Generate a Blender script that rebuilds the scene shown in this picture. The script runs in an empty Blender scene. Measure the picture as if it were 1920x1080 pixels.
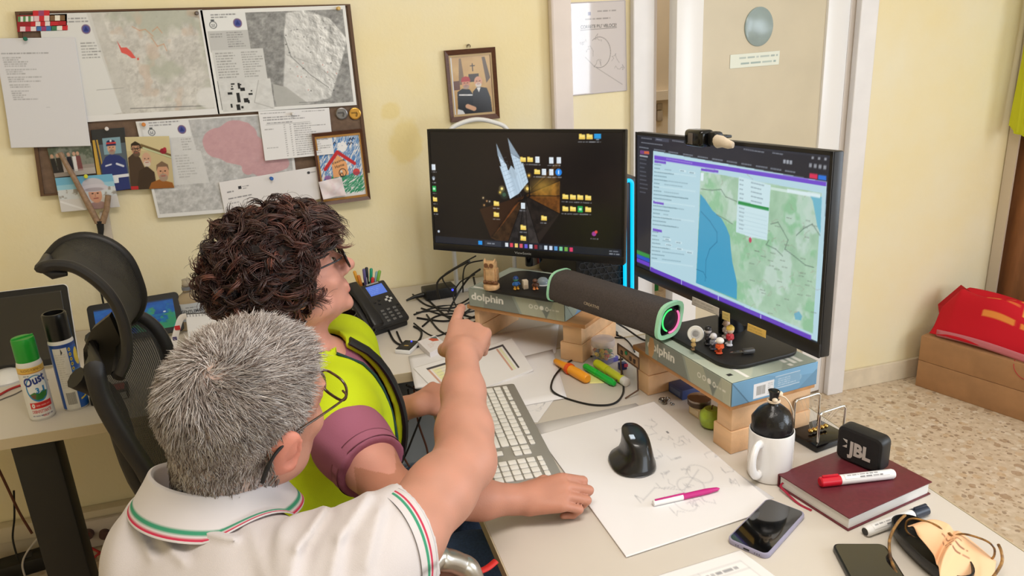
import bpy, bmesh, math, random
import numpy as np
from mathutils import Vector, Matrix, Euler, noise as mnoise

random.seed(7); RNG = np.random.default_rng(7)
SC = bpy.context.scene
COL = SC.collection
PI = math.pi

# ------------------------------------------------------------------ camera
YAW, PITCH, ROLL = math.radians(15.61), math.radians(18.25), math.radians(-3.045)
FPX = 1427.0
CAM = np.array([0.0, 0.0, 1.54])
WY = 2.515      # back wall
DZ = 0.74       # desk top
_cy, _sy, _cp, _sp = math.cos(YAW), math.sin(YAW), math.cos(PITCH), math.sin(PITCH)
FW = np.array([_sy*_cp, _cy*_cp, -_sp]); _r = np.array([_cy, -_sy, 0.0]); _u = np.cross(_r, FW)
_cr, _sr = math.cos(ROLL), math.sin(ROLL)
RT, UP = _r*_cr + _u*_sr, -_r*_sr + _u*_cr
cd = bpy.data.cameras.new('camera'); cam = bpy.data.objects.new('camera', cd); COL.objects.link(cam)
cd.sensor_width = 36.0; cd.lens = 36.0*FPX/1920.0; cd.clip_start = 0.01; cd.clip_end = 60
_m = Matrix.Identity(4)
for _i in range(3):
  _m[_i][0] = RT[_i]; _m[_i][1] = UP[_i]; _m[_i][2] = -FW[_i]; _m[_i][3] = CAM[_i]
cam.matrix_world = _m
SC.camera = cam

# ------------------------------------------------------------------ colour management, world, lights
SC.view_settings.view_transform = 'Standard'; SC.view_settings.look = 'None'
SC.view_settings.gamma = 1.0; SC.view_settings.use_curve_mapping = False
SC.view_settings.exposure = 0.06
SC.cycles.use_denoising = True
SC.cycles.max_bounces = 8; SC.cycles.diffuse_bounces = 4; SC.cycles.glossy_bounces = 3; SC.cycles.transmission_bounces = 6; SC.cycles.transparent_max_bounces = 8
SC.cycles.caustics_reflective = False; SC.cycles.caustics_refractive = False
SC.cycles.sample_clamp_indirect = 4.0
w = bpy.data.worlds.new('sky'); SC.world = w; w.use_nodes = True
_nt = w.node_tree; _bg = _nt.nodes['Background']
_sky = _nt.nodes.new('ShaderNodeTexSky'); _sky.sky_type = 'HOSEK_WILKIE'; _sky.turbidity = 3.0; _sky.sun_direction = (-0.3, 0.5, 0.8)
_nt.links.new(_sky.outputs[0], _bg.inputs[0]); _bg.inputs[1].default_value = 0.8

def area_light(name, loc, target, sx, sy, power, color, spread=PI):
  l = bpy.data.lights.new(name, 'AREA'); l.shape = 'RECTANGLE'; l.size = sx; l.size_y = sy; l.energy = power; l.color = color; l.spread = spread
  o = bpy.data.objects.new(name, l); COL.objects.link(o); o.location = loc
  o.rotation_euler = (Vector(target)-Vector(loc)).to_track_quat('-Z', 'Y').to_euler()
  return o
area_light('rear_window_daylight', (2.2, -2.72, 1.65), (2.2, 0, 1.45), 1.9, 1.5, 40, (0.86, 0.93, 1.0))
area_light('side_window_daylight', (3.52, -0.4, 1.6), (0, -0.2, 1.2), 1.5, 1.3, 62, (0.80, 0.89, 1.0))
area_light('ceiling_lamp_light', (0.35, 0.35, 2.82), (0.35, 0.35, 0), 1.3, 0.6, 34, (1.0, 0.925, 0.84))

# ------------------------------------------------------------------ pixel ray -> place on a known plane (1920x1080 frame)
def ray(px, py): return ((px-960)*RT - (py-540)*UP)/FPX + FW
def onz(px, py, z=DZ): d = ray(px, py); return CAM + d*(z-CAM[2])/d[2]
def ony(px, py, y=WY): d = ray(px, py); return CAM + d*(y-CAM[1])/d[1]
def onx(px, py, x): d = ray(px, py); return CAM + d*(x-CAM[0])/d[0]
def atd(px, py, d): return CAM + ray(px, py)*d
def onplane(px, py, p0, n):
  d = ray(px, py); n = np.array(n, float); return CAM + d*(np.dot(np.array(p0)-CAM, n)/np.dot(d, n))

# ------------------------------------------------------------------ materials
def lin(c):
  c = np.asarray(c, float)/255.0
  return np.where(c <= 0.04045, c/12.92, ((c+0.055)/1.055)**2.4)
def rgba(c): l = lin(c); return (float(l[0]), float(l[1]), float(l[2]), 1.0)
MATS = {}
def mat(name, c=(200, 200, 200), rough=0.5, metal=0.0, spec=0.5, var=0.0, scale=30.0, bump=0.0, bscale=200.0, trans=0.0, alpha=1.0, ior=1.45, emit=None, estr=0.0, coat=0.0, sss=0.0, stretch=None, c2=None):
  if name in MATS: return MATS[name]
  m = bpy.data.materials.new(name); m.use_nodes = True; nt = m.node_tree; N = nt.nodes; b = N['Principled BSDF']
  I = b.inputs
  I['Base Color'].default_value = rgba(c); I['Roughness'].default_value = rough; I['Metallic'].default_value = metal
  I['Specular IOR Level'].default_value = spec; I['IOR'].default_value = ior
  if trans: I['Transmission Weight'].default_value = trans
  if alpha < 1: I['Alpha'].default_value = alpha
  if coat: I['Coat Weight'].default_value = coat; I['Coat Roughness'].default_value = 0.08
  if sss: I['Subsurface Weight'].default_value = sss; I['Subsurface Radius'].default_value = (0.012, 0.005, 0.003); I['Subsurface Scale'].default_value = 1.0
  if emit is not None: I['Emission Color'].default_value = rgba(emit); I['Emission Strength'].default_value = estr
  if var or bump:
    tc = N.new('ShaderNodeTexCoord'); src = tc.outputs['Object']
    if stretch:
      mp = N.new('ShaderNodeMapping'); mp.inputs['Scale'].default_value = stretch; nt.links.new(src, mp.inputs[0]); src = mp.outputs[0]
  if var:
    n = N.new('ShaderNodeTexNoise'); n.inputs['Scale'].default_value = scale; n.inputs['Detail'].default_value = 4.0; nt.links.new(src, n.inputs['Vector'])
    r = N.new('ShaderNodeValToRGB'); r.color_ramp.elements[0].position = 0.32; r.color_ramp.elements[1].position = 0.68
    cc = np.asarray(c, float); dk = cc*(1-var); lt = np.minimum(255, cc*(1+var*0.6)) if c2 is None else c2
    r.color_ramp.elements[0].color = rgba(dk if c2 is None else c); r.color_ramp.elements[1].color = rgba(lt)
    nt.links.new(n.outputs['Fac'], r.inputs[0]); nt.links.new(r.outputs[0], I['Base Color'])
  if bump:
    n2 = N.new('ShaderNodeTexNoise'); n2.inputs['Scale'].default_value = bscale; n2.inputs['Detail'].default_value = 3.0; nt.links.new(src, n2.inputs['Vector'])
    bp = N.new('ShaderNodeBump'); bp.inputs['Strength'].default_value = bump; bp.inputs['Distance'].default_value = 0.002
    nt.links.new(n2.outputs['Fac'], bp.inputs['Height']); nt.links.new(bp.outputs[0], I['Normal'])
  MATS[name] = m; return m
def attr_mat(name, rough=0.6, emit=0.0, spec=0.4, coat=0.0, sss=0.0, bump=0.0, bscale=200.):
  if name in MATS: return MATS[name]
  m = bpy.data.materials.new(name); m.use_nodes = True; nt = m.node_tree; b = nt.nodes['Principled BSDF']
  a = nt.nodes.new('ShaderNodeAttribute'); a.attribute_name = 'Col'
  b.inputs['Roughness'].default_value = rough; b.inputs['Specular IOR Level'].default_value = spec
  if coat: b.inputs['Coat Weight'].default_value = coat; b.inputs['Coat Roughness'].default_value = 0.05
  if sss:
    b.inputs['Subsurface Weight'].default_value = sss; b.inputs['Subsurface Radius'].default_value = (0.010, 0.004, 0.0025); b.inputs['Subsurface Scale'].default_value = 1.0
  if bump:
    tc = nt.nodes.new('ShaderNodeTexCoord'); n2 = nt.nodes.new('ShaderNodeTexNoise'); n2.inputs['Scale'].default_value = bscale; n2.inputs['Detail'].default_value = 3
    nt.links.new(tc.outputs['Object'], n2.inputs['Vector']); bp = nt.nodes.new('ShaderNodeBump'); bp.inputs['Strength'].default_value = bump; bp.inputs['Distance'].default_value = 0.001
    nt.links.new(n2.outputs['Fac'], bp.inputs['Height']); nt.links.new(bp.outputs[0], b.inputs['Normal'])
  if emit:
    b.inputs['Base Color'].default_value = (0.01, 0.01, 0.012, 1)
    nt.links.new(a.outputs['Color'], b.inputs['Emission Color']); b.inputs['Emission Strength'].default_value = emit
  else:
    nt.links.new(a.outputs['Color'], b.inputs['Base Color'])
  MATS[name] = m; return m

# ------------------------------------------------------------------ objects
def tag(o, label=None, cat=None, group=None, kind=None):
  if label: o['label'] = label
  if cat: o['category'] = cat
  if group: o['group'] = group
  if kind: o['kind'] = kind
  return o
def thing(name, label, cat, loc=(0, 0, 0), rz=0.0, group=None, rot=None):
  o = bpy.data.objects.new(name, None); COL.objects.link(o); o.empty_display_size = 0.02
  o.location = [float(v) for v in loc]; o.rotation_euler = rot if rot is not None else (0, 0, rz)
  return tag(o, label, cat, group)
def basis(o):
  M = Matrix.LocRotScale(o.location, o.rotation_euler, o.scale)
  return basis(o.parent) @ M if o.parent else M
def link_mesh(name, me, parent=None, loc=None, label=None, kind=None):
  o = bpy.data.objects.new(name, me); COL.objects.link(o)
  if parent: o.parent = parent
  if loc is not None: o.location = loc
  if label: o['label'] = label
  if kind: o['kind'] = kind
  return o
def copy_tree(o, parent=None):
  c = o.copy(); COL.objects.link(c); c.parent = parent
  for ch in o.children: copy_tree(ch, c)
  return c
def orient(d, up=(0, 0, 1)):
  z = Vector(d).normalized(); x = Vector(up).cross(z)
  if x.length < 1e-5: x = Vector((1, 0, 0)).cross(z)
  x.normalize(); y = z.cross(x); return Matrix((x, y, z)).transposed()

class MB:
  """collects shapes into one mesh"""
  def __init__(s, M=None): s.v = []; s.f = []; s.mi = []; s.m = 0; s.M = M; s.cols = None
  def add(s, vs, fs, M=None):
    k = len(s.v)
    MM = None
    if s.M is not None and M is not None: MM = s.M @ M
    else: MM = M if M is not None else s.M
    for p in vs:
      p = Vector([float(c) for c in p]); s.v.append(MM @ p if MM is not None else p)
    for f in fs: s.f.append(tuple(i+k for i in f)); s.mi.append(s.m)
    return s
  def box(s, c, size, M=None, rz=0.0, bev=0.0, seg=2, rot=None):
    hx, hy, hz = [v/2 for v in size]
    if bev <= 0:
      vs = [(x, y, z) for z in (-hz, hz) for y in (-hy, hy) for x in (-hx, hx)]
      fs = [(0, 2, 3, 1), (4, 5, 7, 6), (0, 1, 5, 4), (2, 6, 7, 3), (0, 4, 6, 2), (1, 3, 7, 5)]
    else:
      bm = bmesh.new(); bmesh.ops.create_cube(bm, size=1.0)
      for v in bm.verts: v.co = Vector((v.co.x*size[0], v.co.y*size[1], v.co.z*size[2]))
      bmesh.ops.bevel(bm, geom=bm.edges[:], offset=min(bev, 0.49*min(size)), segments=seg, profile=0.5, affect='EDGES')
      bm.verts.index_update(); vs = [v.co.copy() for v in bm.verts]; fs = [[v.index for v in f.verts] for f in bm.faces]; bm.free()
    T = Matrix.Translation(Vector([float(a) for a in c])) @ ((rot.to_4x4() if rot is not None else Matrix.Rotation(rz, 4, 'Z')))
    return s.add(vs, fs, (M @ T) if M is not None else T)
  def prism(s, poly, h, M=None, z0=0.0, bev=0.0):
    """polygon in xy extruded up by h"""
    n = len(poly)
    if bev > 0:
      bm = bmesh.new(); b = [bm.verts.new((p[0], p[1], z0)) for p in poly]; fc = bm.faces.new(b)
      r = bmesh.ops.extrude_face_region(bm, geom=[fc]); tv = [e for e in r['geom'] if isinstance(e, bmesh.types.BMVert)]
      for v in tv: v.co.z += h
      bmesh.ops.recalc_face_normals(bm, faces=bm.faces[:])
      ed = [e for e in bm.edges if abs(e.verts[0].co.z-e.verts[1].co.z) < 1e-7]
      bmesh.ops.bevel(bm, geom=ed, offset=bev, segments=2, profile=0.5, affect='EDGES')
      bm.verts.index_update(); vs = [v.co.copy() for v in bm.verts]; fs = [[v.index for v in f.verts] for f in bm.faces]; bm.free()
      return s.add(vs, fs, M)
    vs = [(p[0], p[1], z0) for p in poly] + [(p[0], p[1], z0+h) for p in poly]
    fs = [tuple(range(n-1, -1, -1)), tuple(range(n, 2*n))] + [(i, (i+1) % n, n+(i+1) % n, n+i) for i in range(n)]
    return s.add(vs, fs, M)
  def lathe(s, prof, n=32, M=None, cap=True):
    vs = []; fs = []
    for (r, z) in prof:
      for i in range(n):
        a = 2*PI*i/n; vs.append((r*math.cos(a), r*math.sin(a), z))
    for j in range(len(prof)-1):
      for i in range(n):
        a, b = j*n+i, j*n+(i+1) % n; fs.append((a, b, b+n, a+n))
    if cap:
      fs.append(tuple(range(n-1, -1, -1))); k = (len(prof)-1)*n; fs.append(tuple(range(k, k+n)))
    return s.add(vs, fs, M)
  def cyl(s, p0, p1, r0, r1=None, n=16, cap=True):
    r1 = r0 if r1 is None else r1
    p0 = Vector([float(a) for a in p0]); p1 = Vector([float(a) for a in p1]); d = p1-p0
    M = Matrix.Translation(p0) @ orient(d).to_4x4()
    return s.lathe([(r0, 0), (r1, d.length)], n, M, cap)
  def tube(s, pts, r, n=8, cap=True, closed=False, flat=1.0, up=None):
    P = [Vector([float(a) for a in p]) for p in pts]; m = len(P)
    rr = r if hasattr(r, '__len__') else [r]*m
    vs = []; fs = []; X = None
    for i in range(m):
      if closed: t = P[(i+1) % m]-P[i-1]
      else: t = P[min(i+1, m-1)]-P[max(i-1, 0)]
      if t.length < 1e-9: t = Vector((0, 0, 1))
      t.normalize()
      if X is None:
        u0 = Vector(up) if up is not None else (Vector((0, 0, 1)) if abs(t.z) < 0.9 else Vector((1, 0, 0)))
        X = u0.cross(t).normalized()
      else:
        X = X - t*X.dot(t)
        X = X.normalized() if X.length > 1e-6 else Vector((1, 0, 0))
      Y = t.cross(X)
      for k in range(n):
        a = 2*PI*k/n; vs.append(P[i] + X*(rr[i]*math.cos(a)) + Y*(rr[i]*flat*math.sin(a)))
    for i in range(m if closed else m-1):
      for k in range(n):
        a, b = i*n+k, i*n+(k+1) % n; c, d = ((i+1) % m)*n+k, ((i+1) % m)*n+(k+1) % n
        fs.append((a, b, d, c))
    if cap and not closed:
      fs.append(tuple(range(n-1, -1, -1))); fs.append(tuple(range((m-1)*n, m*n)))
    return s.add(vs, fs)
  def ball(s, c, r, nu=16, nv=10, M=None):
    rx, ry, rz = (r, r, r) if not hasattr(r, '__len__') else r
    vs = [(0, 0, -rz)]; fs = []
    for j in range(1, nv):
      t = -PI/2+PI*j/nv
      for i in range(nu):
        a = 2*PI*i/nu; vs.append((rx*math.cos(t)*math.cos(a), ry*math.cos(t)*math.sin(a), rz*math.sin(t)))
    vs.append((0, 0, rz)); top = len(vs)-1
    for i in range(nu):
      fs.append((0, 1+(i+1) % nu, 1+i)); k = 1+(nv-2)*nu; fs.append((top, k+i, k+(i+1) % nu))
    for j in range(nv-2):
      for i in range(nu):
        a, b = 1+j*nu+i, 1+j*nu+(i+1) % nu; fs.append((a, b, b+nu, a+nu))
    T = Matrix.Translation(Vector([float(a) for a in c]))
    return s.add(vs, fs, (T @ M) if M is not None else T)
  def build(s, name, mats, parent=None, smooth=38, label=None, kind=None, world=False, origin=None):
    me = bpy.data.meshes.new(name)
    vs = s.v
    if world and parent is not None:
      inv = basis(parent).inverted(); vs = [inv @ v for v in vs]
    loc = None
    if parent is None and origin is None and vs:
      lo = [min(v[i] for v in vs) for i in range(3)]; hi = [max(v[i] for v in vs) for i in range(3)]
      origin = ((lo[0]+hi[0])/2, (lo[1]+hi[1])/2, lo[2])
    if origin is not None: loc = Vector(origin); vs = [v-loc for v in vs]
    me.from_pydata([tuple(v) for v in vs], [], s.f)
    if not isinstance(mats, (list, tuple)): mats = [mats]
    for m in mats: me.materials.append(m)
    me.polygons.foreach_set('material_index', s.mi)
    bm = bmesh.new(); bm.from_mesh(me); bmesh.ops.recalc_face_normals(bm, faces=bm.faces[:])
    if smooth:
      th = math.radians(smooth)
      for f in bm.faces: f.smooth = True
      for e in bm.edges:
        if len(e.link_faces) == 2 and e.calc_face_angle(0) > th: e.smooth = False
    bm.to_mesh(me); bm.free(); me.update()
    return link_mesh(name, me, parent, loc, label, kind)

def rrect(w, h, r, n=5, cx=0., cy=0.):
  pts = []
  for (sx, sy, a0) in ((1, 1, 0), (-1, 1, 90), (-1, -1, 180), (1, -1, 270)):
    for i in range(n+1):
      a = math.radians(a0+90*i/n); pts.append((cx+sx*(w/2-r)+r*math.cos(a), cy+sy*(h/2-r)+r*math.sin(a)))
  return pts
def catmull(pts, n=8, closed=False):
  P = [np.array(p, float) for p in pts]; m = len(P); out = []
  rng = range(m) if closed else range(m-1)
  for i in rng:
    if closed: a, b, c, d = P[i-1], P[i], P[(i+1) % m], P[(i+2) % m]
    else: a, b, c, d = P[max(i-1, 0)], P[i], P[i+1], P[min(i+2, m-1)]
    for k in range(n):
      t = k/n; out.append(0.5*((2*b)+(-a+c)*t+(2*a-5*b+4*c-d)*t*t+(-a+3*b-3*c+d)*t**3))
  if not closed: out.append(P[-1])
  return out

# ------------------------------------------------------------------ lettering
_txt = {}
def text_tris(t, bold=0.0, shear=0.0):
  """triangles (n,3,2) of a string, cap height about 0.7, width as set"""
  k = (t, bold, shear)
  if k not in _txt:
    cu = bpy.data.curves.new('t', 'FONT'); cu.body = t; cu.size = 1.0; cu.offset = bold; cu.shear = shear; cu.resolution_u = 3; cu.fill_mode = 'FRONT'
    o = bpy.data.objects.new('t', cu); COL.objects.link(o); dg = bpy.context.evaluated_depsgraph_get()
    me = bpy.data.meshes.new_from_object(o.evaluated_get(dg)); me.calc_loop_triangles()
    co = np.array([v.co[:2] for v in me.vertices]).reshape(-1, 2)
    tr = np.array([lt.vertices[:] for lt in me.loop_triangles], int).reshape(-1, 3)
    _txt[k] = (co, tr)
    bpy.data.objects.remove(o); bpy.data.curves.remove(cu); bpy.data.meshes.remove(me)
  return _txt[k]
def text_mesh(name, t, m, parent, M, height, width=None, bold=0.0, lift=0.0006, warp=None, center=True, shear=0.0):
  """flat lettering (tiny thickness) as a child part; M maps text xy (metres) to parent space"""
  co, tr = text_tris(t, bold, shear); lo, hi = co.min(0), co.max(0)
  s = height/0.72; sx = s if width is None else width/(hi[0]-lo[0])
  q = np.empty((len(co), 2)); q[:, 0] = (co[:, 0]-lo[0])*sx; q[:, 1] = co[:, 1]*s
  if center: q[:, 0] -= (hi[0]-lo[0])*sx/2; q[:, 1] -= height/2
  mb = MB(M)
  if warp: vs = [warp(x, y, lift) for x, y in q]
  else: vs = [(x, y, lift) for x, y in q]
  mb.add(vs, [tuple(t_) for t_ in tr]); return mb.build(name, m, parent, smooth=0)

# ------------------------------------------------------------------ painted grids (flat printed things and screens)
class Canvas:
  def __init__(s, w, h, c=(255, 255, 255)):
    s.w, s.h = w, h; s.a = np.empty((h, w, 3)); s.a[:] = c
    s.Y, s.X = np.mgrid[0:h, 0:w].astype(float); s.X += .5; s.Y += .5
  def blend(s, mask, c, a=1.0):
    m = (mask*a)[..., None]; s.a = s.a*(1-m)+np.asarray(c, float)*m
  def _cov(s, d): return np.clip(0.5-d, 0, 1)
  def rect(s, x0, y0, x1, y1, c, a=1.0):
    i0, i1, j0, j1 = max(int(x0)-1, 0), min(int(x1)+2, s.w), max(int(y0)-1, 0), min(int(y1)+2, s.h)
    if i1 <= i0 or j1 <= j0: return
    X, Y = s.X[j0:j1, i0:i1], s.Y[j0:j1, i0:i1]
    m = np.clip(np.minimum(X+.5, x1)-np.maximum(X-.5, x0), 0, 1)*np.clip(np.minimum(Y+.5, y1)-np.maximum(Y-.5, y0), 0, 1)*a
    s.a[j0:j1, i0:i1] = s.a[j0:j1, i0:i1]*(1-m[..., None])+np.asarray(c, float)*m[..., None]
  def ell(s, cx, cy, rx, ry, c, a=1.0, rot=0.0, soft=1.0):
    dx, dy = s.X-cx, s.Y-cy
    if rot: cc, ss = math.cos(rot), math.sin(rot); dx, dy = dx*cc+dy*ss, -dx*ss+dy*cc
    q = np.sqrt((dx/rx)**2+(dy/ry)**2); s.blend(np.clip(0.5-(q-1)*min(rx, ry)/soft, 0, 1), c, a)
  def ring(s, cx, cy, rx, ry, wd, c, a=1.0):
    q = np.sqrt(((s.X-cx)/rx)**2+((s.Y-cy)/ry)**2); s.blend(s._cov(np.abs(q-1)*min(rx, ry)-wd/2), c, a)
  def poly(s, pts, c, a=1.0):
    P = np.array(pts, float); x0, y0 = np.floor(P.min(0)).astype(int)-1; x1, y1 = np.ceil(P.max(0)).astype(int)+1
    x0, y0, x1, y1 = max(x0, 0), max(y0, 0), min(x1, s.w), min(y1, s.h)
    if x1 <= x0 or y1 <= y0: return
    acc = np.zeros((y1-y0, x1-x0)); n = len(P)
    for ox in (.17, .5, .83):
      for oy in (.17, .5, .83):
        X = s.X[y0:y1, x0:x1]-.5+ox; Y = s.Y[y0:y1, x0:x1]-.5+oy; ins = np.zeros(X.shape, bool)
        for i in range(n):
          ax, ay = P[i]; bx, by = P[(i+1) % n]
          if ay == by: continue
          ins ^= ((ay > Y) != (by > Y)) & (X < (bx-ax)*(Y-ay)/(by-ay)+ax)
        acc += ins
    m = (acc/9*a)[..., None]; s.a[y0:y1, x0:x1] = s.a[y0:y1, x0:x1]*(1-m)+np.asarray(c, float)*m
  def line(s, x0, y0, x1, y1, wd, c, a=1.0):
    i0, i1 = max(int(min(x0, x1)-wd-2), 0), min(int(max(x0, x1)+wd+3), s.w); j0, j1 = max(int(min(y0, y1)-wd-2), 0), min(int(max(y0, y1)+wd+3), s.h)
    if i1 <= i0 or j1 <= j0: return
    X, Y = s.X[j0:j1, i0:i1], s.Y[j0:j1, i0:i1]; dx, dy = x1-x0, y1-y0; L2 = dx*dx+dy*dy+1e-9
    t = np.clip(((X-x0)*dx+(Y-y0)*dy)/L2, 0, 1); d = np.hypot(X-x0-t*dx, Y-y0-t*dy)
    m = (np.clip(wd/2+.5-d, 0, 1)*min(1, wd)*a)[..., None]; s.a[j0:j1, i0:i1] = s.a[j0:j1, i0:i1]*(1-m)+np.asarray(c, float)*m
  def path(s, pts, wd, c, a=1.0):
    for p, q in zip(pts[:-1], pts[1:]): s.line(p[0], p[1], q[0], q[1], wd, c, a)
  def noise(s, scale, seed, octaves=4, ax=1.0, ay=1.0):
    rg = np.random.default_rng(seed); out = np.zeros((s.h, s.w)); amp = 1; tot = 0; sc = scale
    for _ in range(octaves):
      gw, gh = int(s.w/sc*ax)+3, int(s.h/sc*ay)+3; g = rg.random((gh, gw))
      fx, fy = s.X/sc*ax, s.Y/sc*ay; ix, iy = fx.astype(int), fy.astype(int); tx, ty = fx-ix, fy-iy
      tx, ty = tx*tx*(3-2*tx), ty*ty*(3-2*ty)
      v = (g[iy, ix]*(1-tx)+g[iy, ix+1]*tx)*(1-ty)+(g[iy+1, ix]*(1-tx)+g[iy+1, ix+1]*tx)*ty
      out += v*amp; tot += amp; amp *= .55; sc = max(sc/2, 1.01)
    return out/tot
  def lines(s, x0, y0, x1, y1, n, c, a=0.8, seed=1, wd=None, ragged=.5):
    """rows of unreadably small print"""
    rg = random.Random(seed); dy = (y1-y0)/n; wd = wd or dy*.42
    for i in range(n):
      y = y0+dy*(i+.5); x = x0; e = x1-(x1-x0)*ragged*rg.random()
      while x < e:
        l = rg.uniform(.6, 3.2)*wd*1.6; s.rect(x, y-wd/2, min(x+l, e), y+wd/2, c, a*rg.uniform(.6, 1)); x += l+wd*.7
  def text(s, t, x, y, h, c, width=None, a=1.0, rot=0.0, bold=0.0, center=False, shear=0.0):
    co, tr = text_tris(t, bold, shear); lo, hi = co.min(0), co.max(0); k = h/.72; kx = k if width is None else width/(hi[0]-lo[0])
    q = np.empty_like(co); q[:, 0] = (co[:, 0]-lo[0])*kx; q[:, 1] = -co[:, 1]*k
    if center: q[:, 0] -= (hi[0]-lo[0])*kx/2
    cc, ss = math.cos(rot), math.sin(rot); R = np.stack([q[:, 0]*cc-q[:, 1]*ss+x, q[:, 0]*ss+q[:, 1]*cc+y], 1)
    x0, y0 = np.maximum(np.floor(R.min(0)).astype(int)-1, 0); x1 = min(int(R[:, 0].max())+2, s.w); y1 = min(int(R[:, 1].max())+2, s.h)
    if x1 <= x0 or y1 <= y0: return
    SS = 3; acc = np.zeros(((y1-y0)*SS, (x1-x0)*SS), bool)
    for T in tr:
      p = (R[T]-[x0, y0])*SS; a0 = np.maximum(np.floor(p.min(0)).astype(int), 0); b0 = np.ceil(p.max(0)).astype(int)+1
      b0 = np.minimum(b0, [acc.shape[1], acc.shape[0]])
      if b0[0] <= a0[0] or b0[1] <= a0[1]: continue
      yy, xx = np.mgrid[a0[1]:b0[1], a0[0]:b0[0]]+.5
      def e(u, v): return (v[0]-u[0])*(yy-u[1])-(v[1]-u[1])*(xx-u[0])
      e0, e1, e2 = e(p[0], p[1]), e(p[1], p[2]), e(p[2], p[0])
      acc[a0[1]:b0[1], a0[0]:b0[0]] |= ((e0 >= -1e-6) & (e1 >= -1e-6) & (e2 >= -1e-6)) | ((e0 <= 1e-6) & (e1 <= 1e-6) & (e2 <= 1e-6))
    m = acc.reshape(y1-y0, SS, x1-x0, SS).mean((1, 3))*a; m = m[..., None]
    s.a[y0:y1, x0:x1] = s.a[y0:y1, x0:x1]*(1-m)+np.asarray(c, float)*m
  def blur(s, r):
    for ax in (0, 1):
      k = np.array([.25, .5, .25])
      for _ in range(r):
        p = np.pad(s.a, [(1, 1) if i == ax else (0, 0) for i in range(3)], mode='edge')
        s.a = (np.take(p, range(0, s.a.shape[ax]), ax)*k[0]+np.take(p, range(1, s.a.shape[ax]+1), ax)*k[1]+np.take(p, range(2, s.a.shape[ax]+2), ax)*k[2])

def grid_mesh(name, cv, posf, mats, parent=None, back=None, world=False, label=None, kind=None, thick=0.0004, full=False):
  """canvas -> mesh of one vertex per canvas cell, coloured; posf(u,v) with u right, v down in 0..1; back thickness along -normal"""
  H, Wd = cv.h, cv.w
  us = np.linspace(0, 1, Wd); vs = np.linspace(0, 1, H); U, Vv = np.meshgrid(us, vs)
  P = posf(U.ravel(), Vv.ravel()); P = np.asarray(P, float)
  if P.shape[0] == 3 and P.shape[1] != 3: P = P.T
  n = H*Wd
  # normal estimate
  e1 = P[Wd-1]-P[0]; e2 = P[(H-1)*Wd]-P[0]; nn = np.cross(e2, e1); nn = nn/np.linalg.norm(nn)
  idx = np.arange(n).reshape(H, Wd)
  q = np.stack([idx[1:, :-1], idx[1:, 1:], idx[:-1, 1:], idx[:-1, :-1]], -1).reshape(-1, 4)
  # rim
  ring = np.concatenate([idx[0, :], idx[1:, -1], idx[-1, -2::-1], idx[-2:0:-1, 0]]); m = len(ring)
  B = P[ring]-nn*thick; Pall = np.concatenate([P, B]); bi = np.arange(m)+n
  side = np.stack([ring, np.roll(ring, -1), np.roll(bi, -1), bi], -1)
  # back: coarse grid copy
  bidx = bi
  if full:
    Pall = np.concatenate([P, P-nn*thick]); bi = ring+n; side = np.stack([ring, np.roll(ring, -1), np.roll(bi, -1), bi], -1)
    faces = [tuple(f) for f in q.tolist()]+[tuple(f) for f in side.tolist()]+[tuple(f) for f in (q[:, ::-1]+n).tolist()]
    ring = np.arange(n)
  else:
    faces = [tuple(f) for f in q.tolist()]+[tuple(f) for f in side.tolist()]+[tuple(bidx[::-1].tolist())]
  if world and parent is not None:
    inv = np.array(basis(parent).inverted()); Pall = Pall @ inv[:3, :3].T+inv[:3, 3]
  loc = None
  if parent is None: loc = Pall.mean(0); Pall = Pall-loc
  me = bpy.data.meshes.new(name); me.from_pydata(Pall.tolist(), [], faces)
  ca = me.color_attributes.new('Col', 'FLOAT_COLOR', 'POINT')
  c = np.ones((len(Pall), 4)); c[:n, :3] = lin(np.clip(cv.a.reshape(-1, 3), 0, 255)); c[n:, :3] = c[ring, :3]
  ca.data.foreach_set('color', c.ravel().astype(np.float32))
  if not isinstance(mats, (list, tuple)): mats = [mats]
  for mm in mats: me.materials.append(mm)
  me.polygons.foreach_set('use_smooth', [True]*len(q)+[False]*(len(faces)-len(q)))
  if len(mats) > 1: me.polygons.foreach_set('material_index', [0]*len(q)+[1]*(len(faces)-len(q)))
  me.update()
  return link_mesh(name, me, parent, None if loc is None else Vector(loc), label, kind)
def quadf(a, b, c, d, curl=None):
  """bilinear patch: a top-left, b top-right, c bottom-right, d bottom-left"""
  a, b, c, d = [np.array(p, float) for p in (a, b, c, d)]
  n = np.cross(d-a, b-a); n /= np.linalg.norm(n)
  def f(u, v):
    u, v = u[:, None], v[:, None]; p = a*(1-u)*(1-v)+b*u*(1-v)+c*u*v+d*(1-u)*v
    if curl is not None: p = p+n*curl(u, v)
    return p
  return f
PRINT = attr_mat('printed_paper', 0.62)
GLOSSPRINT = attr_mat('photo_print', 0.22, spec=0.5)
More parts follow.
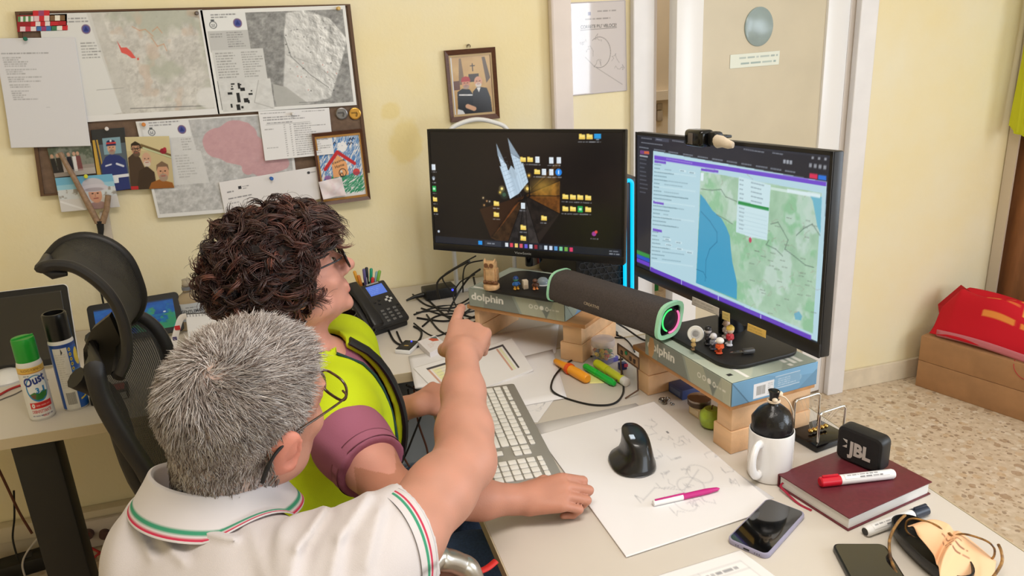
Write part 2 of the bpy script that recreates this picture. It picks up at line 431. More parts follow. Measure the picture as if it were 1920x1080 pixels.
# ================================================================== the setting
def wall_material():
  m = bpy.data.materials.new('cream_wall_paint'); m.use_nodes = True; nt = m.node_tree; N = nt.nodes; L = nt.links; b = N['Principled BSDF']
  b.inputs['Roughness'].default_value = 0.75; b.inputs['Specular IOR Level'].default_value = 0.25
  g = N.new('ShaderNodeNewGeometry')
  n = N.new('ShaderNodeTexNoise'); n.inputs['Scale'].default_value = 1.7; n.inputs['Detail'].default_value = 5; n.inputs['Roughness'].default_value = .62; L.new(g.outputs['Position'], n.inputs['Vector'])
  r = N.new('ShaderNodeValToRGB'); r.color_ramp.elements[0].position = .38; r.color_ramp.elements[1].position = .70
  r.color_ramp.elements[0].color = rgba((236, 226, 196)); r.color_ramp.elements[1].color = rgba((237, 221, 175))
  L.new(n.outputs['Fac'], r.inputs[0]); col = r.outputs[0]
  # yellow repaint blotches with a shape of their own
  for (x, z, rx, rz) in ((0.372, 1.235, .055, .075), (0.33, 1.33, .03, .03), (2.35, 1.75, .35, .12)):
    sp = N.new('ShaderNodeMapping'); sp.inputs['Location'].default_value = (-x/rx, 0, -z/rz); sp.inputs['Scale'].default_value = (1/rx, 0, 1/rz); L.new(g.outputs['Position'], sp.inputs[0])
    ln = N.new('ShaderNodeVectorMath'); ln.operation = 'LENGTH'; L.new(sp.outputs[0], ln.inputs[0])
    n3 = N.new('ShaderNodeTexNoise'); n3.inputs['Scale'].default_value = 22; L.new(g.outputs['Position'], n3.inputs['Vector'])
    ad = N.new('ShaderNodeMath'); ad.operation = 'ADD'; L.new(ln.outputs['Value'], ad.inputs[0]); L.new(n3.outputs['Fac'], ad.inputs[1])
    mr = N.new('ShaderNodeMapRange'); mr.inputs[1].default_value = 1.62; mr.inputs[2].default_value = 1.3; mr.inputs[3].default_value = 0; mr.inputs[4].default_value = .75; L.new(ad.outputs[0], mr.inputs[0])
    mx = N.new('ShaderNodeMix'); mx.data_type = 'RGBA'; L.new(mr.outputs[0], mx.inputs[0]); L.new(col, mx.inputs[6]); mx.inputs[7].default_value = rgba((232, 212, 150)); col = mx.outputs[2]
  L.new(col, b.inputs['Base Color'])
  n2 = N.new('ShaderNodeTexNoise'); n2.inputs['Scale'].default_value = 90; n2.inputs['Detail'].default_value = 4; L.new(g.outputs['Position'], n2.inputs['Vector'])
  bp = N.new('ShaderNodeBump'); bp.inputs['Strength'].default_value = .18; bp.inputs['Distance'].default_value = .003; L.new(n2.outputs['Fac'], bp.inputs['Height']); L.new(bp.outputs[0], b.inputs['Normal'])
  return m
def floor_material():
  m = bpy.data.materials.new('terrazzo'); m.use_nodes = True; nt = m.node_tree; N = nt.nodes; L = nt.links; b = N['Principled BSDF']
  b.inputs['Roughness'].default_value = .35
  g = N.new('ShaderNodeNewGeometry'); col = None
  base = N.new('ShaderNodeTexNoise'); base.inputs['Scale'].default_value = 35; base.inputs['Detail'].default_value = 6; L.new(g.outputs['Position'], base.inputs['Vector'])
  r = N.new('ShaderNodeValToRGB'); r.color_ramp.elements[0].position = .3; r.color_ramp.elements[1].position = .7
  r.color_ramp.elements[0].color = rgba((201, 180, 152)); r.color_ramp.elements[1].color = rgba((226, 208, 184)); L.new(base.outputs['Fac'], r.inputs[0]); col = r.outputs[0]
  wob = N.new('ShaderNodeTexNoise'); wob.inputs['Scale'].default_value = 40; L.new(g.outputs['Position'], wob.inputs['Vector'])
  ma = N.new('ShaderNodeMixRGB'); ma.blend_type = 'ADD'; ma.inputs[0].default_value = .02; L.new(g.outputs['Position'], ma.inputs[1]); L.new(wob.outputs['Color'], ma.inputs[2])
  for sc, c, th in ((20, (160, 128, 96), .78), (30, (232, 220, 202), .70), (44, (132, 104, 80), .76), (64, (172, 144, 114), .66), (24, (206, 176, 138), .62)):
    v = N.new('ShaderNodeTexVoronoi'); v.inputs['Scale'].default_value = sc; v.inputs['Randomness'].default_value = 1; L.new(ma.outputs[0], v.inputs['Vector'])
    sx = N.new('ShaderNodeSeparateColor'); L.new(v.outputs['Color'], sx.inputs[0])
    gt = N.new('ShaderNodeMath'); gt.operation = 'GREATER_THAN'; gt.inputs[1].default_value = th; L.new(sx.outputs[0], gt.inputs[0])
    lt = N.new('ShaderNodeMath'); lt.operation = 'LESS_THAN'; lt.inputs[1].default_value = .36; L.new(v.outputs['Distance'], lt.inputs[0])
    mu = N.new('ShaderNodeMath'); mu.operation = 'MULTIPLY'; L.new(gt.outputs[0], mu.inputs[0]); L.new(lt.outputs[0], mu.inputs[1])
    m2 = N.new('ShaderNodeMath'); m2.operation = 'MULTIPLY'; m2.inputs[1].default_value = .6; L.new(mu.outputs[0], m2.inputs[0])
    mx = N.new('ShaderNodeMix'); mx.data_type = 'RGBA'; L.new(m2.outputs[0], mx.inputs[0]); L.new(col, mx.inputs[6]); mx.inputs[7].default_value = rgba(c); col = mx.outputs[2]
  L.new(col, b.inputs['Base Color']); return m
WALL = wall_material(); FLOOR = floor_material()
CEIL = mat('ceiling_white', (238, 236, 230), .8)
TRIM = mat('white_trim', (232, 229, 230), .35, var=.02, scale=8)
X0, X1, Y0, H = -2.1, 3.6, -2.8, 2.92
DX0, DX1, DH = 1.247, 2.085, 2.12
def struct(name, mb, m, parent=None): return mb.build(name, m, parent, smooth=0, kind='structure' if parent is None else None)
struct('floor', MB().box(((X0+X1)/2, .9, -.05), (X1-X0+.4, 7.6, .1)), FLOOR)
struct('ceiling', MB().box(((X0+X1)/2, .9, H+.05), (X1-X0+.4, 7.6, .1)), CEIL)
mb = MB(); T = .14; yc = WY+T/2
mb.box(((X0+DX0)/2, yc, H/2), (DX0-X0, T, H)); mb.box(((X1+DX1)/2, yc, H/2), (X1-DX1, T, H)); mb.box(((DX0+DX1)/2, yc, (H+DH)/2), (DX1-DX0, T, H-DH))
struct('wall_back', mb, WALL)
struct('wall_left', MB().box((X0-.07, (Y0+WY)/2, H/2), (.14, WY-Y0+.28, H)), WALL)
def holed(name, mk, a0, a1, b0, b1, h0, h1):
  mb = MB(); mk(mb, a0, b0, 0, H); mk(mb, b1, a1, 0, H); mk(mb, b0, b1, 0, h0); mk(mb, b0, b1, h1, H); struct(name, mb, WALL)
holed('wall_right', lambda mb, p, q, z0, z1: mb.box((X1+.07, (p+q)/2, (z0+z1)/2), (.14, q-p, z1-z0)), Y0, WY+.14, -1.2, .4, .9, 2.3)
holed('wall_rear', lambda mb, p, q, z0, z1: mb.box(((p+q)/2, Y0-.07, (z0+z1)/2), (q-p, .14, z1-z0)), X0, X1, 1.2, 3.2, .85, 2.45)
# windows behind and beside the camera (frames only bound the daylight openings)
WFR = mat('window_frame_white', (235, 235, 235), .4); GL = mat('window_glass', (255, 255, 255), .02, trans=1.0, ior=1.05)
mb = MB()
for x in (1.22, 2.2, 3.18): mb.box((x, Y0-.06, 1.65), (.05, .06, 1.6))
for z in (.87, 2.43): mb.box((2.2, Y0-.06, z), (2.0, .06, .05))
wf = struct('window_1', mb, WFR); MB().box((2.2, Y0-.09, 1.65), (1.95, .006, 1.55)).build('pane', GL, wf, world=True)
mb = MB()
for y in (-1.18, -.4, .38): mb.box((X1+.06, y, 1.6), (.06, .05, 1.4))
for z in (.92, 2.28): mb.box((X1+.06, -.4, z), (.06, 1.6, .05))
wf = struct('window_2', mb, WFR); MB().box((X1+.1, -.4, 1.6), (.006, 1.55, 1.35)).build('pane', GL, wf, world=True)
# corridor seen through the ajar door
CORR = mat('corridor_paint', (232, 216, 192), .7, var=.03, scale=3)
struct('wall_corridor', MB().box((2.0, WY+1.6, H/2), (4.4, .1, H)), CORR)
struct('wall_corridor_end', MB().box((4.2, WY+.87, H/2), (.1, 1.5, H)), CORR)
struct('wall_corridor_start', MB().box((-.2, WY+.87, H/2), (.1, 1.5, H)), CORR)
struct('trim_5', MB().box((2.0, WY+1.53, ony(1235, 180, WY+1.5)[2]), (4.2, .04, .05)), mat('corridor_rail', (240, 228, 210), .5))
area_light('corridor_lamp_light', (2.0, WY+.85, 2.85), (2.0, WY+.85, 0), 1.4, .3, 14, (1, .93, .84))
mb = MB()
for px, py in ((1228, 203), (1243, 201), (1228, 220), (1243, 218)):
  q = ony(px, py, WY+1.5); mb.box((q[0], WY+1.545, q[2]), (.035, .02, .035 if py < 210 else .06), bev=.004)
tag(mb.build('switch_panel', mat('switch_grey', (190, 176, 158), .5)), 'small grey wall switches seen through the gap of the ajar door', 'switch')
# trims, door frame
def vtrim(name, x0, x1, d, zt=H, y1=WY): struct(name, MB().box(((x0+x1)/2, y1-d/2, zt/2), (x1-x0, d, zt), bev=.004), TRIM)
PINKT = mat('beige_trim', (226, 214, 208), .45, var=.03, scale=6)
struct('trim_1', MB().box(((.874+.946)/2, WY-.0175, H/2), (.072, .035, H), bev=.008), PINKT)
vtrim('trim_2', 1.168, DX0, .03, DH+.07)
vtrim('trim_3', DX1-.004, DX1+.075, .03, DH+.07)
struct('trim_4', MB().box(((DX0+DX1)/2, WY-.015, DH+.035), (DX1-DX0-.01, .03, .07)), TRIM)
mb = MB(); mb.box((DX0+.012, WY+.07, DH/2), (.024, .135, DH)); mb.box((DX1-.012, WY+.07, DH/2), (.024, .135, DH)); mb.box(((DX0+DX1)/2, WY+.07, DH-.012), (DX1-DX0-.05, .135, .024))
struct('trim_6', mb, mat('jamb_white', (214, 204, 196), .4))
# the ajar door: hinged right, opening slightly into the room
dr = bpy.data.objects.new('door_1', None); COL.objects.link(dr); dr['kind'] = 'structure'
dr.location = (DX1-.03, WY+.02, 0); dr.rotation_euler = (0, 0, math.radians(7.6))
DW = .775; PAN = mat('door_laminate', (205, 193, 168), .45, var=.025, scale=5)
ALU = mat('white_aluminium', (236, 234, 234), .3)
mb = MB(); mb.box((-DW+.055, 0, DH/2), (.11, .045, DH-.04), bev=.004); mb.box((-.055, 0, DH/2), (.11, .045, DH-.04), bev=.004)
mb.box((-DW/2, 0, .06), (DW-.22, .045, .1)); mb.box((-DW/2, 0, DH-.06), (DW-.22, .045, .1)); mb.build('door_stile', ALU, dr)
MB().box((-DW/2, 0, DH/2), (DW-.21, .024, DH-.2)).build('door_panel', PAN, dr)
Md = basis(dr); inv = Md.inverted(); nrm = Md.to_3x3() @ Vector((0, -1, 0)); p0 = Md @ Vector((0, -.0125, 0))
def ondoor(px, py): return inv @ Vector(onplane(px, py, p0, nrm))
c = ondoor(1422.5, 50); rx = abs(ondoor(1449, 50).x-ondoor(1396, 50).x)/2; rz = abs(ondoor(1422, 13).z-ondoor(1422, 87).z)/2
M_ = Matrix.Translation((c.x, -.012, c.z)) @ Matrix.Rotation(PI/2, 4, 'X') @ Matrix.Diagonal((rx, rz, 1, 1))
MB().lathe([(1, -.002), (1, .003), (.96, .005)], 48, M_).build('porthole', mat('porthole_glass', (148, 163, 163), .25, var=.03, scale=20), dr)
a, b_ = ondoor(1369, 103), ondoor(1462, 95); c_, d_ = ondoor(1460, 121), ondoor(1368, 129)
cv = Canvas(120, 40, (226, 230, 218)); cv.lines(22, 6, 116, 18, 1, (150, 165, 165), .8, 3, 5, .05); cv.lines(26, 22, 114, 34, 1, (140, 160, 160), .85, 5, 5, .05)
def q3(p): return (p.x, -.0135, p.z)
grid_mesh('door_sign', cv, quadf(q3(a), q3(b_), q3(c_), q3(d_)), PRINT, dr)
# baseboards
BB = mat('baseboard_beige', (222, 208, 184), .5, var=.05, scale=12)
def bboard(name, x0, x1): struct(name, MB().box(((x0+x1)/2, WY-.008, .045), (x1-x0, .016, .09), bev=.003), BB)
bboard('baseboard_back', DX1+.076, 2.95); bboard('baseboard_left', X0, .872)
# ceiling lamp fitting (out of frame, holds the lamp)
lamp = thing('ceiling_lamp', 'flat white ceiling lamp above the desks', 'lamp', (.35, .35, H))
MB().box((0, 0, -.03), (1.36, .66, .06), bev=.01).build('housing', mat('lamp_white', (240, 240, 238), .4), lamp)
# ================================================================== things on the back wall
BOARDY = WY-.0215
def wq(pts, y): return quadf(*[ony(p[0], p[1], y) for p in pts])
board = thing('pinboard', 'brown pinboard covered in pinned maps and photos on the cream wall', 'pinboard', ony(360, 200, WY))
mb = MB()
P = [ony(*p, WY-.009) for p in ((30, 22), (656, 8), (693, 323), (78, 367))]
def quadbox(mb, P, d, y1, bev=0.0):
  mb.add([(p[0], y1, p[2]) for p in P]+[(p[0], y1-d, p[2]) for p in P], [(0, 1, 2, 3), (7, 6, 5, 4), (0, 4, 5, 1), (1, 5, 6, 2), (2, 6, 7, 3), (3, 7, 4, 0)])
quadbox(mb, P, .014, WY-.001); mb.build('board', mat('brown_board', (112, 90, 74), .8, var=.08, scale=60, bump=.2), board, world=True)
def inset(P, t):
  c = sum(P)/4; return [p+(c-p)/np.linalg.norm(c-p)*t*1.41 for p in P]
mb = MB(); m_ = [tuple(p) for p in P]; Q = inset(P, .008)
for i in range(4):
  a, b, c, d = P[i], P[(i+1) % 4], Q[(i+1) % 4], Q[i]; quadbox(mb, [a, b, c, d], .006, WY-.014)
mb.build('edge_strip', mat('brown_edge', (92, 66, 46), .6), board, world=True)

LOGO = (38, 60, 150)
def emblem(cv, x, y, r):
  cv.ell(x, y, r, r, (206, 120, 86)); cv.ell(x, y, r*.84, r*.84, (72, 82, 150)); cv.poly([(x, y-r*.6), (x+r*.58, y+r*.42), (x-r*.58, y+r*.42)], (38, 50, 120)); cv.ring(x, y, r*.96, r*.96, r*.12, (90, 90, 140))
def smile_seal(cv, x, y, r):
  cv.ring(x, y, r, r*.95, r*.22, (90, 95, 100)); cv.rect(x-r*.5, y-r*1.5, x+r*.5, y-r*1.05, (70, 75, 80)); cv.ell(x-r*.3, y-r*.1, r*.14, r*.2, (80, 85, 90)); cv.ell(x+r*.3, y-r*.1, r*.14, r*.2, (80, 85, 90)); cv.line(x-r*.4, y+r*.35, x+r*.4, y+r*.35, r*.2, (90, 95, 100))
def sheet(name, label, cat, pts, lay, cv, group=None, m=None, curl=None):
  y = BOARDY-.0015*lay
  o = grid_mesh(name, cv, quadf(*[ony(p[0], p[1], y) for p in pts], curl=curl), m or PRINT, full=curl is not None); return tag(o, label, cat, group)

def terrain(cv, seed, ridge, tint):
  n = cv.noise(26, seed, 5); n2 = cv.noise(9, seed+1, 3, 1.0, 1.3)
  gx = np.gradient(n, axis=1)+np.gradient(n, axis=0); sh = np.clip(gx*ridge, -1, 1)
  return n, n2, sh
# map A: left, beige and green relief with a red burnt patch
cv = Canvas(340, 216, (214, 211, 206)); n, n2, sh = terrain(cv, 3, 16, 0)
cv.a = np.array((199, 196, 191.))+((n2-.5)*34+(n-.5)*40)[..., None]+(sh*9)[..., None]*np.array((1, 1, .95))
gm = np.clip((cv.noise(60, 8, 4)-.50+.3*(cv.X/340-.62)-.35*(cv.Y/216-.45))*7, 0, 1); cv.blend(gm, (168, 172, 156), .75)
cv.blend(np.clip((cv.noise(12, 18, 3)-.64)*9, 0, 1), (160, 156, 150), .4)
cv.blend(np.clip((cv.noise(40, 11, 3)-.62)*12, 0, 1), (196, 170, 150), .5)
cv.rect(0, 0, 340, 216, (222, 220, 218), .12)
for pts in ([(186, 30), (200, 38), (212, 36), (226, 50)], [(222, 52), (232, 70), (246, 66), (250, 80)], [(226, 40), (238, 32), (246, 44)]): cv.path(pts, 2.2, (202, 150, 118), .6)
cv.poly([(150, 56), (157, 70), (168, 70), (176, 78), (184, 92), (176, 92), (166, 84), (156, 80)], (218, 92, 84)); cv.poly([(186, 92), (190, 91), (190, 96), (186, 96)], (208, 100, 90))
cv.poly([(0, 0), (104, 0), (140, 200), (30, 216), (0, 216)], (219, 219, 219)); cv.poly([(96, 0), (126, 0), (170, 200), (140, 200)], (196, 194, 190), .5)
cv.lines(52, 8, 100, 20, 2, (120, 120, 125), .8, 4); emblem(cv, 91, 32, 9); cv.lines(76, 56, 118, 90, 6, (120, 120, 122), .7, 5); cv.line(96, 152, 150, 150, .8, (130, 130, 130))
cv.line(158, 193, 312, 196, 1.2, (90, 90, 90)); cv.rect(0, 203, 340, 216, (226, 225, 226)); cv.rect(331, 0, 340, 216, (222, 221, 222))
cv.ell(322, 180, 26, 22, (220, 219, 218), .8, soft=4)
sheet('wall_map', 'large printed area map with a red patch, upper left on the pinboard', 'map', [(72, 26), (379, 18), (412, 214), (97, 233)], 1, cv, 'maps on the pinboard')
# map B: right, grey aerial photograph with pale hill area
cv = Canvas(310, 210, (160, 160, 160)); n, n2, sh = terrain(cv, 23, 15, 0)
cv.a = np.array((142, 142, 142.))+((n2-.5)*70)[..., None]*np.ones(3)+(sh*12)[..., None]
hill = [(178, 12), (214, 6), (240, 14), (272, 26), (306, 70), (280, 130), (252, 190), (200, 200), (150, 160), (163, 96), (168, 52)]
hm = Canvas(310, 210, (0, 0, 0)); hm.poly(hill, (255, 255, 255)); hm.blur(2); hmask = hm.a[..., 0]/255
n5 = cv.noise(22, 41, 5); g5 = np.gradient(n5, axis=1)-.6*np.gradient(n5, axis=0)
cv.a = cv.a*(1-hmask[..., None])+hmask[..., None]*np.clip(205+g5*900*np.clip((cv.X-150)/150+.4-(cv.Y/210)*.6, 0, 1)+(n2-.5)*30, 70, 245)[..., None]
cv.path([(168, 60), (176, 100), (214, 140), (250, 168)], 1.6, (110, 112, 112), .8); cv.path([(168, 96), (230, 120), (262, 150)], 1, (120, 120, 120), .5)
cv.poly([(128, 154), (156, 162), (200, 200), (130, 206), (126, 180)], (178, 178, 176), .9)
rg = random.Random(4)
for _ in range(26):
  x, y = rg.uniform(165, 270), rg.uniform(30, 180); cv.rect(x, y, x+rg.uniform(1, 4), y+rg.uniform(1, 3), (80, 80, 82), .7)
for _ in range(8):
  x, y = rg.uniform(180, 272), rg.uniform(110, 170); cv.rect(x, y, x+2, y+2, (206, 120, 110), .8)
cv.rect(0, 0, 310, 8, (228, 228, 228)); cv.rect(0, 202, 310, 210, (226, 226, 226)); cv.rect(0, 0, 10, 210, (226, 226, 226)); cv.rect(303, 0, 310, 210, (228, 228, 228))
cv.rect(8, 6, 92, 42, (226, 227, 228)); cv.lines(20, 8, 80, 18, 2, (100, 100, 105), .9, 3); smile_seal(cv, 22, 30, 7); emblem(cv, 73, 28, 9)
cv.rect(8, 42, 92, 84, (192, 192, 192)); cv.lines(46, 44, 88, 76, 7, (110, 110, 112), .7, 9); cv.lines(12, 46, 40, 56, 2, (100, 100, 100), .6, 8)
cv.rect(10, 80, 118, 142, (206, 206, 206)); cv.lines(16, 84, 64, 138, 10, (125, 125, 125), .7, 11); cv.lines(70, 84, 116, 138, 11, (125, 125, 125), .7, 12)
cv.rect(12, 142, 124, 206, (208, 208, 208)); cv.a[142:206, 12:124] += ((n2[142:206, 12:124]-.5)*24)[..., None]
cv.path([(98, 145), (82, 190), (120, 204)], 2, (180, 180, 180))
for (x, y, w_, h_) in ((38, 148, 8, 3), (52, 148, 5, 12), (56, 158, 10, 7), (28, 166, 10, 5), (46, 168, 7, 20), (60, 180, 10, 9), (68, 184, 4, 7), (72, 170, 9, 4), (78, 164, 3, 3), (30, 190, 4, 8), (42, 192, 8, 12), (52, 196, 5, 5), (38, 153, 3, 3), (57, 150, 3, 3), (36, 158, 6, 3)):
  cv.rect(x, y, x+w_, y+h_, (28, 28, 30))
cv.line(180, 196, 250, 198, 1, (110, 110, 110))
sheet('wall_map', 'grey aerial map with a pale hill area and black buildings, upper right on the pinboard', 'map', [(375, 19), (647, 10), (669, 197), (409, 214)], 1, cv, 'maps on the pinboard')
# map C: lower, grey with pink area
cv = Canvas(300, 186, (176, 176, 178)); n, n2, sh = terrain(cv, 33, 15, 0)
cv.a = np.array((186, 186, 188.))+((n2-.5)*60)[..., None]+(sh*10)[..., None]
cv.poly([(0, 0), (100, 0), (104, 60), (112, 62), (118, 124), (0, 124)], (212, 212, 214), .85); cv.rect(112, 0, 300, 46, (172, 173, 177), .35)
pm = Canvas(300, 186, (0, 0, 0))
for (x, y, rx, ry) in ((152, 50, 34, 30), (190, 36, 40, 28), (210, 70, 46, 30), (178, 66, 34, 26), (232, 100, 34, 20), (262, 96, 30, 16), (200, 104, 14, 12)): pm.ell(x, y, rx, ry, (255, 255, 255), soft=6)
cv.blend(np.clip((pm.a[..., 0]/255*1.1+cv.noise(22, 3, 4)-1.12)*4, 0, 1), (200, 146, 154), .75)
cv.rect(10, 3, 100, 34, (222, 223, 226)); cv.lines(24, 2, 90, 12, 2, (110, 110, 118), .8, 3); smile_seal(cv, 26, 22, 6); emblem(cv, 84, 20, 8)
cv.lines(78, 36, 100, 60, 5, (140, 140, 142), .7, 4); cv.lines(60, 66, 104, 112, 9, (150, 150, 152), .6, 6)
cv.rect(0, 0, 300, 3, (222, 222, 224)); cv.rect(0, 178, 300, 186, (226, 226, 228)); cv.rect(0, 0, 6, 186, (224, 224, 226)); cv.rect(294, 0, 300, 186, (220, 220, 222))
sheet('wall_map', 'grey map with a pink blotch hanging below the two upper maps behind the curly hair', 'map', [(254, 228), (541, 211), (563, 388), (296, 409)], 0, cv, 'maps on the pinboard')
# plain white sheet, left
cv = Canvas(130, 160, (214, 213, 218)); cv.lines(8, 20, 88, 24, 1, (120, 120, 124), .8, 2, 1.6, .05)
for i, (y, e) in enumerate(((27, 30), (30, 26), (33, 42), (36, 40), (39, 36), (44, 52), (47, 30), (50, 34), (55, 60), (58, 30), (61, 56), (66, 36), (69, 40), (75, 34), (78, 22), (81, 28), (84, 24), (87, 50))): cv.lines(9+i*.4, y, 9+e, y+2.2, 1, (130, 130, 134), .75, i+3, 1.4, .1)
cv.rect(66, 100, 72, 101, (190, 190, 196))
sheet('typed_sheet', 'white typed sheet pinned over the left edge of the pinboard', 'sheet of paper', [(-12, 72), (140, 70), (171, 273), (22, 277)], 3, cv, curl=lambda u, v: .012*np.maximum(0, v-.45)**2*2)
# table sheet
cv = Canvas(142, 96, (226, 225, 228)); cv.lines(4, 3, 60, 7, 1, (120, 120, 124), .7, 3, 1.6); cv.lines(86, 3, 138, 7, 1, (120, 120, 124), .7, 4, 1.6); cv.lines(8, 11, 92, 20, 2, (90, 90, 96), .8, 5, 1.7, .2); cv.lines(14, 22, 70, 26, 1, (90, 90, 96), .8, 6, 1.7, .1)
for k in range(15):
  y = 28+k*4.3; cv.lines(66, y, 138, y+3, 1, (100, 100, 104), .7, 20+k, 1.6, .55)
  cv.lines(46, y, 50, y+3, 1, (110, 110, 114), .7, 40+k, 1.6, .1); cv.lines(58, y, 61, y+3, 1, (110, 110, 114), .7, 60+k, 1.6, .1)
cv.line(12, 27, 100, 26, .7, (120, 120, 120)); cv.lines(8, 34, 30, 38, 1, (110, 110, 114), .7, 5, 1.6, .3); cv.lines(8, 70, 34, 74, 1, (110, 110, 114), .7, 7, 1.6, .3)
sheet('table_sheet', 'white sheet with a printed table pinned above the framed house drawing', 'sheet of paper', [(484, 209), (617, 202), (626, 288), (497, 301)], 4, cv, curl=lambda u, v: .010*np.maximum(0, v-.4)**2*2)
cv = Canvas(190, 74, (228, 225, 228)); cv.lines(12, 18, 26, 26, 1, (90, 90, 96), .9, 3, 2.5); cv.rect(34, 14, 40, 20, (50, 50, 56)); cv.lines(42, 14, 56, 22, 2, (110, 110, 116), .8, 4); cv.lines(12, 32, 60, 38, 1, (90, 90, 96), .9, 6, 2.2, .1); cv.lines(12, 42, 34, 47, 1, (110, 110, 116), .9, 7, 2)
cv.ell(170, 11, 3, 3, (50, 50, 56)); cv.lines(174, 8, 184, 14, 1, (110, 110, 116), .8, 8, 2.4, .1)
sheet('letter_sheet', 'white letter sheet tilted above the curly hair with a blue pin', 'sheet of paper', [(410, 342), (596, 312), (604, 372), (424, 412)], 3.5, cv)
cv = Canvas(50, 40, (232, 222, 226)); cv.blend(np.clip((cv.noise(14, 3, 3)-.5)*4, 0, 1), (216, 190, 200), .5)
sc_ = [(597, 341), (640, 332), (649, 366), (606, 374)]
sheet('paper_scrap', 'small crumpled white paper scrap over the corner of the framed house drawing', 'paper scrap', sc_, 17, cv, curl=lambda u, v: .004*np.sin(u*7+1)*np.cos(v*6))

# photographs (plain figures, no one in particular)
def skinhead(cv, x, y, r, c=(198, 150, 122), hair=None, beard=None, hat=None):
  cv.ell(x, y, r*.82, r*1.08, c)
  if hair: cv.poly([(x-r*.9, y-r*.1), (x-r*.8, y-r*.9), (x, y-r*1.35), (x+r*.8, y-r*.9), (x+r*.9, y-r*.1), (x+r*.6, y-r*.65), (x-r*.6, y-r*.65)], hair)
  cv.ell(x-r*.32, y-r*.1, r*.13, r*.08, (60, 40, 34)); cv.ell(x+r*.32, y-r*.1, r*.13, r*.08, (60, 40, 34))
  cv.line(x, y-.05*r, x-.04*r, y+r*.28, r*.14, tuple(v*.86 for v in c));
  if beard: cv.ell(x, y+r*.72, r*.62, r*.5, beard, .9)
  cv.line(x-r*.26, y+r*.52, x+r*.26, y+r*.5, r*.12, (160, 84, 80))
  if hat: cv.poly([(x-r*1.0, y-r*.4), (x-r*.75, y-r*1.25), (x, y-r*1.5), (x+r*.75, y-r*1.25), (x+r*1.0, y-r*.4)], hat)
cv = Canvas(96, 66, (126, 130, 122)); cv.blend(np.clip((cv.noise(14, 5, 4)-.45)*5, 0, 1), (70, 84, 70), .8); cv.rect(0, 44, 96, 66, (150, 142, 138))
for x, c in ((6, (30, 32, 40)), (18, (34, 34, 42)), (30, (200, 190, 192)), (42, (50, 48, 56)), (54, (226, 222, 222)), (62, (120, 70, 74))):
  cv.poly([(x-6, 56), (x-5, 24), (x+5, 24), (x+6, 56)], c); cv.ell(x, 19, 3.6, 4.4, (196, 156, 134))
cv.rect(40, 52, 96, 66, (196, 190, 188), .5)
sheet('photograph', 'small photo of a dark dressed group outdoors, half under the typed sheet', 'photograph', [(88, 278), (171, 268), (180, 325), (103, 333)], 1, cv, 'photos on the pinboard', GLOSSPRINT)
cv = Canvas(72, 124, (84, 96, 108)); cv.rect(0, 0, 72, 30, (44, 48, 54)); cv.rect(22, 18, 60, 50, (126, 160, 176)); cv.poly([(0, 20), (12, 20), (18, 100), (0, 100)], (196, 158, 70)); cv.poly([(6, 20), (9, 20), (16, 100), (10, 100)], (60, 60, 64))
cv.poly([(14, 124), (12, 70), (24, 54), (36, 50), (54, 54), (66, 64), (70, 124)], (34, 52, 116)); cv.rect(24, 92, 70, 98, (220, 224, 232)); cv.line(22, 72, 34, 70, 3, (214, 218, 230)); cv.line(46, 70, 60, 76, 4, (214, 218, 230)); cv.rect(34, 93, 46, 108, (222, 226, 234))
skinhead(cv, 39, 38, 11, (206, 160, 134), None, (150, 132, 122), (28, 36, 84)); cv.rect(29, 27, 50, 30, (200, 60, 60)); cv.ell(39, 24, 2.4, 2.4, (220, 220, 226))
sheet('photograph', 'photo of a person in blue uniform and cap with a white belt', 'photograph', [(170, 244), (233, 239), (246, 354), (187, 362)], 2, cv, 'photos on the pinboard', GLOSSPRINT)
cv = Canvas(104, 112, (196, 180, 140)); cv.rect(0, 0, 104, 30, (206, 192, 150)); cv.line(36, 20, 104, 44, 9, (110, 90, 60)); cv.line(40, 24, 104, 46, 4, (190, 198, 160)); cv.ell(86, 32, 8, 6, (140, 30, 50)); cv.ell(90, 28, 4, 4, (170, 40, 60))
cv.poly([(0, 112), (2, 44), (16, 34), (30, 44), (40, 70), (40, 112)], (70, 54, 46)); cv.poly([(14, 112), (24, 72), (44, 62), (60, 76), (62, 112)], (58, 44, 38)); cv.poly([(42, 112), (50, 98), (70, 92), (100, 100), (104, 112)], (150, 92, 44)); cv.rect(0, 104, 18, 112, (186, 40, 50))
skinhead(cv, 23, 27, 13, (190, 144, 116), (44, 34, 30), (86, 70, 60)); cv.line(12, 26, 34, 24, 1.6, (40, 34, 34)); cv.ring(18, 26, 4, 4, 1, (40, 34, 34)); cv.ring(29, 25, 4, 4, 1, (40, 34, 34))
skinhead(cv, 45, 48, 13, (204, 162, 138), None, (206, 196, 186)); skinhead(cv, 80, 76, 17, (200, 152, 124), (120, 96, 78), (160, 140, 126))
sheet('photograph', 'photo of three people posing close together', 'photograph', [(234, 257), (317, 255), (327, 352), (246, 356)], 3, cv, 'photos on the pinboard', GLOSSPRINT)
cv = Canvas(124, 72, (206, 212, 218)); cv.rect(0, 0, 124, 26, (112, 178, 214)); cv.rect(0, 16, 124, 26, (150, 200, 224)); cv.blend(np.clip((cv.noise(10, 7, 3)-.55)*8, 0, 1)*((cv.Y > 26) & (cv.Y < 44)), (120, 110, 100), .6); cv.rect(0, 46, 124, 72, (214, 206, 204), .6)
cv.poly([(58, 72), (66, 58), (82, 54), (98, 60), (104, 72)], (170, 140, 140)); skinhead(cv, 78, 40, 17, (214, 160, 136)); cv.ell(78, 20, 24, 14, (196, 194, 206)); cv.ell(78, 27, 31, 8, (206, 202, 214)); cv.ell(78, 30, 20, 4, (150, 140, 150), .6)
cv.line(4, 50, 50, 70, 4, (232, 232, 236), .8)
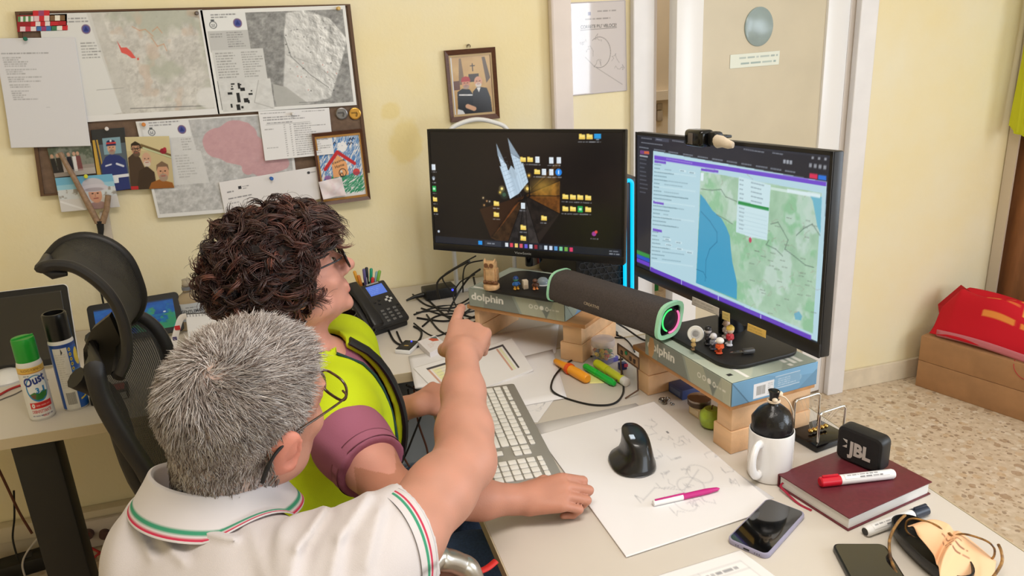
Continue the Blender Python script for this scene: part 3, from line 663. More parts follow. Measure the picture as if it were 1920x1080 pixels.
sheet('photograph', 'lowest photo on the pinboard, a child in a pale sun hat by a beach', 'photograph', [(103, 334), (210, 326), (225, 388), (115, 398)], 4, cv, 'photos on the pinboard', GLOSSPRINT)
# ribbon bars
rb = thing('ribbon_bar', 'red medal ribbon bars pinned at the top left of the pinboard', 'medal ribbons', ony(80, 60, WY-.02))
def wallbox(mb, x0, y0, x1, y1, y, d, tilt=0):
  P = [ony(x0, y0, y), ony(x1, y0+tilt, y), ony(x1, y1+tilt, y), ony(x0, y1, y)]; quadbox(mb, P, d, y)
def wbox(name, m, parent, *a):
  mb = MB(); wallbox(mb, *a); return mb.build(name, m, parent, world=True)
RED = mat('ribbon_red', (186, 34, 46), .6)
wbox('bar_backing', mat('bar_dark_red', (150, 26, 36), .6), rb, 33, 29, 126, 60, WY-.02, .003, -3)
for (x0, y0, x1, y1, cols) in ((62, 20, 93, 30, ((200, 40, 50), (150, 70, 110), (200, 40, 50))), (34, 31, 63, 41, ((90, 140, 90), (225, 225, 220), (90, 140, 90), (225, 225, 220), (90, 140, 90), (225, 225, 220))), (64, 30, 93, 40, ((226, 190, 196), (200, 40, 50), (226, 210, 206))), (94, 29, 122, 39, ((120, 90, 60), (230, 224, 210), (120, 90, 60))), (58, 41, 94, 50, ((190, 36, 46), (226, 214, 214), (190, 36, 46), (226, 214, 214))), (95, 40, 124, 49, ((190, 36, 46), (170, 30, 40))), (38, 50, 68, 59, ((226, 200, 206), (190, 60, 80), (226, 214, 214))), (69, 49, 96, 58, ((60, 110, 170), (150, 60, 110), (60, 110, 170))), (97, 48, 127, 57, ((60, 120, 84), (226, 222, 214), (200, 40, 50)))):
  for i, c in enumerate(cols):
    k = (x1-x0)/len(cols); wbox('ribbon', mat('ribbon_%d_%d_%d' % c, c, .6), rb, x0+i*k, y0-i*k*.03, x0+(i+1)*k, y1-i*k*.03, WY-.0225, .002)
# coins
def disc(mb, px, py, rpx, y, d):
  c = ony(px, py, y); r = np.linalg.norm(ony(px+rpx, py, y)-c)
  M = Matrix.Translation(c) @ Matrix.Rotation(PI/2, 4, 'X'); mb.lathe([(r*.97, 0), (r, .001), (r, d-.001), (r*.86, d), (r*.84, d-.0008), (r*.02, d-.0008)], 28, M); return c, r
for px, col, lab in ((640.5, (128, 126, 126), 'silver grey medallion stuck on the pinboard beside the gold one'), (665.5, (198, 150, 70), 'gold medallion stuck near the right edge of the pinboard')):
  t = thing('medallion', lab, 'medallion', ony(px, 213, BOARDY+.003), group='medallions on the pinboard')
  mb = MB(); c, r = disc(mb, px, 213, 11, BOARDY+.003, .004); mb.build('disc', mat('medal_%d' % col[0], col, .35, metal=.8), t, world=True)
  mb = MB(); mb.box((c[0]-.002, BOARDY-.0012, c[2]+.003), (r*1.0, .002, r*.26)); mb.box((c[0]+.005, BOARDY-.0012, c[2]-.004), (r*.28, .002, r*.6), rot=Matrix.Rotation(.35, 3, 'Y'))
  mb.build('relief', mat('medal_relief_%d' % col[0], tuple(v*.7 for v in col), .4, metal=.8), t, world=True)
# pins
def pin(px, py, y, col, lab):
  c = ony(px, py, y); t = thing('push_pin', lab, 'push pin', c, group='push pins on the pinboard')
  M = Matrix.Translation(c) @ Matrix.Rotation(PI/2, 4, 'X') @ Matrix.Rotation(.2, 4, 'Y')
  MB().lathe([(.0045, .001), (.0052, .0025), (.003, .0045), (.0028, .010), (.0055, .0125), (.0055, .014), (.004, .0155)], 14, M).build('head', mat('pin_%d_%d_%d' % col, col, .3), t, world=True)
  MB().cyl(M @ Vector((0, 0, -.002)), M @ Vector((0, 0, .002)), .0007, n=6).build('needle', mat('pin_steel', (180, 180, 180), .3, metal=1), t, world=True)
y0_ = BOARDY
for a in ((48, 73, y0_-.0058, (20, 104, 80), 'dark green pin at the top of the typed sheet'), (368, 25, y0_-.002, (92, 78, 66), 'brown pin between the two upper maps'), (269, 233, y0_-.002, (206, 130, 60), 'orange pin at the corner of the lower map'), (200, 241, y0_-.004, (214, 208, 206), 'white pin above the photo of the uniformed person'), (161, 330, y0_-.007, (206, 206, 60), 'yellow pin above the photo of the child'), (548, 213, y0_-.0072, (214, 212, 212), 'white pin at the top of the table sheet'), (508, 334, y0_-.006, (40, 96, 176), 'blue pin on the tilted letter sheet'), (633, 16, y0_-.002, (206, 170, 96), 'pale yellow pin at the top right corner of the aerial map')): pin(*a)

# picture frames
def framed(name, label, pts, y, fw, depth, fm, cv, group=None, lip=None, glass=True):
  P = [ony(p[0], p[1], y) for p in pts]; t = thing(name, label, 'picture frame', (P[0]+P[2])/2, group=group)
  Q = inset(P, fw); Q2 = inset(P, fw+.006)
  mb = MB()
  for i in range(4):
    a, b, c, d = P[i], P[(i+1) % 4], Q[(i+1) % 4], Q[i]
    mb.add([(a[0], y, a[2]), (b[0], y, b[2]), (c[0], y, c[2]), (d[0], y, d[2]), (a[0], y-depth, a[2]), (b[0], y-depth, b[2]), (c[0], y-depth*.7, c[2]), (d[0], y-depth*.7, d[2])], [(0, 1, 2, 3), (7, 6, 5, 4), (0, 4, 5, 1), (1, 5, 6, 2), (2, 6, 7, 3), (3, 7, 4, 0)])
  mb.build('frame', fm, t, world=True, smooth=0)
  if lip:
    mb = MB()
    for i in range(4):
      a, b, c, d = Q[i], Q[(i+1) % 4], Q2[(i+1) % 4], Q2[i]; quadbox(mb, [a, b, c, d], depth*.55, y)
    mb.build('inner_lip', lip, t, world=True, smooth=0)
  yy = y-depth*.35
  Qy = [np.array((q[0], yy, q[2])) for q in Q]; grid_mesh('picture', cv, quadf(*Qy), GLOSSPRINT, t, world=True, thick=.002)
  return t
WOODF = mat('dark_frame_wood', (88, 52, 34), .4, var=.15, scale=60, stretch=(1, 1, 8))
cv = Canvas(84, 124, (196, 160, 104)); cv.blend(np.clip((cv.noise(30, 5, 3)-.4)*3, 0, 1), (170, 130, 78), .6); cv.rect(0, 0, 6, 124, (206, 206, 208)); cv.rect(0, 0, 84, 4, (120, 86, 60)); cv.rect(80, 0, 84, 124, (120, 90, 66))
cv.poly([(20, 8), (24, 8), (28, 60), (16, 60)], (120, 96, 70)); cv.poly([(64, 8), (70, 8), (78, 50), (70, 60)], (96, 78, 62)); cv.rect(36, 40, 56, 56, (64, 48, 40)); cv.line(45, 20, 45, 34, 1.8, (50, 36, 30)); cv.line(41, 24, 49, 24, 1.8, (50, 36, 30)); cv.rect(6, 52, 18, 70, (100, 60, 44))
cv.poly([(10, 124), (12, 74), (22, 68), (36, 70), (44, 84), (44, 124)], (30, 30, 36)); cv.poly([(40, 124), (42, 76), (52, 66), (70, 70), (76, 90), (78, 124)], (38, 36, 40)); cv.poly([(50, 68), (54, 78), (58, 68)], (216, 214, 216)); cv.line(16, 80, 40, 82, 3, (214, 214, 218)); cv.line(30, 104, 42, 110, 9, (206, 160, 130)); cv.poly([(10, 108), (20, 112), (26, 124), (8, 124)], (210, 210, 214))
skinhead(cv, 30, 58, 9.5, (200, 140, 110), None, (160, 140, 130), (168, 46, 44)); skinhead(cv, 54, 56, 9.5, (206, 152, 126), None, (206, 200, 196))
framed('framed_photo', 'dark wood framed photo of two people in black, hung above the left monitor', [(832, 95), (926, 88), (935, 221), (844, 229)], WY-.001, .014, .016, WOODF, cv, lip=mat('frame_lip', (186, 160, 120), .5))
mb = MB(); c = ony(878, 88, WY-.004); mb.tube([c+[0.006*math.cos(a), -.004, .006*math.sin(a)+.002] for a in np.linspace(-.6, 3.8, 14)], .0012, 6); mb.cyl(c+[0, .004, .004], c+[0, -.012, .006], .0015)
tag(mb.build('wall_hook', mat('hook_metal', (110, 96, 80), .4, metal=.9)), 'small metal hook holding the framed photo', 'hook')
# child's drawing of a house
cv = Canvas(116, 150, (226, 226, 228)); rg = random.Random(8)
for _ in range(560):
  x, y = rg.uniform(4, 112), rg.uniform(4, 96); l = rg.uniform(5, 12); cv.line(x, y, x-l*.6, y+l, 1.4, (52, 112, 184), rg.uniform(.5, .95))
for _ in range(430):
  x, y = rg.uniform(14, 104), rg.uniform(96, 138); l = rg.uniform(5, 12); cv.line(x, y, x+l*.7, y-l*.5, 1.5, (36, 140, 96), rg.uniform(.5, .95))
cv.ell(66, 34, 7, 7, (236, 236, 240)); [cv.ell(66+8*math.cos(a), 28+7*math.sin(a), 5, 5, (236, 236, 240)) for a in np.linspace(0, PI*2, 6)[:-1]]
for x, y in ((44, 20), (86, 24), (92, 14)): cv.path([(x-7, y+3), (x-3, y-3), (x, y+2), (x+4, y-3), (x+8, y+1)], 1.8, (40, 44, 70))
cv.poly([(34, 98), (34, 66), (52, 46), (72, 66), (74, 94)], (232, 168, 116)); cv.path([(16, 76), (52, 40), (92, 70)], 8, (196, 42, 52))
cv.text('casina', 36, 67, 6, (30, 28, 30), 32, rot=-.2); cv.text('Home', 42, 77, 7, (30, 28, 30), 24, rot=-.2)
cv.ring(59, 88, 9, 9, 1.6, (40, 36, 40)); cv.ring(56, 93, 3.2, 5, 1.4, (30, 30, 34)); cv.ell(56, 85, 3, 3, (214, 210, 206)); cv.ell(94, 90, 9, 8, (206, 72, 74)); cv.ell(94, 93, 9, 4, (150, 60, 90), .6); cv.ell(20, 96, 9, 5, (170, 100, 170), .8)
framed('framed_drawing', 'wood framed child drawing of a house with a red roof at the pinboard corner', [(584, 250), (678, 241), (694, 372), (603, 384)], BOARDY-.001, .009, .018, WOODF, cv, lip=mat('gold_lip', (176, 128, 66), .4, metal=.4))
# clear plaque by the door
cv = Canvas(120, 190, (208, 202, 206)); g = (120, 118, 124)
cv.lines(60, 17, 100, 22, 1, g, .7, 3, 3, .02); cv.rect(40, 20, 46, 27, (110, 112, 150), .8); cv.lines(34, 32, 88, 37, 1, g, .8, 6, 3, .02)
cv.text("CORRETE PIU' VELOCE!", 24, 53, 7, (80, 80, 86), 76, bold=.01); cv.line(24, 56, 100, 55, 1, (80, 80, 86), .8)
cv.path([(62+24*math.cos(a), 104+32*math.sin(a)) for a in np.linspace(-2.2, 1.9, 24)], 1.2, g, .8); cv.path([(32, 112), (50, 132), (110, 176)], 1, g, .7)
rg = random.Random(3)
for (x, y) in ((30, 84), (34, 98), (88, 124), (94, 140), (52, 130), (58, 70)):
  p = [(x, y)]
  for _ in range(9): p.append((p[-1][0]+rg.uniform(-5, 6), p[-1][1]+rg.uniform(-7, 7)))
  cv.path(p, .9, g, .6)
pq = thing('acrylic_plaque', 'clear glossy plaque reading CORRETE PIU VELOCE between the trim strips', 'plaque', ony(1120, 90, WY))
P = [ony(*p, WY-.004) for p in ((1066, 6), (1172, 1), (1175, 169), (1072, 179))]
grid_mesh('print', cv, quadf(*P), attr_mat('plaque_gloss', .03, spec=.9, coat=1.0), pq, world=True, thick=.002)
mb = MB();
for i in range(4): a, b = P[i], P[(i+1) % 4]; mb.cyl((a[0], WY-.003, a[2]), (b[0], WY-.003, b[2]), .0022, n=6)
mb.build('edge', mat('plaque_edge', (198, 192, 196), .1), pq, world=True)
# forked stick hanging by the photos
st = thing('forked_stick', 'forked bamboo stick with a black tip in front of the beach photo', 'stick', ony(186, 420, WY-.03))
SW = mat('bamboo', (150, 122, 98), .55, var=.12, scale=90)
ys = WY-.045
MB().tube([ony(112, 286, ys), ony(140, 335, ys), ony(165, 382, ys), ony(184, 418, ys)], [.0065, .0075, .0085, .009], 10).build('prong', SW, st, world=True)
MB().tube([ony(203, 366, ys), ony(200, 392, ys), ony(192, 418, ys)], [.008, .008, .009], 10).build('prong', SW, st, world=True)
MB().tube([ony(187, 414, ys), ony(189, 430, ys), ony(189, 446, ys)], [.011, .009, .006], 10).build('grip', mat('black_rubber', (24, 24, 26), .6), st, world=True)
MB().tube([ony(189, 440, ys), ony(190, 480, ys), ony(188, 540, ys+.01), (ony(188, 560, ys)[0], WY-.03, .745)], .003, 8).build('stem', mat('black_rubber'), st, world=True)
mb = MB(); P = [ony(*p, WY-.006) for p in ((186, 398), (203, 396), (214, 460), (196, 468))]; quadbox(mb, P, .004, WY-.002)
tag(mb.build('plastic_strip', mat('translucent_strip', (206, 196, 186), .35)), 'short whitish plastic strip on the wall behind the forked stick', 'plastic strip')
# ================================================================== desks, monitors and electronics
DESKTOP = mat('desk_laminate', (208, 200, 190), .42, var=.012, scale=4)
DEDGE = mat('desk_edge_band', (196, 180, 150), .5)
BLKM = mat('black_metal', (18, 17, 17), .45); BLK = mat('black_plastic', (20, 20, 22), .42); BLKG = mat('black_gloss', (10, 10, 12), .12)
DARKG = mat('dark_grey_plastic', (42, 42, 45), .5)
STEEL = mat('chrome', (210, 208, 205), .12, metal=1.0); WHITEP = mat('white_plastic', (228, 227, 226), .35); PAPER = mat('paper_white', (226, 222, 222), .75)
def desk(name, label, x0, x1, y0, y1, legs):
  t = thing(name, label, 'desk', ((x0+x1)/2, (y0+y1)/2, 0))
  mb = MB(); mb.box(((x0+x1)/2, (y0+y1)/2, DZ-.0125), (x1-x0-.004, y1-y0-.004, .025), bev=.002); mb.build('desktop', DESKTOP, t, world=True)
  mb = MB()
  for (c, s) in ((((x0+x1)/2, y0+.001, DZ-.0125), (x1-x0, .002, .0252)), (((x0+x1)/2, y1-.001, DZ-.0125), (x1-x0, .002, .0252)), ((x0+.001, (y0+y1)/2, DZ-.0125), (.002, y1-y0-.004, .0252)), ((x1-.001, (y0+y1)/2, DZ-.0125), (.002, y1-y0-.004, .0252))): mb.box(c, s)
  mb.build('edge_band', DEDGE, t, world=True)
  for (x, y, w_, d_) in legs:
    mb = MB(); mb.box((x, y, (DZ-.025)/2), (w_, d_, DZ-.025), bev=.004); mb.box((x, y+.0, .012), (w_+.02, d_+.10, .024), bev=.004); mb.build('leg', BLKM, t, world=True)
  return t
FD0, FD1 = .236, 1.012
desk('desk', 'pale laminate desk carrying the monitors and keyboard', FD0, FD1, -.15, 1.786, ((.95, 1.5, .05, .08), (.95, .1, .05, .08), (.33, .1, .05, .08)))
desk('desk', 'pale laminate desk along the wall with a wide black leg at its left', -1.35, 1.012, 1.79, WY-.004, ((-.664, 1.86, .093, .06), (.93, 2.3, .06, .06)))

# ---------------- monitors
def azpt(px, py, D):
  d = ray(px, py); h = math.hypot(d[0], d[1]); return CAM+d*(D/h)
def frame3(tl, tr, bl, br):
  """orthonormal screen frame and size from the four corner points"""
  c = (tl+tr+bl+br)/4; ex = (tr+br-tl-bl)/2; ey = (tl+tr-bl-br)/2; w_, h_ = np.linalg.norm(ex), np.linalg.norm(ey)
  ex /= w_; ey = ey-ex*np.dot(ex, ey); ey /= np.linalg.norm(ey); n = np.cross(ex, ey)
  M = Matrix(((ex[0], ey[0], n[0], c[0]), (ex[1], ey[1], n[1], c[1]), (ex[2], ey[2], n[2], c[2]), (0, 0, 0, 1)))
  return M, w_, h_
class ScreenCanvas(Canvas):
  """canvas lying on a screen plane; P() takes a photo pixel to canvas units"""
  def setup(s, M, sw, sh, cy): s.M = M; s.inv = M.inverted(); s.sw, s.sh, s.cy = sw, sh, cy; return s
  def P(s, px, py):
    q = s.inv @ Vector(onplane(px, py, s.M.translation, s.M.col[2][:3])); return ((q.x/s.sw+.5)*s.w, (.5-(q.y-s.cy)/s.sh)*s.h)
SCREEN = attr_mat('screen_glow', .18, emit=1.0, spec=.3)
def monitor(label, pts, Ds, paint, brand, base_xy, base_z, base_rz, cvw, bezel_b=.020, lab_w=.05):
  tl, tr, br, bl = [azpt(p[0], p[1], D) for p, D in zip(pts, Ds)]
  M, W_, H_ = frame3(tl, tr, bl, br); t = thing('monitor', label, 'monitor', (base_xy[0], base_xy[1], base_z), base_rz)
  bz = .007; sw, sh = W_-2*bz, H_-bz-bezel_b; cy = (bezel_b-bz)/2
  mb = MB(M); mb.box((0, 0, -.012), (W_, H_, .020), bev=.003); mb.box((0, -.02, -.035), (W_*.62, H_*.6, .034), bev=.012); mb.build('housing', BLK, t, world=True)
  mb = MB(M); fr = .0016
  mb.box((0, H_/2-bz/2, 0), (W_, bz, fr)); mb.box((0, -H_/2+bezel_b/2, 0), (W_, bezel_b, .004), bev=.001); mb.box((-W_/2+bz/2, 0, 0), (bz, H_-.002, fr)); mb.box((W_/2-bz/2, 0, 0), (bz, H_-.002, fr)); bez = mb.build('bezel', mat('bezel_black', (24, 23, 25), .35), t, world=True)
  cv = ScreenCanvas(cvw, int(cvw*sh/sw)).setup(M, sw, sh, cy); paint(cv)
  a = [np.array(M @ Vector((sx*sw/2, cy+sy*sh/2, -.0004)))for sx, sy in ((-1, 1), (1, 1), (1, -1), (-1, -1))]
  grid_mesh('screen', cv, quadf(*a), [SCREEN, BLK], t, world=True, thick=.0012)
  if brand: text_mesh('logo', brand, mat('logo_grey', (190, 190, 190), .4), bez, basis(bez).inverted() @ M @ Matrix.Translation((0, -H_/2+bezel_b*.52, .0022)), .007, lab_w, lift=.0)
  nb = M @ Vector((0, -.03, -.05)); b = Vector((base_xy[0], base_xy[1], base_z))
  mb = MB(); R = Matrix.Rotation(base_rz, 4, 'Z')
  T = Matrix.Translation(b) @ R
  back = (T.inverted() @ nb); zt = back.z
  mb2 = MB(T); mb2.tube([(back.x, back.y+.01, .008), (back.x, back.y, zt*.5), (back.x, back.y, zt+.03)], [.036, .030, .030], 16, flat=.55, up=(1, 0, 0)); mb2.build('stand_neck', BLKG, t, world=True)
  mb2 = MB(T); mb2.prism(rrect(.255, .19, .045, 6), .008, bev=.002); mb2.build('stand_base', mat('base_black', (24, 23, 23), .5), t, world=True)
  return t, M, W_, H_, bezel_b, bez
def icon(cv, px, py, kind, s=6.5):
  x, y = cv.P(px, py)
  if kind == 'f': cv.rect(x-s*.8, y-s*.7, x-s*.1, y-s*.3, (214, 178, 70)); cv.rect(x-s*.8, y-s*.5, x+s*.8, y+s*.6, (244, 220, 122)); cv.rect(x-s*.8, y+s*.1, x+s*.8, y+s*.6, (236, 200, 92))
  elif kind == 'd': cv.rect(x-s*.6, y-s*.8, x+s*.6, y+s*.8, (226, 234, 240)); cv.lines(x-s*.45, y-s*.6, x+s*.45, y+s*.7, 4, (150, 170, 190), .7, int(px))
  elif kind == 'g': cv.rect(x-s*.7, y-s*.8, x+s*.7, y+s*.8, (30, 160, 76)); cv.rect(x-s*.35, y-s*.3, x+s*.4, y+s*.3, (190, 236, 200))
  elif kind == 'm': cv.rect(x-s*.9, y-s*.7, x+s*.9, y+s*.5, (40, 150, 214)); cv.rect(x-s*.4, y+s*.6, x+s*.4, y+s*.8, (160, 190, 210))
  elif kind == 'b': cv.ell(x, y, s*.9, s*.9, (36, 130, 224)); cv.rect(x-s*.15, y-s*.5, x+s*.15, y+s*.5, (220, 240, 255))
  elif kind == 'r': cv.ell(x-1, y, s*.6, s*.6, (150, 60, 140)); cv.ell(x+s*.4, y-s*.5, s*.4, s*.4, (214, 70, 70))
  elif kind == 's': cv.ell(x, y, s*.5, s*.5, (120, 130, 140)); cv.rect(x-s*.3, y, x+s*.3, y+s*.6, (190, 196, 204))
  cv.lines(x-s*1.1, y+s*1.0, x+s*1.1, y+s*1.6, 1, (190, 196, 204), .6, int(px+py), s*.3, .2)
def paint_left(cv):
  c3 = lambda x, y: cv.P(780+x/2.348, 60+y/2.348)
  cv.a[:] = (20, 15, 13); n = cv.noise(60, 4, 4)
  x, y = c3(470, 560); cv.a = cv.a+np.exp(-(((cv.X-x)/90)**2+((cv.Y-y)/80)**2))[..., None]*np.array((14, 10, 8))
  C0 = c3(478, 720)
  # pavement fanning out, lit from the right
  for (e0, e1, c, a) in (((632, 560), (632, 655), (78, 52, 24), .8), ((632, 655), (632, 720), (150, 98, 36), .9), ((632, 720), (632, 800), (134, 80, 30), .85), ((632, 800), (540, 930), (40, 32, 28), 1), ((540, 930), (470, 960), (62, 56, 54), .9), ((470, 960), (400, 940), (52, 47, 46), .9), ((400, 940), (330, 905), (70, 46, 26), .9), ((330, 905), (280, 780), (58, 34, 18), .8), ((430, 770), (340, 900), (176, 96, 40), .5)):
    cv.poly([C0, c3(*e0), c3(*e1)], c, a)
  nn = cv.noise(8, 9, 3, 1, 1); m = np.zeros((cv.h, cv.w)); t = Canvas(cv.w, cv.h, (0, 0, 0)); t.poly([c3(500, 690), c3(632, 600), c3(632, 800), c3(560, 860), c3(470, 960), c3(330, 900), c3(430, 760)], (255,)*3); t.blur(2)
  cv.a *= (1-.55*(t.a[..., :1]/255)*(1-np.clip(nn*1.5-.1, 0, 1))[..., None])
  for e in ((632, 655), (632, 722), (632, 800), (540, 925), (495, 950), (445, 955), (400, 940), (630, 590)): a, b = C0, c3(*e); cv.line(a[0], a[1], b[0], b[1], 1.2, (12, 9, 8), .9)
  a = c3(560, 680); cv.ell(a[0], a[1], 20, 12, (236, 190, 80), .45, soft=18)
  # pale floodlit twin spired church, leaning left
  ST = (176, 196, 212)
  body = [(368, 590), (408, 610), (420, 590), (440, 612), (452, 600), (470, 575), (494, 660), (452, 712), (414, 735)]
  cv.poly([c3(*p) for p in body], ST)
  for base0, base1, tip in (((360, 545), (398, 590), (353, 490)), ((416, 535), (462, 560), (403, 466))):
    cv.poly([c3(*base0), c3(*tip), c3(*base1)], (140, 156, 170))
  cv.poly([c3(362, 545), c3(398, 585), c3(436, 720), c3(414, 735)], (196, 216, 232)); cv.poly([c3(416, 535), c3(458, 560), c3(494, 660), c3(460, 700)], (188, 208, 224))
  cv.poly([c3(404, 620), c3(418, 588), c3(446, 625), c3(436, 650)], (170, 188, 202))
  for k in range(9):
    f_ = k/9; p, q = c3(368+48*f_, 560+165*f_), c3(398+40*f_, 552+160*f_); cv.line(p[0], p[1], q[0], q[1], .9, (110, 126, 142), .45)
    p, q = c3(420+60*f_, 545+130*f_), c3(456+38*f_, 540+118*f_); cv.line(p[0], p[1], q[0], q[1], .9, (110, 126, 142), .45)
  for k in (0, 1, 2, 3): p, q = c3(372+14*k, 570), c3(422+14*k, 725); cv.line(p[0], p[1], q[0], q[1], .7, (120, 136, 152), .5)
  for k in (0, 1, 2): p, q = c3(424+12*k, 545), c3(466+12*k, 690); cv.line(p[0], p[1], q[0], q[1], .7, (120, 136, 152), .5)
  for p, r_, c in (((378, 690), 3.4, (244, 226, 140)), ((497, 632), 2.6, (240, 190, 80)), ((388, 716), 5, (60, 90, 70)), ((370, 706), 2.5, (220, 190, 90)), ((296, 730), 1.6, (230, 200, 150)), ((312, 744), 1.4, (230, 170, 110)), ((324, 746), 1.3, (220, 210, 190)), ((300, 762), 1.8, (200, 150, 90)), ((490, 690), 4, (250, 214, 110))):
    x, y = c3(*p); cv.ell(x, y, r_*1.6, r_*1.6, c, .35, soft=3); cv.ell(x, y, r_*.7, r_*.7, c)
  cv.path([c3(496, 650), c3(500, 724), c3(452, 745)], 2.4, (16, 13, 12))
  for x, y, k in ((730, 462, 'f'), (763, 462, 'f'), (798, 462, 'm'), (471, 562, 'f'), (502, 562, 'f'), (534, 563, 'd'), (595, 566, 'd'), (628, 566, 'd'), (533, 616, 'f'), (563, 617, 'd'), (595, 618, 'd'), (627, 618, 'b'), (657, 725, 'f'), (690, 727, 'f'), (722, 728, 'f'), (757, 730, 'f'), (657, 778, 'f'), (690, 779, 'f'), (722, 780, 'g'), (757, 781, 'f'), (78, 596, 'd'), (78, 643, 's'), (80, 690, 'g'), (83, 736, 'f'), (84, 781, 'f'), (354, 755, 'f'), (354, 803, 'f'), (471, 765, 'd'), (563, 819, 'f'), (472, 860, 'f'), (472, 907, 'f'), (785, 888, 'r')): icon(cv, 780+x/2.348, 60+y/2.348, k)
  h = cv.h; cv.rect(0, h-13, cv.w, h, (30, 32, 40)); x0 = c3(284, 948)[0]
  cv.rect(x0-4, h-10, x0+4, h-3, (36, 140, 220)); cv.rect(x0+9, h-11, x0+42, h-2, (48, 52, 62)); cv.lines(x0+14, h-9, x0+30, h-4, 1, (170, 176, 186), .8, 5, 2, .1)
  for i, c in enumerate(((210, 216, 224), (214, 70, 90), (226, 196, 110), (210, 90, 100), (96, 90, 200), (190, 200, 216), (140, 40, 50), (60, 64, 72), (206, 220, 232), (200, 210, 226), (90, 150, 206), (120, 200, 150), (110, 160, 70), (214, 60, 100))): cv.rect(x0+50+i*9.4, h-10, x0+56+i*9.4, h-3, c)
  cv.lines(cv.w-22, h-11, cv.w-4, h-2, 2, (190, 196, 206), .8, 9, 2, .1); cv.ell(9, h-22, 2.4, 2.4, (190, 200, 214))
monL = monitor('left monitor showing a night church desktop and folder icons', ((802, 242), (1173, 243), (1170, 497), (812, 468)), (2.245, 1.99, 1.972, 2.228), paint_left, 'ViewSonic', (.588, 1.842), .902, math.atan2(-.757, .653), 360, .022, .052)
def paint_right(cv):
  c4 = lambda x, y: cv.P(1160+x/2.348, 220+y/2.348)
  Q = lambda *p: [c4(*q) for q in p]
  cv.a[:] = (36, 37, 46)
  def ln(a, b, n_, c, al, seed, wd=1.3, rag=.4):
    """small print along a slanted row"""
    p, q = c4(*a), c4(*b); rg = random.Random(seed); L_ = math.hypot(q[0]-p[0], q[1]-p[1])*(1-rag*rg.random()); x = 0; d = ((q[0]-p[0])/max(L_, 1), (q[1]-p[1])/max(L_, 1)); k = math.hypot(*d); d = (d[0]/k, d[1]/k)
    while x < L_:
      l = rg.uniform(1.5, 5); cv.line(p[0]+d[0]*x, p[1]+d[1]*x, p[0]+d[0]*min(x+l, L_), p[1]+d[1]*min(x+l, L_), wd, c, al); x += l+1.6
  cv.poly(Q((80, 66), (935, 160), (930, 182), (80, 84)), (44, 46, 56)); cv.poly(Q((160, 92), (220, 98), (222, 112), (160, 106)), (62, 66, 80))
  for a, b, s_ in (((100, 92), (150, 98), 1), ((166, 98), (204, 104), 2), ((236, 104), (290, 112), 3), ((550, 142), (650, 158), 4), ((676, 158), (736, 168), 5), ((100, 112), (240, 130), 6)): ln(a, b, 1, (170, 176, 186), .6, s_)
  for k in range(11): x = 92+k*64; y = 132+k*10.5; ln((x, y), (x+50, y+8), 1, (150, 158, 170), .7, 20+k, 1.5, .2)
  for k in range(4): x, y = c4(842+k*21, 213+k*3); cv.rect(x-2, y-2, x+2, y+2, (180, 184, 190), .7)
  for k in range(3): x, y = c4(852+k*28, 180+k*3); cv.rect(x-1.6, y-1.2, x+1.6, y+1.2, (200, 204, 210), .7); x, y = c4(728+k*14, 196+k*2); cv.rect(x-2, y-2, x+2, y+2, (200, 206, 214), .7)
  cv.poly(Q((838, 247), (873, 253), (872, 274), (837, 268)), (206, 44, 84)); cv.poly(Q((876, 254), (912, 260), (911, 281), (875, 275)), (40, 110, 206))
  cv.poly(Q((94, 146), (134, 150), (134, 166), (94, 162)), (110, 60, 120)); cv.poly(Q((112, 150), (134, 152), (134, 164), (112, 161)), (196, 96, 54)); ln((94, 170), (132, 176), 1, (200, 204, 210), .8, 7, 2)
  for k in range(9): ln((94, 184+k*18), (128, 190+k*18), 1, (96, 100, 112), .7, 60+k, 1.6)
  cv.poly(Q((74, 580), (136, 604), (136, 622), (74, 598)), (52, 140, 66)); cv.poly(Q((74, 598), (136, 622), (136, 638), (74, 614)), (44, 80, 190)); cv.poly(Q((74, 616), (136, 640), (136, 658), (74, 632)), (106, 66, 190))
  PG = (176, 207, 218)
  cv.poly(Q((152, 148), (914, 286), (880, 988), (138, 672)), PG)
  cv.poly(Q((157, 168), (912, 286), (911, 306), (157, 186)), (110, 74, 196)); ln((210, 184), (350, 208), 1, (190, 180, 230), .5, 9)
  cv.poly(Q((157, 190), (208, 197), (208, 207), (157, 200)), (112, 78, 190)); cv.poly(Q((362, 225), (438, 235), (438, 246), (362, 236)), (112, 78, 190))
  for (x, y, w_) in ((152, 367, 46), (150, 488, 40)): cv.poly(Q((x, y), (x+w_, y+8), (x+w_, y+19), (x, y+11)), (112, 78, 190))
  rg = random.Random(2)
  for k in range(26):
    y = 208+k*16.4; x0 = 158-k*.5
    if k in (10, 17): continue
    wl = rg.choice((30, 36, 90, 160)); ln((x0, y), (x0+wl, y+wl*.13), 1, (104, 132, 144), .75, 100+k, 1.3)
    if k % 3 != 0:
      wl = rg.choice((34, 84, 124)); ln((x0+46, y+6), (x0+46+wl, y+6+wl*.13), 1, (120, 148, 160), .6, 140+k, 1.3)
    if k % 4 == 1: cv.poly(Q((x0+4, y+10), (x0+182, y+34), (x0+182, y+40), (x0+4, y+16)), (192, 218, 226), .8)
  for (x, y) in ((268, 230), (308, 238), (202, 530), (250, 544), (206, 554), (254, 572), (298, 588)): cv.poly(Q((x, y), (x+28, y+5), (x+28, y+14), (x, y+9)), (206, 226, 232), .8); ln((x+4, y+6), (x+24, y+9), 1, (110, 136, 148), .8, x)
  MP = Q((360, 238), (892, 335), (852, 950), (340, 728)); mk = Canvas(cv.w, cv.h, (0, 0, 0)); mk.poly(MP, (255,)*3); mk = mk.a[..., 0]/255
  n = cv.noise(34, 7, 5); n2 = cv.noise(12, 8, 3)
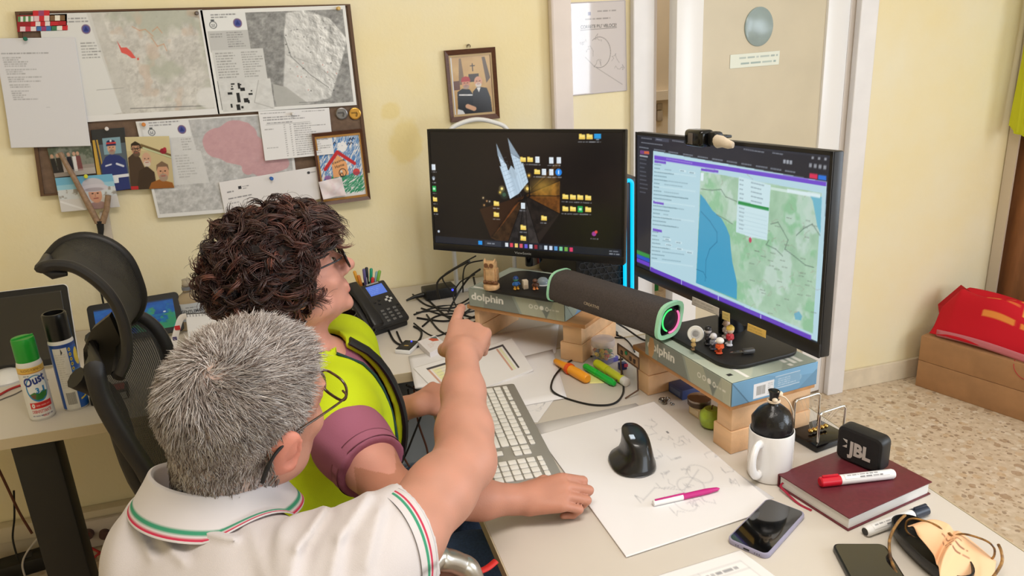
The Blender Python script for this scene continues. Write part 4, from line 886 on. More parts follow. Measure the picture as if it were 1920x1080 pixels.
  land = np.array((166, 196, 172.))+((n-.5)*46)[..., None]*np.array((1, .7, 1))+((n2-.5)*22)[..., None]
  g = np.clip((n-.47)*9, 0, 1)*.62; land = land*(1-g[..., None])+np.array((122, 178, 132.))*g[..., None]; wv = np.clip((cv.noise(24, 12, 4)-.56)*9, 0, 1)*.6; land = land*(1-wv[..., None])+np.array((196, 212, 206.))*wv[..., None]
  cv.a = cv.a*(1-mk[..., None])+land*mk[..., None]
  SEA = (68, 152, 188)
  cv.poly(Q((359, 338), (380, 362), (396, 386), (412, 410), (432, 428), (452, 446), (474, 486), (488, 522), (494, 590), (500, 640), (512, 690), (520, 730), (519, 800), (340, 728)), SEA)
  cv.poly(Q((836, 340), (892, 352), (886, 512), (872, 480), (862, 420), (852, 368)), (110, 176, 196))
  cv.poly(Q((770, 862), (792, 852), (806, 874), (800, 892), (776, 888)), (92, 160, 190), .8)
  cv.path(Q((362, 415), (400, 456), (432, 506), (432, 548), (400, 580), (384, 628), (380, 720)), 1.1, (40, 110, 146), .8); cv.path(Q((342, 668), (372, 680), (386, 706)), 1, (40, 110, 146), .8)
  for pts in (((362, 316), (410, 322), (450, 318), (470, 350), (520, 372)), ((430, 428), (470, 450), (500, 470)), ((668, 470), (700, 462), (722, 500), (744, 540), (730, 580), (770, 610), (820, 650), (856, 660)), ((660, 540), (648, 560), (690, 580), (720, 610)), ((780, 520), (812, 490), (850, 470), (884, 520))): cv.path(Q(*pts), 1, (92, 110, 100), .75)
  for k in range(46):
    x, y = rg.uniform(380, 870), rg.uniform(270, 900)
    p = [(x, y)]
    for _ in range(4): p.append((p[-1][0]+rg.uniform(-16, 18), p[-1][1]+rg.uniform(-12, 16)))
    pp = Q(*p)
    if mk[min(max(int(pp[0][1]), 0), cv.h-1), min(max(int(pp[0][0]), 0), cv.w-1)] > .5 and (x > 530 or y < 340): cv.path(pp, .7, (150, 140, 130), .5)
  for k in range(40):
    x, y = rg.uniform(530, 850), rg.uniform(420, 860); ln((x, y), (x+22, y+5), 1, (110, 120, 110), .6, 300+k, 1, .2)
  cv.poly(Q((668, 308), (886, 346), (884, 356), (668, 320)), (206, 226, 220), .8); cv.poly(Q((740, 316), (886, 338), (884, 356), (740, 332)), (214, 230, 236), .85)
  cv.poly(Q((362, 244), (374, 246), (372, 282), (360, 280)), (214, 230, 236)); cv.poly(Q((528, 262), (668, 300), (652, 542), (588, 528), (580, 536), (572, 524), (515, 505)), (196, 220, 226)); cv.poly(Q((525, 368), (660, 398), (659, 412), (524, 383)), (42, 138, 74))
  for k in range(5): ln((532, 276+k*20), (550, 280+k*20), 1, (120, 140, 150), .7, 400+k); ln((582, 288+k*20), (640, 302+k*20), 1, (120, 140, 150), .7, 420+k)
  for k in range(6): ln((530, 398+k*18), (552, 404+k*18), 1, (130, 150, 158), .7, 440+k); cv.path(Q((524, 410+k*18), (650, 440+k*18)), .6, (160, 188, 198), .8)
  x, y = c4(578, 540); cv.ell(x, y, 2.6, 3.2, (186, 70, 96))
  cv.poly(Q((140, 657), (846, 958), (845, 980), (139, 676)), (98, 62, 180))
  for (x, y) in ((276, 716), (438, 786), (624, 868)): cv.path(Q((x, y), (x, y+24)), 1.3, (190, 200, 230))
  for k, c in enumerate(((206, 216, 226), (206, 60, 90), (220, 190, 110), (200, 90, 110), (96, 90, 200), (60, 120, 190), (140, 40, 50), (206, 220, 232), (90, 160, 206), (70, 160, 90), (110, 160, 70), (206, 60, 100))): x, y = c4(326+k*19, 766+k*9.3); cv.rect(x-2.6, y-2.6, x+2.6, y+2.6, c, .9)
  x, y = c4(236, 732); cv.rect(x-3, y-3, x+3, y+3, (36, 130, 214)); ln((246, 738), (300, 762), 1, (120, 126, 136), .6, 7)
  ln((744, 950), (834, 990), 1, (190, 196, 206), .8, 8)
monR = monitor('right monitor showing a coastline map web page', ((1195, 247), (1565, 285), (1535, 670), (1188, 515)), (1.86, 1.322, 1.312, 1.85), paint_right, None, (.838, 1.318), .902, math.radians(96.6)-PI, 390, .026)
MR = monR[1]
def on_mr(px, py, off=.003): return MR.inverted() @ Vector(onplane(px, py, MR @ Vector((0, 0, off)), MR.col[2][:3]))
for (pts, col, lab) in (([(1298, 556), (1348, 578), (1347, 592), (1297, 571)], (206, 198, 194), 'whitish paper label stuck under the right screen'), ([(1354, 583), (1368, 588), (1368, 604), (1354, 598)], (214, 190, 120), 'small yellow sticky note under the right screen'), ([(1402, 606), (1436, 620), (1435, 634), (1401, 620)], (222, 184, 96), 'larger orange yellow sticky note under the right screen')):
  Q_ = [on_mr(*p) for p in pts]; cv = Canvas(30, 12, col); cv.lines(3, 2, 27, 10, 2, tuple(v*.75 for v in col), .6, 4)
  o = grid_mesh('sticky_note', cv, quadf(*[np.array(MR @ q) for q in Q_]), PRINT, thick=.0008); tag(o, lab, 'sticky note', 'notes on the right monitor')
# webcam on the right monitor with a pale cloth cover
wc = on_mr(1312, 262, .0205); t = thing('webcam', 'black webcam clipped on top of the right monitor', 'webcam', MR @ wc)
T_ = MR @ Matrix.Translation(wc)
mb = MB(T_); mb.box((0, .004, .002), (.062, .034, .034), bev=.008, seg=3); mb.build('body', BLKG, t, world=True)
MB(T_ @ Matrix.Rotation(-.12, 4, 'Y')).box((-.008, .003, .019), (.028, .022, .003), bev=.001).build('lens_cover', mat('lens_grey', (96, 88, 84), .3), t, world=True)
MB(T_).box((.042, .004, -.008), (.026, .028, .022), bev=.006).build('hinge', BLK, t, world=True)
MB(T_).box((0, monR[3]/2+.004-wc.y, -.030), (.045, .006, .062), bev=.002).build('clip', BLK, t, world=True)
cc = on_mr(1355, 266, .016); mb = MB(MR @ Matrix.Translation(cc))
rg = random.Random(5); pts = []
mb.tube([(-.028, .004, 0), (-.012, .000, .003), (.006, .001, .004), (.022, -.003, .002), (.034, -.004, 0)], [.010, .013, .011, .009, .006], 10, flat=.6)
tag(mb.build('cloth_scrap', mat('cream_cloth', (222, 208, 190), .8, bump=.3)), 'cream cloth scrap beside the webcam on the monitor top', 'cloth')
# ================================================================== things on the right hand desk
WOOD = mat('pine_wood', (226, 184, 142), .55, var=.07, scale=5, stretch=(1, 5, 5), bump=.15, bscale=60)
WOODO = mat('orange_wood', (204, 148, 96), .5, var=.12, scale=5, stretch=(1, 6, 6), bump=.15, bscale=60)
def local(F0, ex, z):
  ex = Vector((ex[0], ex[1], 0)).normalized(); ey = Vector((-ex.y, ex.x, 0))
  return Matrix(((ex.x, ey.x, 0, F0[0]), (ex.y, ey.y, 0, F0[1]), (0, 0, 1, z), (0, 0, 0, 1)))
RL, RD, RH = .297, .21, .05
RZ = .850
LS = ((.413, 1.919), (.653, -.757)); RS = ((.703, 1.435), (.115, -.993))
def rz_of(ex): return math.atan2(ex[1], ex[0])
def face_grid(name, cv, M, a, b, c, d, parent, m=PRINT, **k):
  return grid_mesh(name, cv, quadf(*[np.array(M @ Vector(p)) for p in (a, b, c, d)]), m, parent, world=True, **k)
def ream(label, S, torn, endlab):
  M = local(S[0], S[1], RZ); t = thing('paper_ream', label, 'paper ream', M @ Vector((RL/2, RD/2, 0)), rz_of(S[1]), group='paper reams under the monitors')
  MB(M).box((RL/2, RD/2, RH/2), (RL-.002, RD-.002, RH-.002), bev=.003).build('wrapper', mat('ream_wrap', (158, 166, 154), .45), t, world=True)
  G1, G2, G3 = (128, 132, 126), (172, 174, 156), (146, 152, 142)
  cv = Canvas(240, 42, G1); cv.poly([(0, 0), (46, 0), (38, 42), (0, 42)], G3); cv.poly([(116, 0), (240, 0), (240, 42), (136, 42)], G2); cv.poly([(112, 0), (118, 0), (138, 42), (132, 42)], (150, 158, 150)); cv.poly([(168, 0), (216, 0), (198, 42)], G3); cv.poly([(216, 0), (240, 0), (240, 42), (222, 42)], (180, 182, 162)); cv.poly([(188, 24), (204, 24), (196, 42)], (120, 126, 120))
  cv.text('dolphin', 7, 25, 17, (232, 228, 222), 84, bold=.03)
  if torn: cv.poly([(16, 2), (26, 2), (30, 14), (28, 30), (22, 42), (12, 42), (10, 22)], (196, 152, 104))
  for x in (160, 173, 186): cv.ring(x, 19, 4, 4, 1.6, (226, 224, 216))
  cv.rect(183, 15, 190, 23, (226, 224, 216)); cv.ring(199, 20, 3, 4, 1.6, (226, 224, 216)); cv.lines(204, 18, 228, 23, 1, (226, 224, 216), .9, 4, 3.5, .1)
  e = .0006
  face_grid('front_print', cv, M, (0.001, -e, RH), (RL-.001, -e, RH), (RL-.001, -e, 0.001), (0.001, -e, 0.001), t)
  cv = Canvas(160, 114, (168, 178, 166)); cv.poly([(0, 0), (60, 0), (20, 114), (0, 114)], (150, 158, 148)); cv.poly([(90, 114), (130, 60), (160, 90), (160, 114)], (184, 190, 174)); cv.poly([(110, 0), (160, 0), (160, 50)], (148, 158, 148)); cv.rect(126, 88, 156, 92, (236, 234, 230)); cv.rect(4, 104, 26, 108, (236, 234, 230)); cv.lines(132, 12, 156, 36, 3, (236, 234, 230), .9, 5, 5, .1); cv.rect(140, 100, 145, 106, (24, 24, 24))
  face_grid('top_print', cv, M, (0.001, RD, RH+e), (RL-.001, RD, RH+e), (RL-.001, .001, RH+e), (.001, .001, RH+e), t)
  B1 = (112, 156, 190) if endlab else (150, 162, 150)
  cv = Canvas(170, 42, B1); cv.poly([(0, 0), (34, 42), (0, 42)], tuple(v*.94 for v in B1)); cv.line(0, 0, 34, 42, 1.3, tuple(v*.6 for v in B1)); cv.poly([(60, 0), (170, 0), (170, 20), (120, 16)], tuple(min(255, v*1.08) for v in B1)); cv.poly([(130, 42), (170, 12), (170, 42)], tuple(v*.92 for v in B1))
  if endlab:
    cv.rect(42, 12, 82, 38, (226, 224, 226)); [cv.rect(48+k*2.2, 17, 49.2+k*2.2, 33, (120, 116, 110)) for k in range(8)]; cv.lines(70, 15, 80, 36, 6, (150, 150, 150), .8, 3)
    cv.ring(108, 20, 28, 11, 1.2, (190, 210, 226), .4); cv.rect(84, 8, 134, 30, (130, 168, 198)); cv.rect(84, 8, 134, 9, (206, 218, 228)); cv.rect(84, 29, 134, 30, (206, 218, 228)); cv.lines(90, 12, 130, 27, 4, (206, 218, 230), .8, 6)
  else: cv.poly([(40, 42), (100, 0), (170, 0), (170, 42)], (112, 150, 186))
  face_grid('end_print', cv, M, (RL+e, .001, RH), (RL+e, RD-.001, RH), (RL+e, RD-.001, .001), (RL+e, .001, .001), t)
ream('grey green paper ream with intact white lettering under the left monitor', LS, False, False)
ream('paper ream with blue end and torn lettering under the right monitor', RS, True, True)
def stand(label, S, x0, x1, xb):
  M = local(S[0], S[1], DZ); t = thing('monitor_riser', label, 'wooden riser', M @ Vector((RL/2, RD/2, 0)), rz_of(S[1]), group='wooden risers under the reams')
  hb = RZ-DZ-.0005; bt = .011
  MB(M).box(((x0+x1)/2, RD/2+.004, hb-bt/2), (x1-x0, RD, bt), bev=.0015).build('board', WOODO, t, world=True)
  for (a, b, st) in ((xb[0], xb[1], 0), (xb[2], xb[3], 1)):
    hh = hb-bt
    MB(M).box(((a+b)/2, RD/2+.006, hh*.25), (b-a+(.008 if st else 0), RD-.012, hh*.5-.0006), bev=.002).build('block', WOOD, t, world=True)
    MB(M).box(((a+b)/2+(.003 if st else 0), RD/2+.006, hh*.75), (b-a-.003, RD-.014, hh*.5-.0006), bev=.002).build('block', WOOD, t, world=True)
stand('wooden block riser under the left ream with papers beneath', LS, -.012, .352, (.004, .022, .278, .335))
stand('wooden block riser under the right ream with trinkets beneath', RS, -.06, .290, (-.05, -.005, .236, .284))

# soundbar bridging the two reams
a = onz(1047, 533, .950); b = onz(1258, 601, .950); d = (b-a)/np.linalg.norm(b-a); Lb = np.linalg.norm(b-a)
t = thing('soundbar', 'dark grey fabric soundbar with glowing end caps bridging the two reams', 'soundbar', ((a+b)/2)-[0, 0, .040], rz_of(d))
M = local(a, d, .950)   # x along the bar, -y towards the user
prof = []
for ang in range(0, 360, 12):
  c_, s_ = math.cos(math.radians(ang)), math.sin(math.radians(ang)); k = (abs(c_)**3.2+abs(s_)**3.2)**(-1/3.2); y, z = .036*c_*k, .036*s_*k; prof.append((y+z*.22, z))
def barsec(x0, x1, sc=1.0, inner=None):
  mb = MB(M); n = len(prof); vs = [(x0, p[0]*sc, p[1]*sc) for p in prof]+[(x1, p[0]*sc, p[1]*sc) for p in prof]
  fs = [(i, (i+1) % n, n+(i+1) % n, n+i) for i in range(n)]
  if inner is None: fs += [tuple(range(n))[::-1], tuple(range(n, 2*n))]
  else:
    vs += [(x0, p[0]*inner, p[1]*inner) for p in prof]+[(x1, p[0]*inner, p[1]*inner) for p in prof]
    fs += [(2*n+i, 3*n+i, 3*n+(i+1) % n, 2*n+(i+1) % n) for i in range(n)]+[(i, 2*n+i, 2*n+(i+1) % n, (i+1) % n) for i in range(n)]+[(n+i, n+(i+1) % n, 3*n+(i+1) % n, 3*n+i) for i in range(n)]
  return mb.add(vs, fs)
barsec(.006, Lb-.008).build('fabric_body', mat('speaker_fabric', (72, 64, 62), .9, var=.1, scale=300, bump=.4, bscale=900), t, world=True)
GLOWG = mat('mint_end_ring', (150, 190, 160), .4, emit=(120, 200, 150), estr=.22)
barsec(0, .007, 1.05, .9).build('end_ring', GLOWG, t, world=True)
barsec(Lb-.009, Lb, 1.08, .86).build('end_ring', GLOWG, t, world=True)
barsec(Lb-.009, Lb-.004, .88).build('end_cap', BLKG, t, world=True)
mb = MB(M); mb.tube([(Lb-.002, .024*math.cos(q), .024*math.sin(q)) for q in np.linspace(PI*.45, PI*1.35, 22)], .0018, 6); mb.build('light_arc', mat('led_green', (20, 60, 30), .3, emit=(70, 240, 120), estr=1.1), t, world=True)
mb = MB(M); mb.tube([(Lb-.001, .027*math.cos(q), .027*math.sin(q)) for q in np.linspace(-PI*.55, PI*.2, 22)], .0022, 6); mb.build('light_arc', mat('led_pink', (60, 20, 40), .3, emit=(255, 120, 180), estr=1.0), t, world=True)
MB(M @ Matrix.Translation((Lb-.006, 0, 0)) @ Matrix.Rotation(PI/2, 4, 'Y')).lathe([(.021, 0), (.021, .004), (.014, .0055), (.004, .004)], 24).build('driver', BLK, t, world=True)
MB(M).box((Lb-.05, .004, -.036), (.04, .05, .006)).build('foot', BLK, t, world=True); MB(M).box((.04, .004, -.036), (.04, .05, .006)).build('foot', BLK, t, world=True)
Mt = M @ Matrix.Translation((Lb*.45, -.0415, -.004)) @ Matrix.Rotation(PI/2-.10, 4, 'X')
text_mesh('logo', 'CREATIVE', mat('logo_pale', (196, 178, 150), .4), t, basis(t).inverted() @ Mt, .007, .05, lift=.0015)

# computer tower behind the left monitor
tw = thing('computer_tower', 'black computer tower with a bright cyan light loop behind the left monitor', 'computer', (.90, 2.28, DZ))
TX0, TX1, TY, TZ = .795, 1.008, 2.10, 1.115
MB().box(((TX0+TX1)/2, TY+.19, (DZ+TZ)/2+.005), (TX1-TX0, .37, TZ-DZ-.01), bev=.006).build('case', BLK, tw, world=True)
mb = MB();
for r_ in range(9):
  for c_ in range(6):
    x = TX0+.02+c_*.026+(r_ % 2)*.013; z = DZ+.03+r_*.022
    if x < TX1-.05: mb.tube([(x+.012*math.cos(q), TY-.001, z+.012*math.sin(q)) for q in np.linspace(0, 2*PI, 7)[:-1]], .0014, 4, closed=True)
mb.build('mesh_grille', mat('grille_grey', (58, 60, 66), .4), tw, world=True)
zt = ony(1180, 338, TY-.008)[2]; xa, xb_ = ony(1171.5, 450, TY-.008)[0], ony(1185.5, 450, TY-.008)[0]; rr = (xb_-xa)/2
pts = [(xa, TY-.008, DZ+.005), (xa, TY-.008, zt-rr)]+[((xa+xb_)/2-rr*math.cos(q), TY-.008, zt-rr+rr*math.sin(q)) for q in np.linspace(0, PI, 10)[1:-1]]+[(xb_, TY-.008, zt-rr), (xb_, TY-.008, DZ+.005)]
MB().tube(pts, .0058, 10).build('light_loop', mat('led_cyan', (0, 60, 80), .3, emit=(0, 190, 250), estr=1.25), tw, world=True)
MB().box(((xa+xb_)/2, TY-.002, (DZ+zt)/2), (rr*2.4, .008, zt-DZ-.006), bev=.002).build('light_channel', mat('deep_navy', (10, 16, 40), .3), tw, world=True)
for f in ((.82, 2.13), (.98, 2.13), (.82, 2.43), (.98, 2.43)): MB().cyl((f[0], f[1], DZ), (f[0], f[1], DZ+.011), .014).build('foot', BLK, tw, world=True)

# carved owl and little toys on the left monitor base (base top about .910)
BT = RZ+RH+.0105
def at_base(px, py): return onz(px, py, BT)
c = at_base(922, 541); t = thing('owl_figure', 'carved wooden owl on a round base at the left monitor', 'figurine', c); OW = mat('owl_wood', (206, 166, 122), .55, var=.12, scale=60); OD = mat('owl_wood_dark', (122, 84, 58), .55)
T_ = Matrix.Translation(c) @ Matrix.Rotation(rz_of(LS[1])+.15, 4, 'Z')
MB(T_).lathe([(.020, 0), (.0215, .002), (.0215, .011), (.020, .013)], 28).build('round_base', OW, t, world=True)
MB(T_).cyl((-.02, -.004, .018), (.02, -.004, .018), .0052, n=12).build('perch', OD, t, world=True)
mb = MB(T_); mb.box((0, .002, .040), (.030, .022, .040), bev=.006, seg=3); mb.box((0, .001, .064), (.032, .022, .022), bev=.004); mb.add([(-.016, -.008, .074), (-.008, -.008, .074), (-.015, 0, .084), (-.014, .008, .074)], [(0, 1, 2), (1, 3, 2), (3, 0, 2), (0, 3, 1)]); mb.add([(.016, -.008, .074), (.008, -.008, .074), (.015, 0, .084), (.014, .008, .074)], [(0, 2, 1), (1, 2, 3), (3, 2, 0), (0, 1, 3)]); mb.build('body', OW, t, world=True)
mb = MB(T_)
for s_ in (-1, 1): mb.lathe([(.0062, 0), (.0062, .0012), (.0022, .0012), (.0022, .0004)], 16, Matrix.Translation((s_*.0075, -.0100, .066)) @ Matrix.Rotation(PI/2, 4, 'X'))
mb.build('eye_rings', OD, t, world=True)
MB(T_).cyl((0, -.010, .062), (0, -.0135, .0585), .0022, .0005, 8).build('beak', OD, t, world=True)
for s_ in (-1, 1): MB(T_).box((s_*.0165, .002, .040), (.005, .018, .034), bev=.002).build('wing', mat('owl_wing', (188, 146, 104), .55, var=.15, scale=90), t, world=True)
for s_ in (-1, 1): MB(T_).ball((s_*.008, -.009, .022), (.004, .004, .003), 10, 6).build('foot', OD, t, world=True)
def toy(px, py, label, bodyc, headc, basec, h=.032, r=.008, head=True, z=BT, name='toy_figure', cat='toy figure', group=None, hatc=None, rz=0.0):
  c = onz(px, py, z); t = thing(name, label, cat, c, group=group); T_ = Matrix.Translation(c) @ Matrix.Rotation(rz, 4, 'Z'); k = lambda col: mat('toy_%d_%d_%d' % col, col, .35)
  mb = MB(T_); mb.ball((-r*.55, -r*.2, h*.07), (r*.5, r*.75, h*.08), 12, 8); mb.ball((r*.55, -r*.2, h*.07), (r*.5, r*.75, h*.08), 12, 8); mb.cyl((-r*.5, 0, h*.05), (-r*.4, 0, h*.35), r*.36, r*.4, 10); mb.cyl((r*.5, 0, h*.05), (r*.4, 0, h*.35), r*.36, r*.4, 10); mb.build('legs', k(basec), t, world=True)
  mb = MB(T_); mb.lathe([(r*.6, h*.28), (r*.95, h*.38), (r*.85, h*.55), (r*.4, h*.64)], 16);
  mb.tube([(r*.7, 0, h*.57), (r*1.15, -r*.1, h*.46), (r*1.1, -r*.6, h*.38)], [r*.26, r*.24, r*.22], 8); mb.tube([(-r*.7, 0, h*.57), (-r*1.15, -r*.1, h*.46), (-r*1.1, -r*.6, h*.38)], [r*.26, r*.24, r*.22], 8); mb.build('torso', k(bodyc), t, world=True)
  mb = MB(T_); mb.ball((0, 0, h*.8), (r*.92, r*.88, h*.2), 16, 12); mb.ball((0, -r*.9, h*.77), (r*.2, r*.18, r*.2), 8, 6); mb.build('head', k(headc), t, world=True)
  if hatc: MB(T_).lathe([(r*.96, h*.84), (r*.9, h*.93), (r*.5, h*1.02), (.0004, h*1.05)], 16).build('cap', k(hatc), t, world=True)
  return t
toy(968, 543, 'small blue and green toy figure standing right of the carved owl', (46, 96, 160), (70, 130, 110), (190, 140, 50), .036, .008, hatc=(30, 60, 120), group='toys on the left monitor base')
c = at_base(985, 541); t = thing('toy_block', 'cream plastic toy block between the blue figure and the glass dome', 'toy', c, group='toys on the left monitor base'); T_ = Matrix.Translation(c)
MB(T_).box((0, 0, .012), (.014, .016, .024), bev=.002).build('block', mat('cream_plastic', (216, 200, 180), .4), t, world=True); MB(T_).box((0, -.0085, .008), (.010, .001, .008)).build('panel', mat('pale_pane', (190, 170, 150), .4), t, world=True)
toy(1004, 543, 'tiny brown and orange toy figure in front of the glass dome', (86, 56, 44), (96, 66, 52), (214, 138, 84), .030, .0075, group='toys on the left monitor base')
c = at_base(1018, 533); t = thing('glass_dome', 'little clear glass dome lying on the left monitor base', 'glass dome', c, group='toys on the left monitor base'); T_ = Matrix.Translation(c) @ Matrix.Rotation(1.2, 4, 'Y')
MB(Matrix.Translation(c) ).lathe([(.016, 0), (.017, .003), (.015, .012), (.009, .018), (.0005, .020)], 24).build('dome', mat('pale_blue_glass', (190, 206, 220), .06, trans=.6, ior=1.3), t, world=True); MB(Matrix.Translation(c)).lathe([(.0185, 0), (.0185, .002), (.017, .003)], 24).build('rim', mat('pale_grey_plastic', (200, 200, 204), .3), t, world=True)
# figures on the right monitor base
G_ = 'figurines on the right monitor base'
RZR = rz_of(RS[1])-.4
c = onz(1304, 640, BT); t = thing('white_token', 'white oval token leaning beside the soundbar end', 'token', c, group=G_); T_ = Matrix.Translation(c+[0, 0, .017]) @ Matrix.Rotation(-.7, 4, 'Z') @ Matrix.Rotation(PI/2-.3, 4, 'X')
MB(T_).lathe([(.0165, -.0015), (.0175, 0), (.0165, .0015)], 28).build('disc', WHITEP, t, world=True); MB(T_).lathe([(.010, .0016), (.010, .0022), (.007, .0022), (.007, .0016)], 24).build('rim', mat('pale_grey_plastic'), t, world=True)
toy(1300, 656, 'small brass figure nearest the soundbar end', (176, 146, 96), (196, 170, 120), (120, 92, 60), .026, .0055, group=G_, rz=RZR)
toy(1327, 646, 'dark figure with pale face, left of the orange one', (40, 38, 46), (206, 200, 206), (32, 30, 36), .040, .0085, group=G_, hatc=(30, 28, 32), rz=RZR)
toy(1337, 655, 'grey and white figure behind the orange figure', (120, 122, 136), (206, 202, 206), (60, 60, 76), .036, .008, group=G_, rz=RZR)
toy(1349, 662, 'orange figure with a round white head, foremost of the group', (206, 84, 40), (224, 220, 216), (196, 72, 34), .034, .0095, group=G_, rz=RZR)
toy(1368, 648, 'red and white figure with yellow hair, right of the orange one', (190, 60, 70), (224, 200, 180), (206, 206, 214), .044, .009, group=G_, hatc=(214, 180, 80), rz=RZR)
toy(1361, 634, 'pale pink figure standing behind the red and white one', (214, 200, 196), (206, 176, 158), (196, 180, 176), .042, .0085, group=G_, rz=RZR)
a, b = onz(1368, 664, BT+.004), onz(1416, 658, BT+.004); t = thing('pocket_knife', 'silver pocket knife lying beside the figurines', 'pocket knife', (a+b)/2, group=None)
dd = (b-a)/np.linalg.norm(b-a); M = local(a, dd, BT); Lk = np.linalg.norm(b-a)
MB(M).prism([(0, 0), (Lk*.6, -.006), (Lk*.62, .004), (.01, .004)], .0018, z0=.006).build('blade', STEEL, t, world=True); MB(M).box((Lk*.72, 0, .006), (Lk*.5, .012, .011), bev=.004).build('handle', mat('knife_grey', (92, 92, 94), .4, metal=.6), t, world=True)

# mug with black cap of cloth tied with string
c = onz(1442, 889); c[1] += .0; t = thing('mug', 'white mug with handle, stuffed with a black tied bundle', 'mug', c)
T_ = Matrix.Translation(c) @ Matrix.Rotation(math.atan2(-.35, -1)+.15, 4, 'Z'); CER = mat('white_ceramic', (232, 230, 230), .12, coat=.5)
MB(T_).lathe([(.034, 0), (.0385, .002), (.0405, .008), (.0405, .092), (.0398, .0955), (.0385, .096), (.0372, .0945), (.0368, .088), (.0365, .012), (.0345, .008), (.001, .007)], 48).build('body', CER, t, world=True)
MB(T_).tube(catmull([(.038, 0, .080), (.052, 0, .083), (.064, 0, .070), (.067, 0, .050), (.060, 0, .030), (.048, 0, .020), (.038, 0, .020)], 6), .0062, 12, flat=1.35).build('handle', CER, t, world=True)
b_ = thing('tied_bundle', 'round black plastic bundle tied with string sitting in the white mug', 'bundle', c+[0, 0, .055])
mb = MB(Matrix.Translation(c)); mb.lathe([(.02, .06), (.0345, .075), (.0362, .092), (.0375, .104), (.036, .118), (.030, .131), (.020, .140), (.010, .145), (.0075, .150), (.0065, .156), (.0085, .166), (.010, .172), (.007, .170), (.0006, .168)], 30)
for i, v in enumerate(mb.v):
  n_ = mnoise.noise(v*60.0)*.0028; q = Vector((v.x-c[0], v.y-c[1], 0)); v += q.normalized()*n_ if q.length > 1e-6 else Vector((0, 0, 0))
mb.build('bag', mat('black_bag', (17, 17, 20), .28, bump=.5, bscale=120), b_, world=True)
mb = MB(Matrix.Translation(c)); mb.tube([(.0105*math.cos(q), .0105*math.sin(q), .151+.0016*q/6) for q in np.linspace(0, 12, 40)], .0016, 6); mb.ball((.009, -.004, .166), (.006, .005, .005)); mb.ball((-.004, -.009, .158), (.005, .005, .004)); mb.tube(catmull([(.006, -.006, .165), (.016, -.010, .160), (.026, -.012, .146), (.035, -.010, .126), (.0385, -.006, .108)], 6), .0015, 6); mb.build('string', mat('cream_string', (222, 204, 182), .8), b_, world=True)

# Newton cradle
p0 = onz(1497, 822); p1 = onz(1532, 850); p2 = onz(1594, 828)
ex = (p2-p1); ex[2] = 0; M = local(p1, ex, DZ); t = thing('newtons_cradle', "small newton's cradle with chrome frames between mug and speaker", "newton's cradle", M @ Vector((.042, .045, 0)), rz_of(ex))
MB(M).box((.042, .040, .008), (.088, .080, .016), bev=.003).build('base', BLKG, t, world=True)
for y in (.008, .072): MB(M).tube(catmull([(.008, y, .014), (.008, y, .070), (.010, y, .078), (.018, y, .081), (.042, y, .081), (.066, y, .081), (.074, y, .078), (.076, y, .070), (.076, y, .014)], 4), .0026, 10).build('frame', STEEL, t, world=True)
for k in range(5):
  MB(M).ball((.022+k*.0102, .040, .0235), .005, 14, 10).build('ball', mat('brass_ball', (196, 160, 90), .15, metal=1), t, world=True)
  mb = MB(M); mb.cyl((.022+k*.0102, .040, .027), (.022+k*.0102, .008, .080), .0002, n=4); mb.cyl((.022+k*.0102, .040, .027), (.022+k*.0102, .072, .080), .0002, n=4); mb.build('string', mat('clear_line', (190, 190, 190), .3), t, world=True)

# notebook, speaker, markers
nn_, nl, nr = onz(1590, 997), onz(1459.5, 911), onz(1745, 927)
ex = nr-nn_; W_ = np.linalg.norm(ex); ey = nl-nn_; L_ = np.linalg.norm(ey); M = local(nn_, ex, DZ); NB = .026
t = thing('notebook', 'burgundy hardcover notebook carrying the speaker and red marker', 'notebook', M @ Vector((W_/2, L_/2, 0)), rz_of(ex)); MAR = mat('burgundy_leather', (98, 38, 46), .42, var=.06, scale=120, bump=.1)
MB(M).box((W_/2, L_/2, .0012), (W_, L_, .0024), bev=.001).build('back_cover', MAR, t, world=True); MB(M).box((W_/2, L_/2, NB-.0012), (W_, L_, .0024), bev=.001).build('front_cover', MAR, t, world=True)
MB(M).box((W_/2, L_-.001, NB/2), (W_, .002, NB-.002), bev=.0008).build('spine', MAR, t, world=True)
mb = MB(M); mb.box((W_/2, L_/2, NB/2), (W_-.008, L_-.007, NB-.005)); mb.build('pages', mat('page_edges', (226, 224, 222), .7, var=.05, scale=2, stretch=(1, 1, 900)), t, world=True)
MB(M).tube(catmull([(.01, L_-.01, NB*.5), (-.004, L_-.012, NB*.35), (-.008, L_-.03, .006), (-.010, L_-.06, .0015), (-.006, L_-.085, .0012)], 5), .0022, 6, flat=.25).build('ribbon', mat('ribbon_wine', (150, 24, 52), .5), t, world=True)
# speaker standing on the notebook
tz = DZ+NB+.0003
sl, sr_ = onz(1566, 856, tz), onz(1640, 888, tz); ex = sr_-sl; M = local(sl, ex, tz); SW_, SD_, SH_ = .086, .031, .068
t = thing('bluetooth_speaker', 'small black speaker with silver letters standing on the burgundy notebook', 'speaker', M @ Vector((SW_/2, SD_/2, 0)), rz_of(ex))
mb = MB(M @ Matrix.Translation((SW_/2, SD_, SH_/2)) @ Matrix.Rotation(PI/2, 4, 'X')); mb.prism(rrect(SW_, SH_, .013, 6), SD_, bev=.004); mb.build('body', mat('speaker_black', (22, 22, 24), .5), t, world=True)
MB(M @ Matrix.Translation((SW_/2, .0004, SH_/2)) @ Matrix.Rotation(PI/2, 4, 'X')).prism(rrect(SW_-.010, SH_-.010, .010, 6), .0012).build('grille', mat('speaker_mesh', (27, 26, 28), .8, bump=.5, bscale=700), t, world=True)
Mt = basis(t).inverted() @ M @ Matrix.Translation((SW_*.50, -.0012, SH_*.50)) @ Matrix.Rotation(PI/2, 4, 'X')
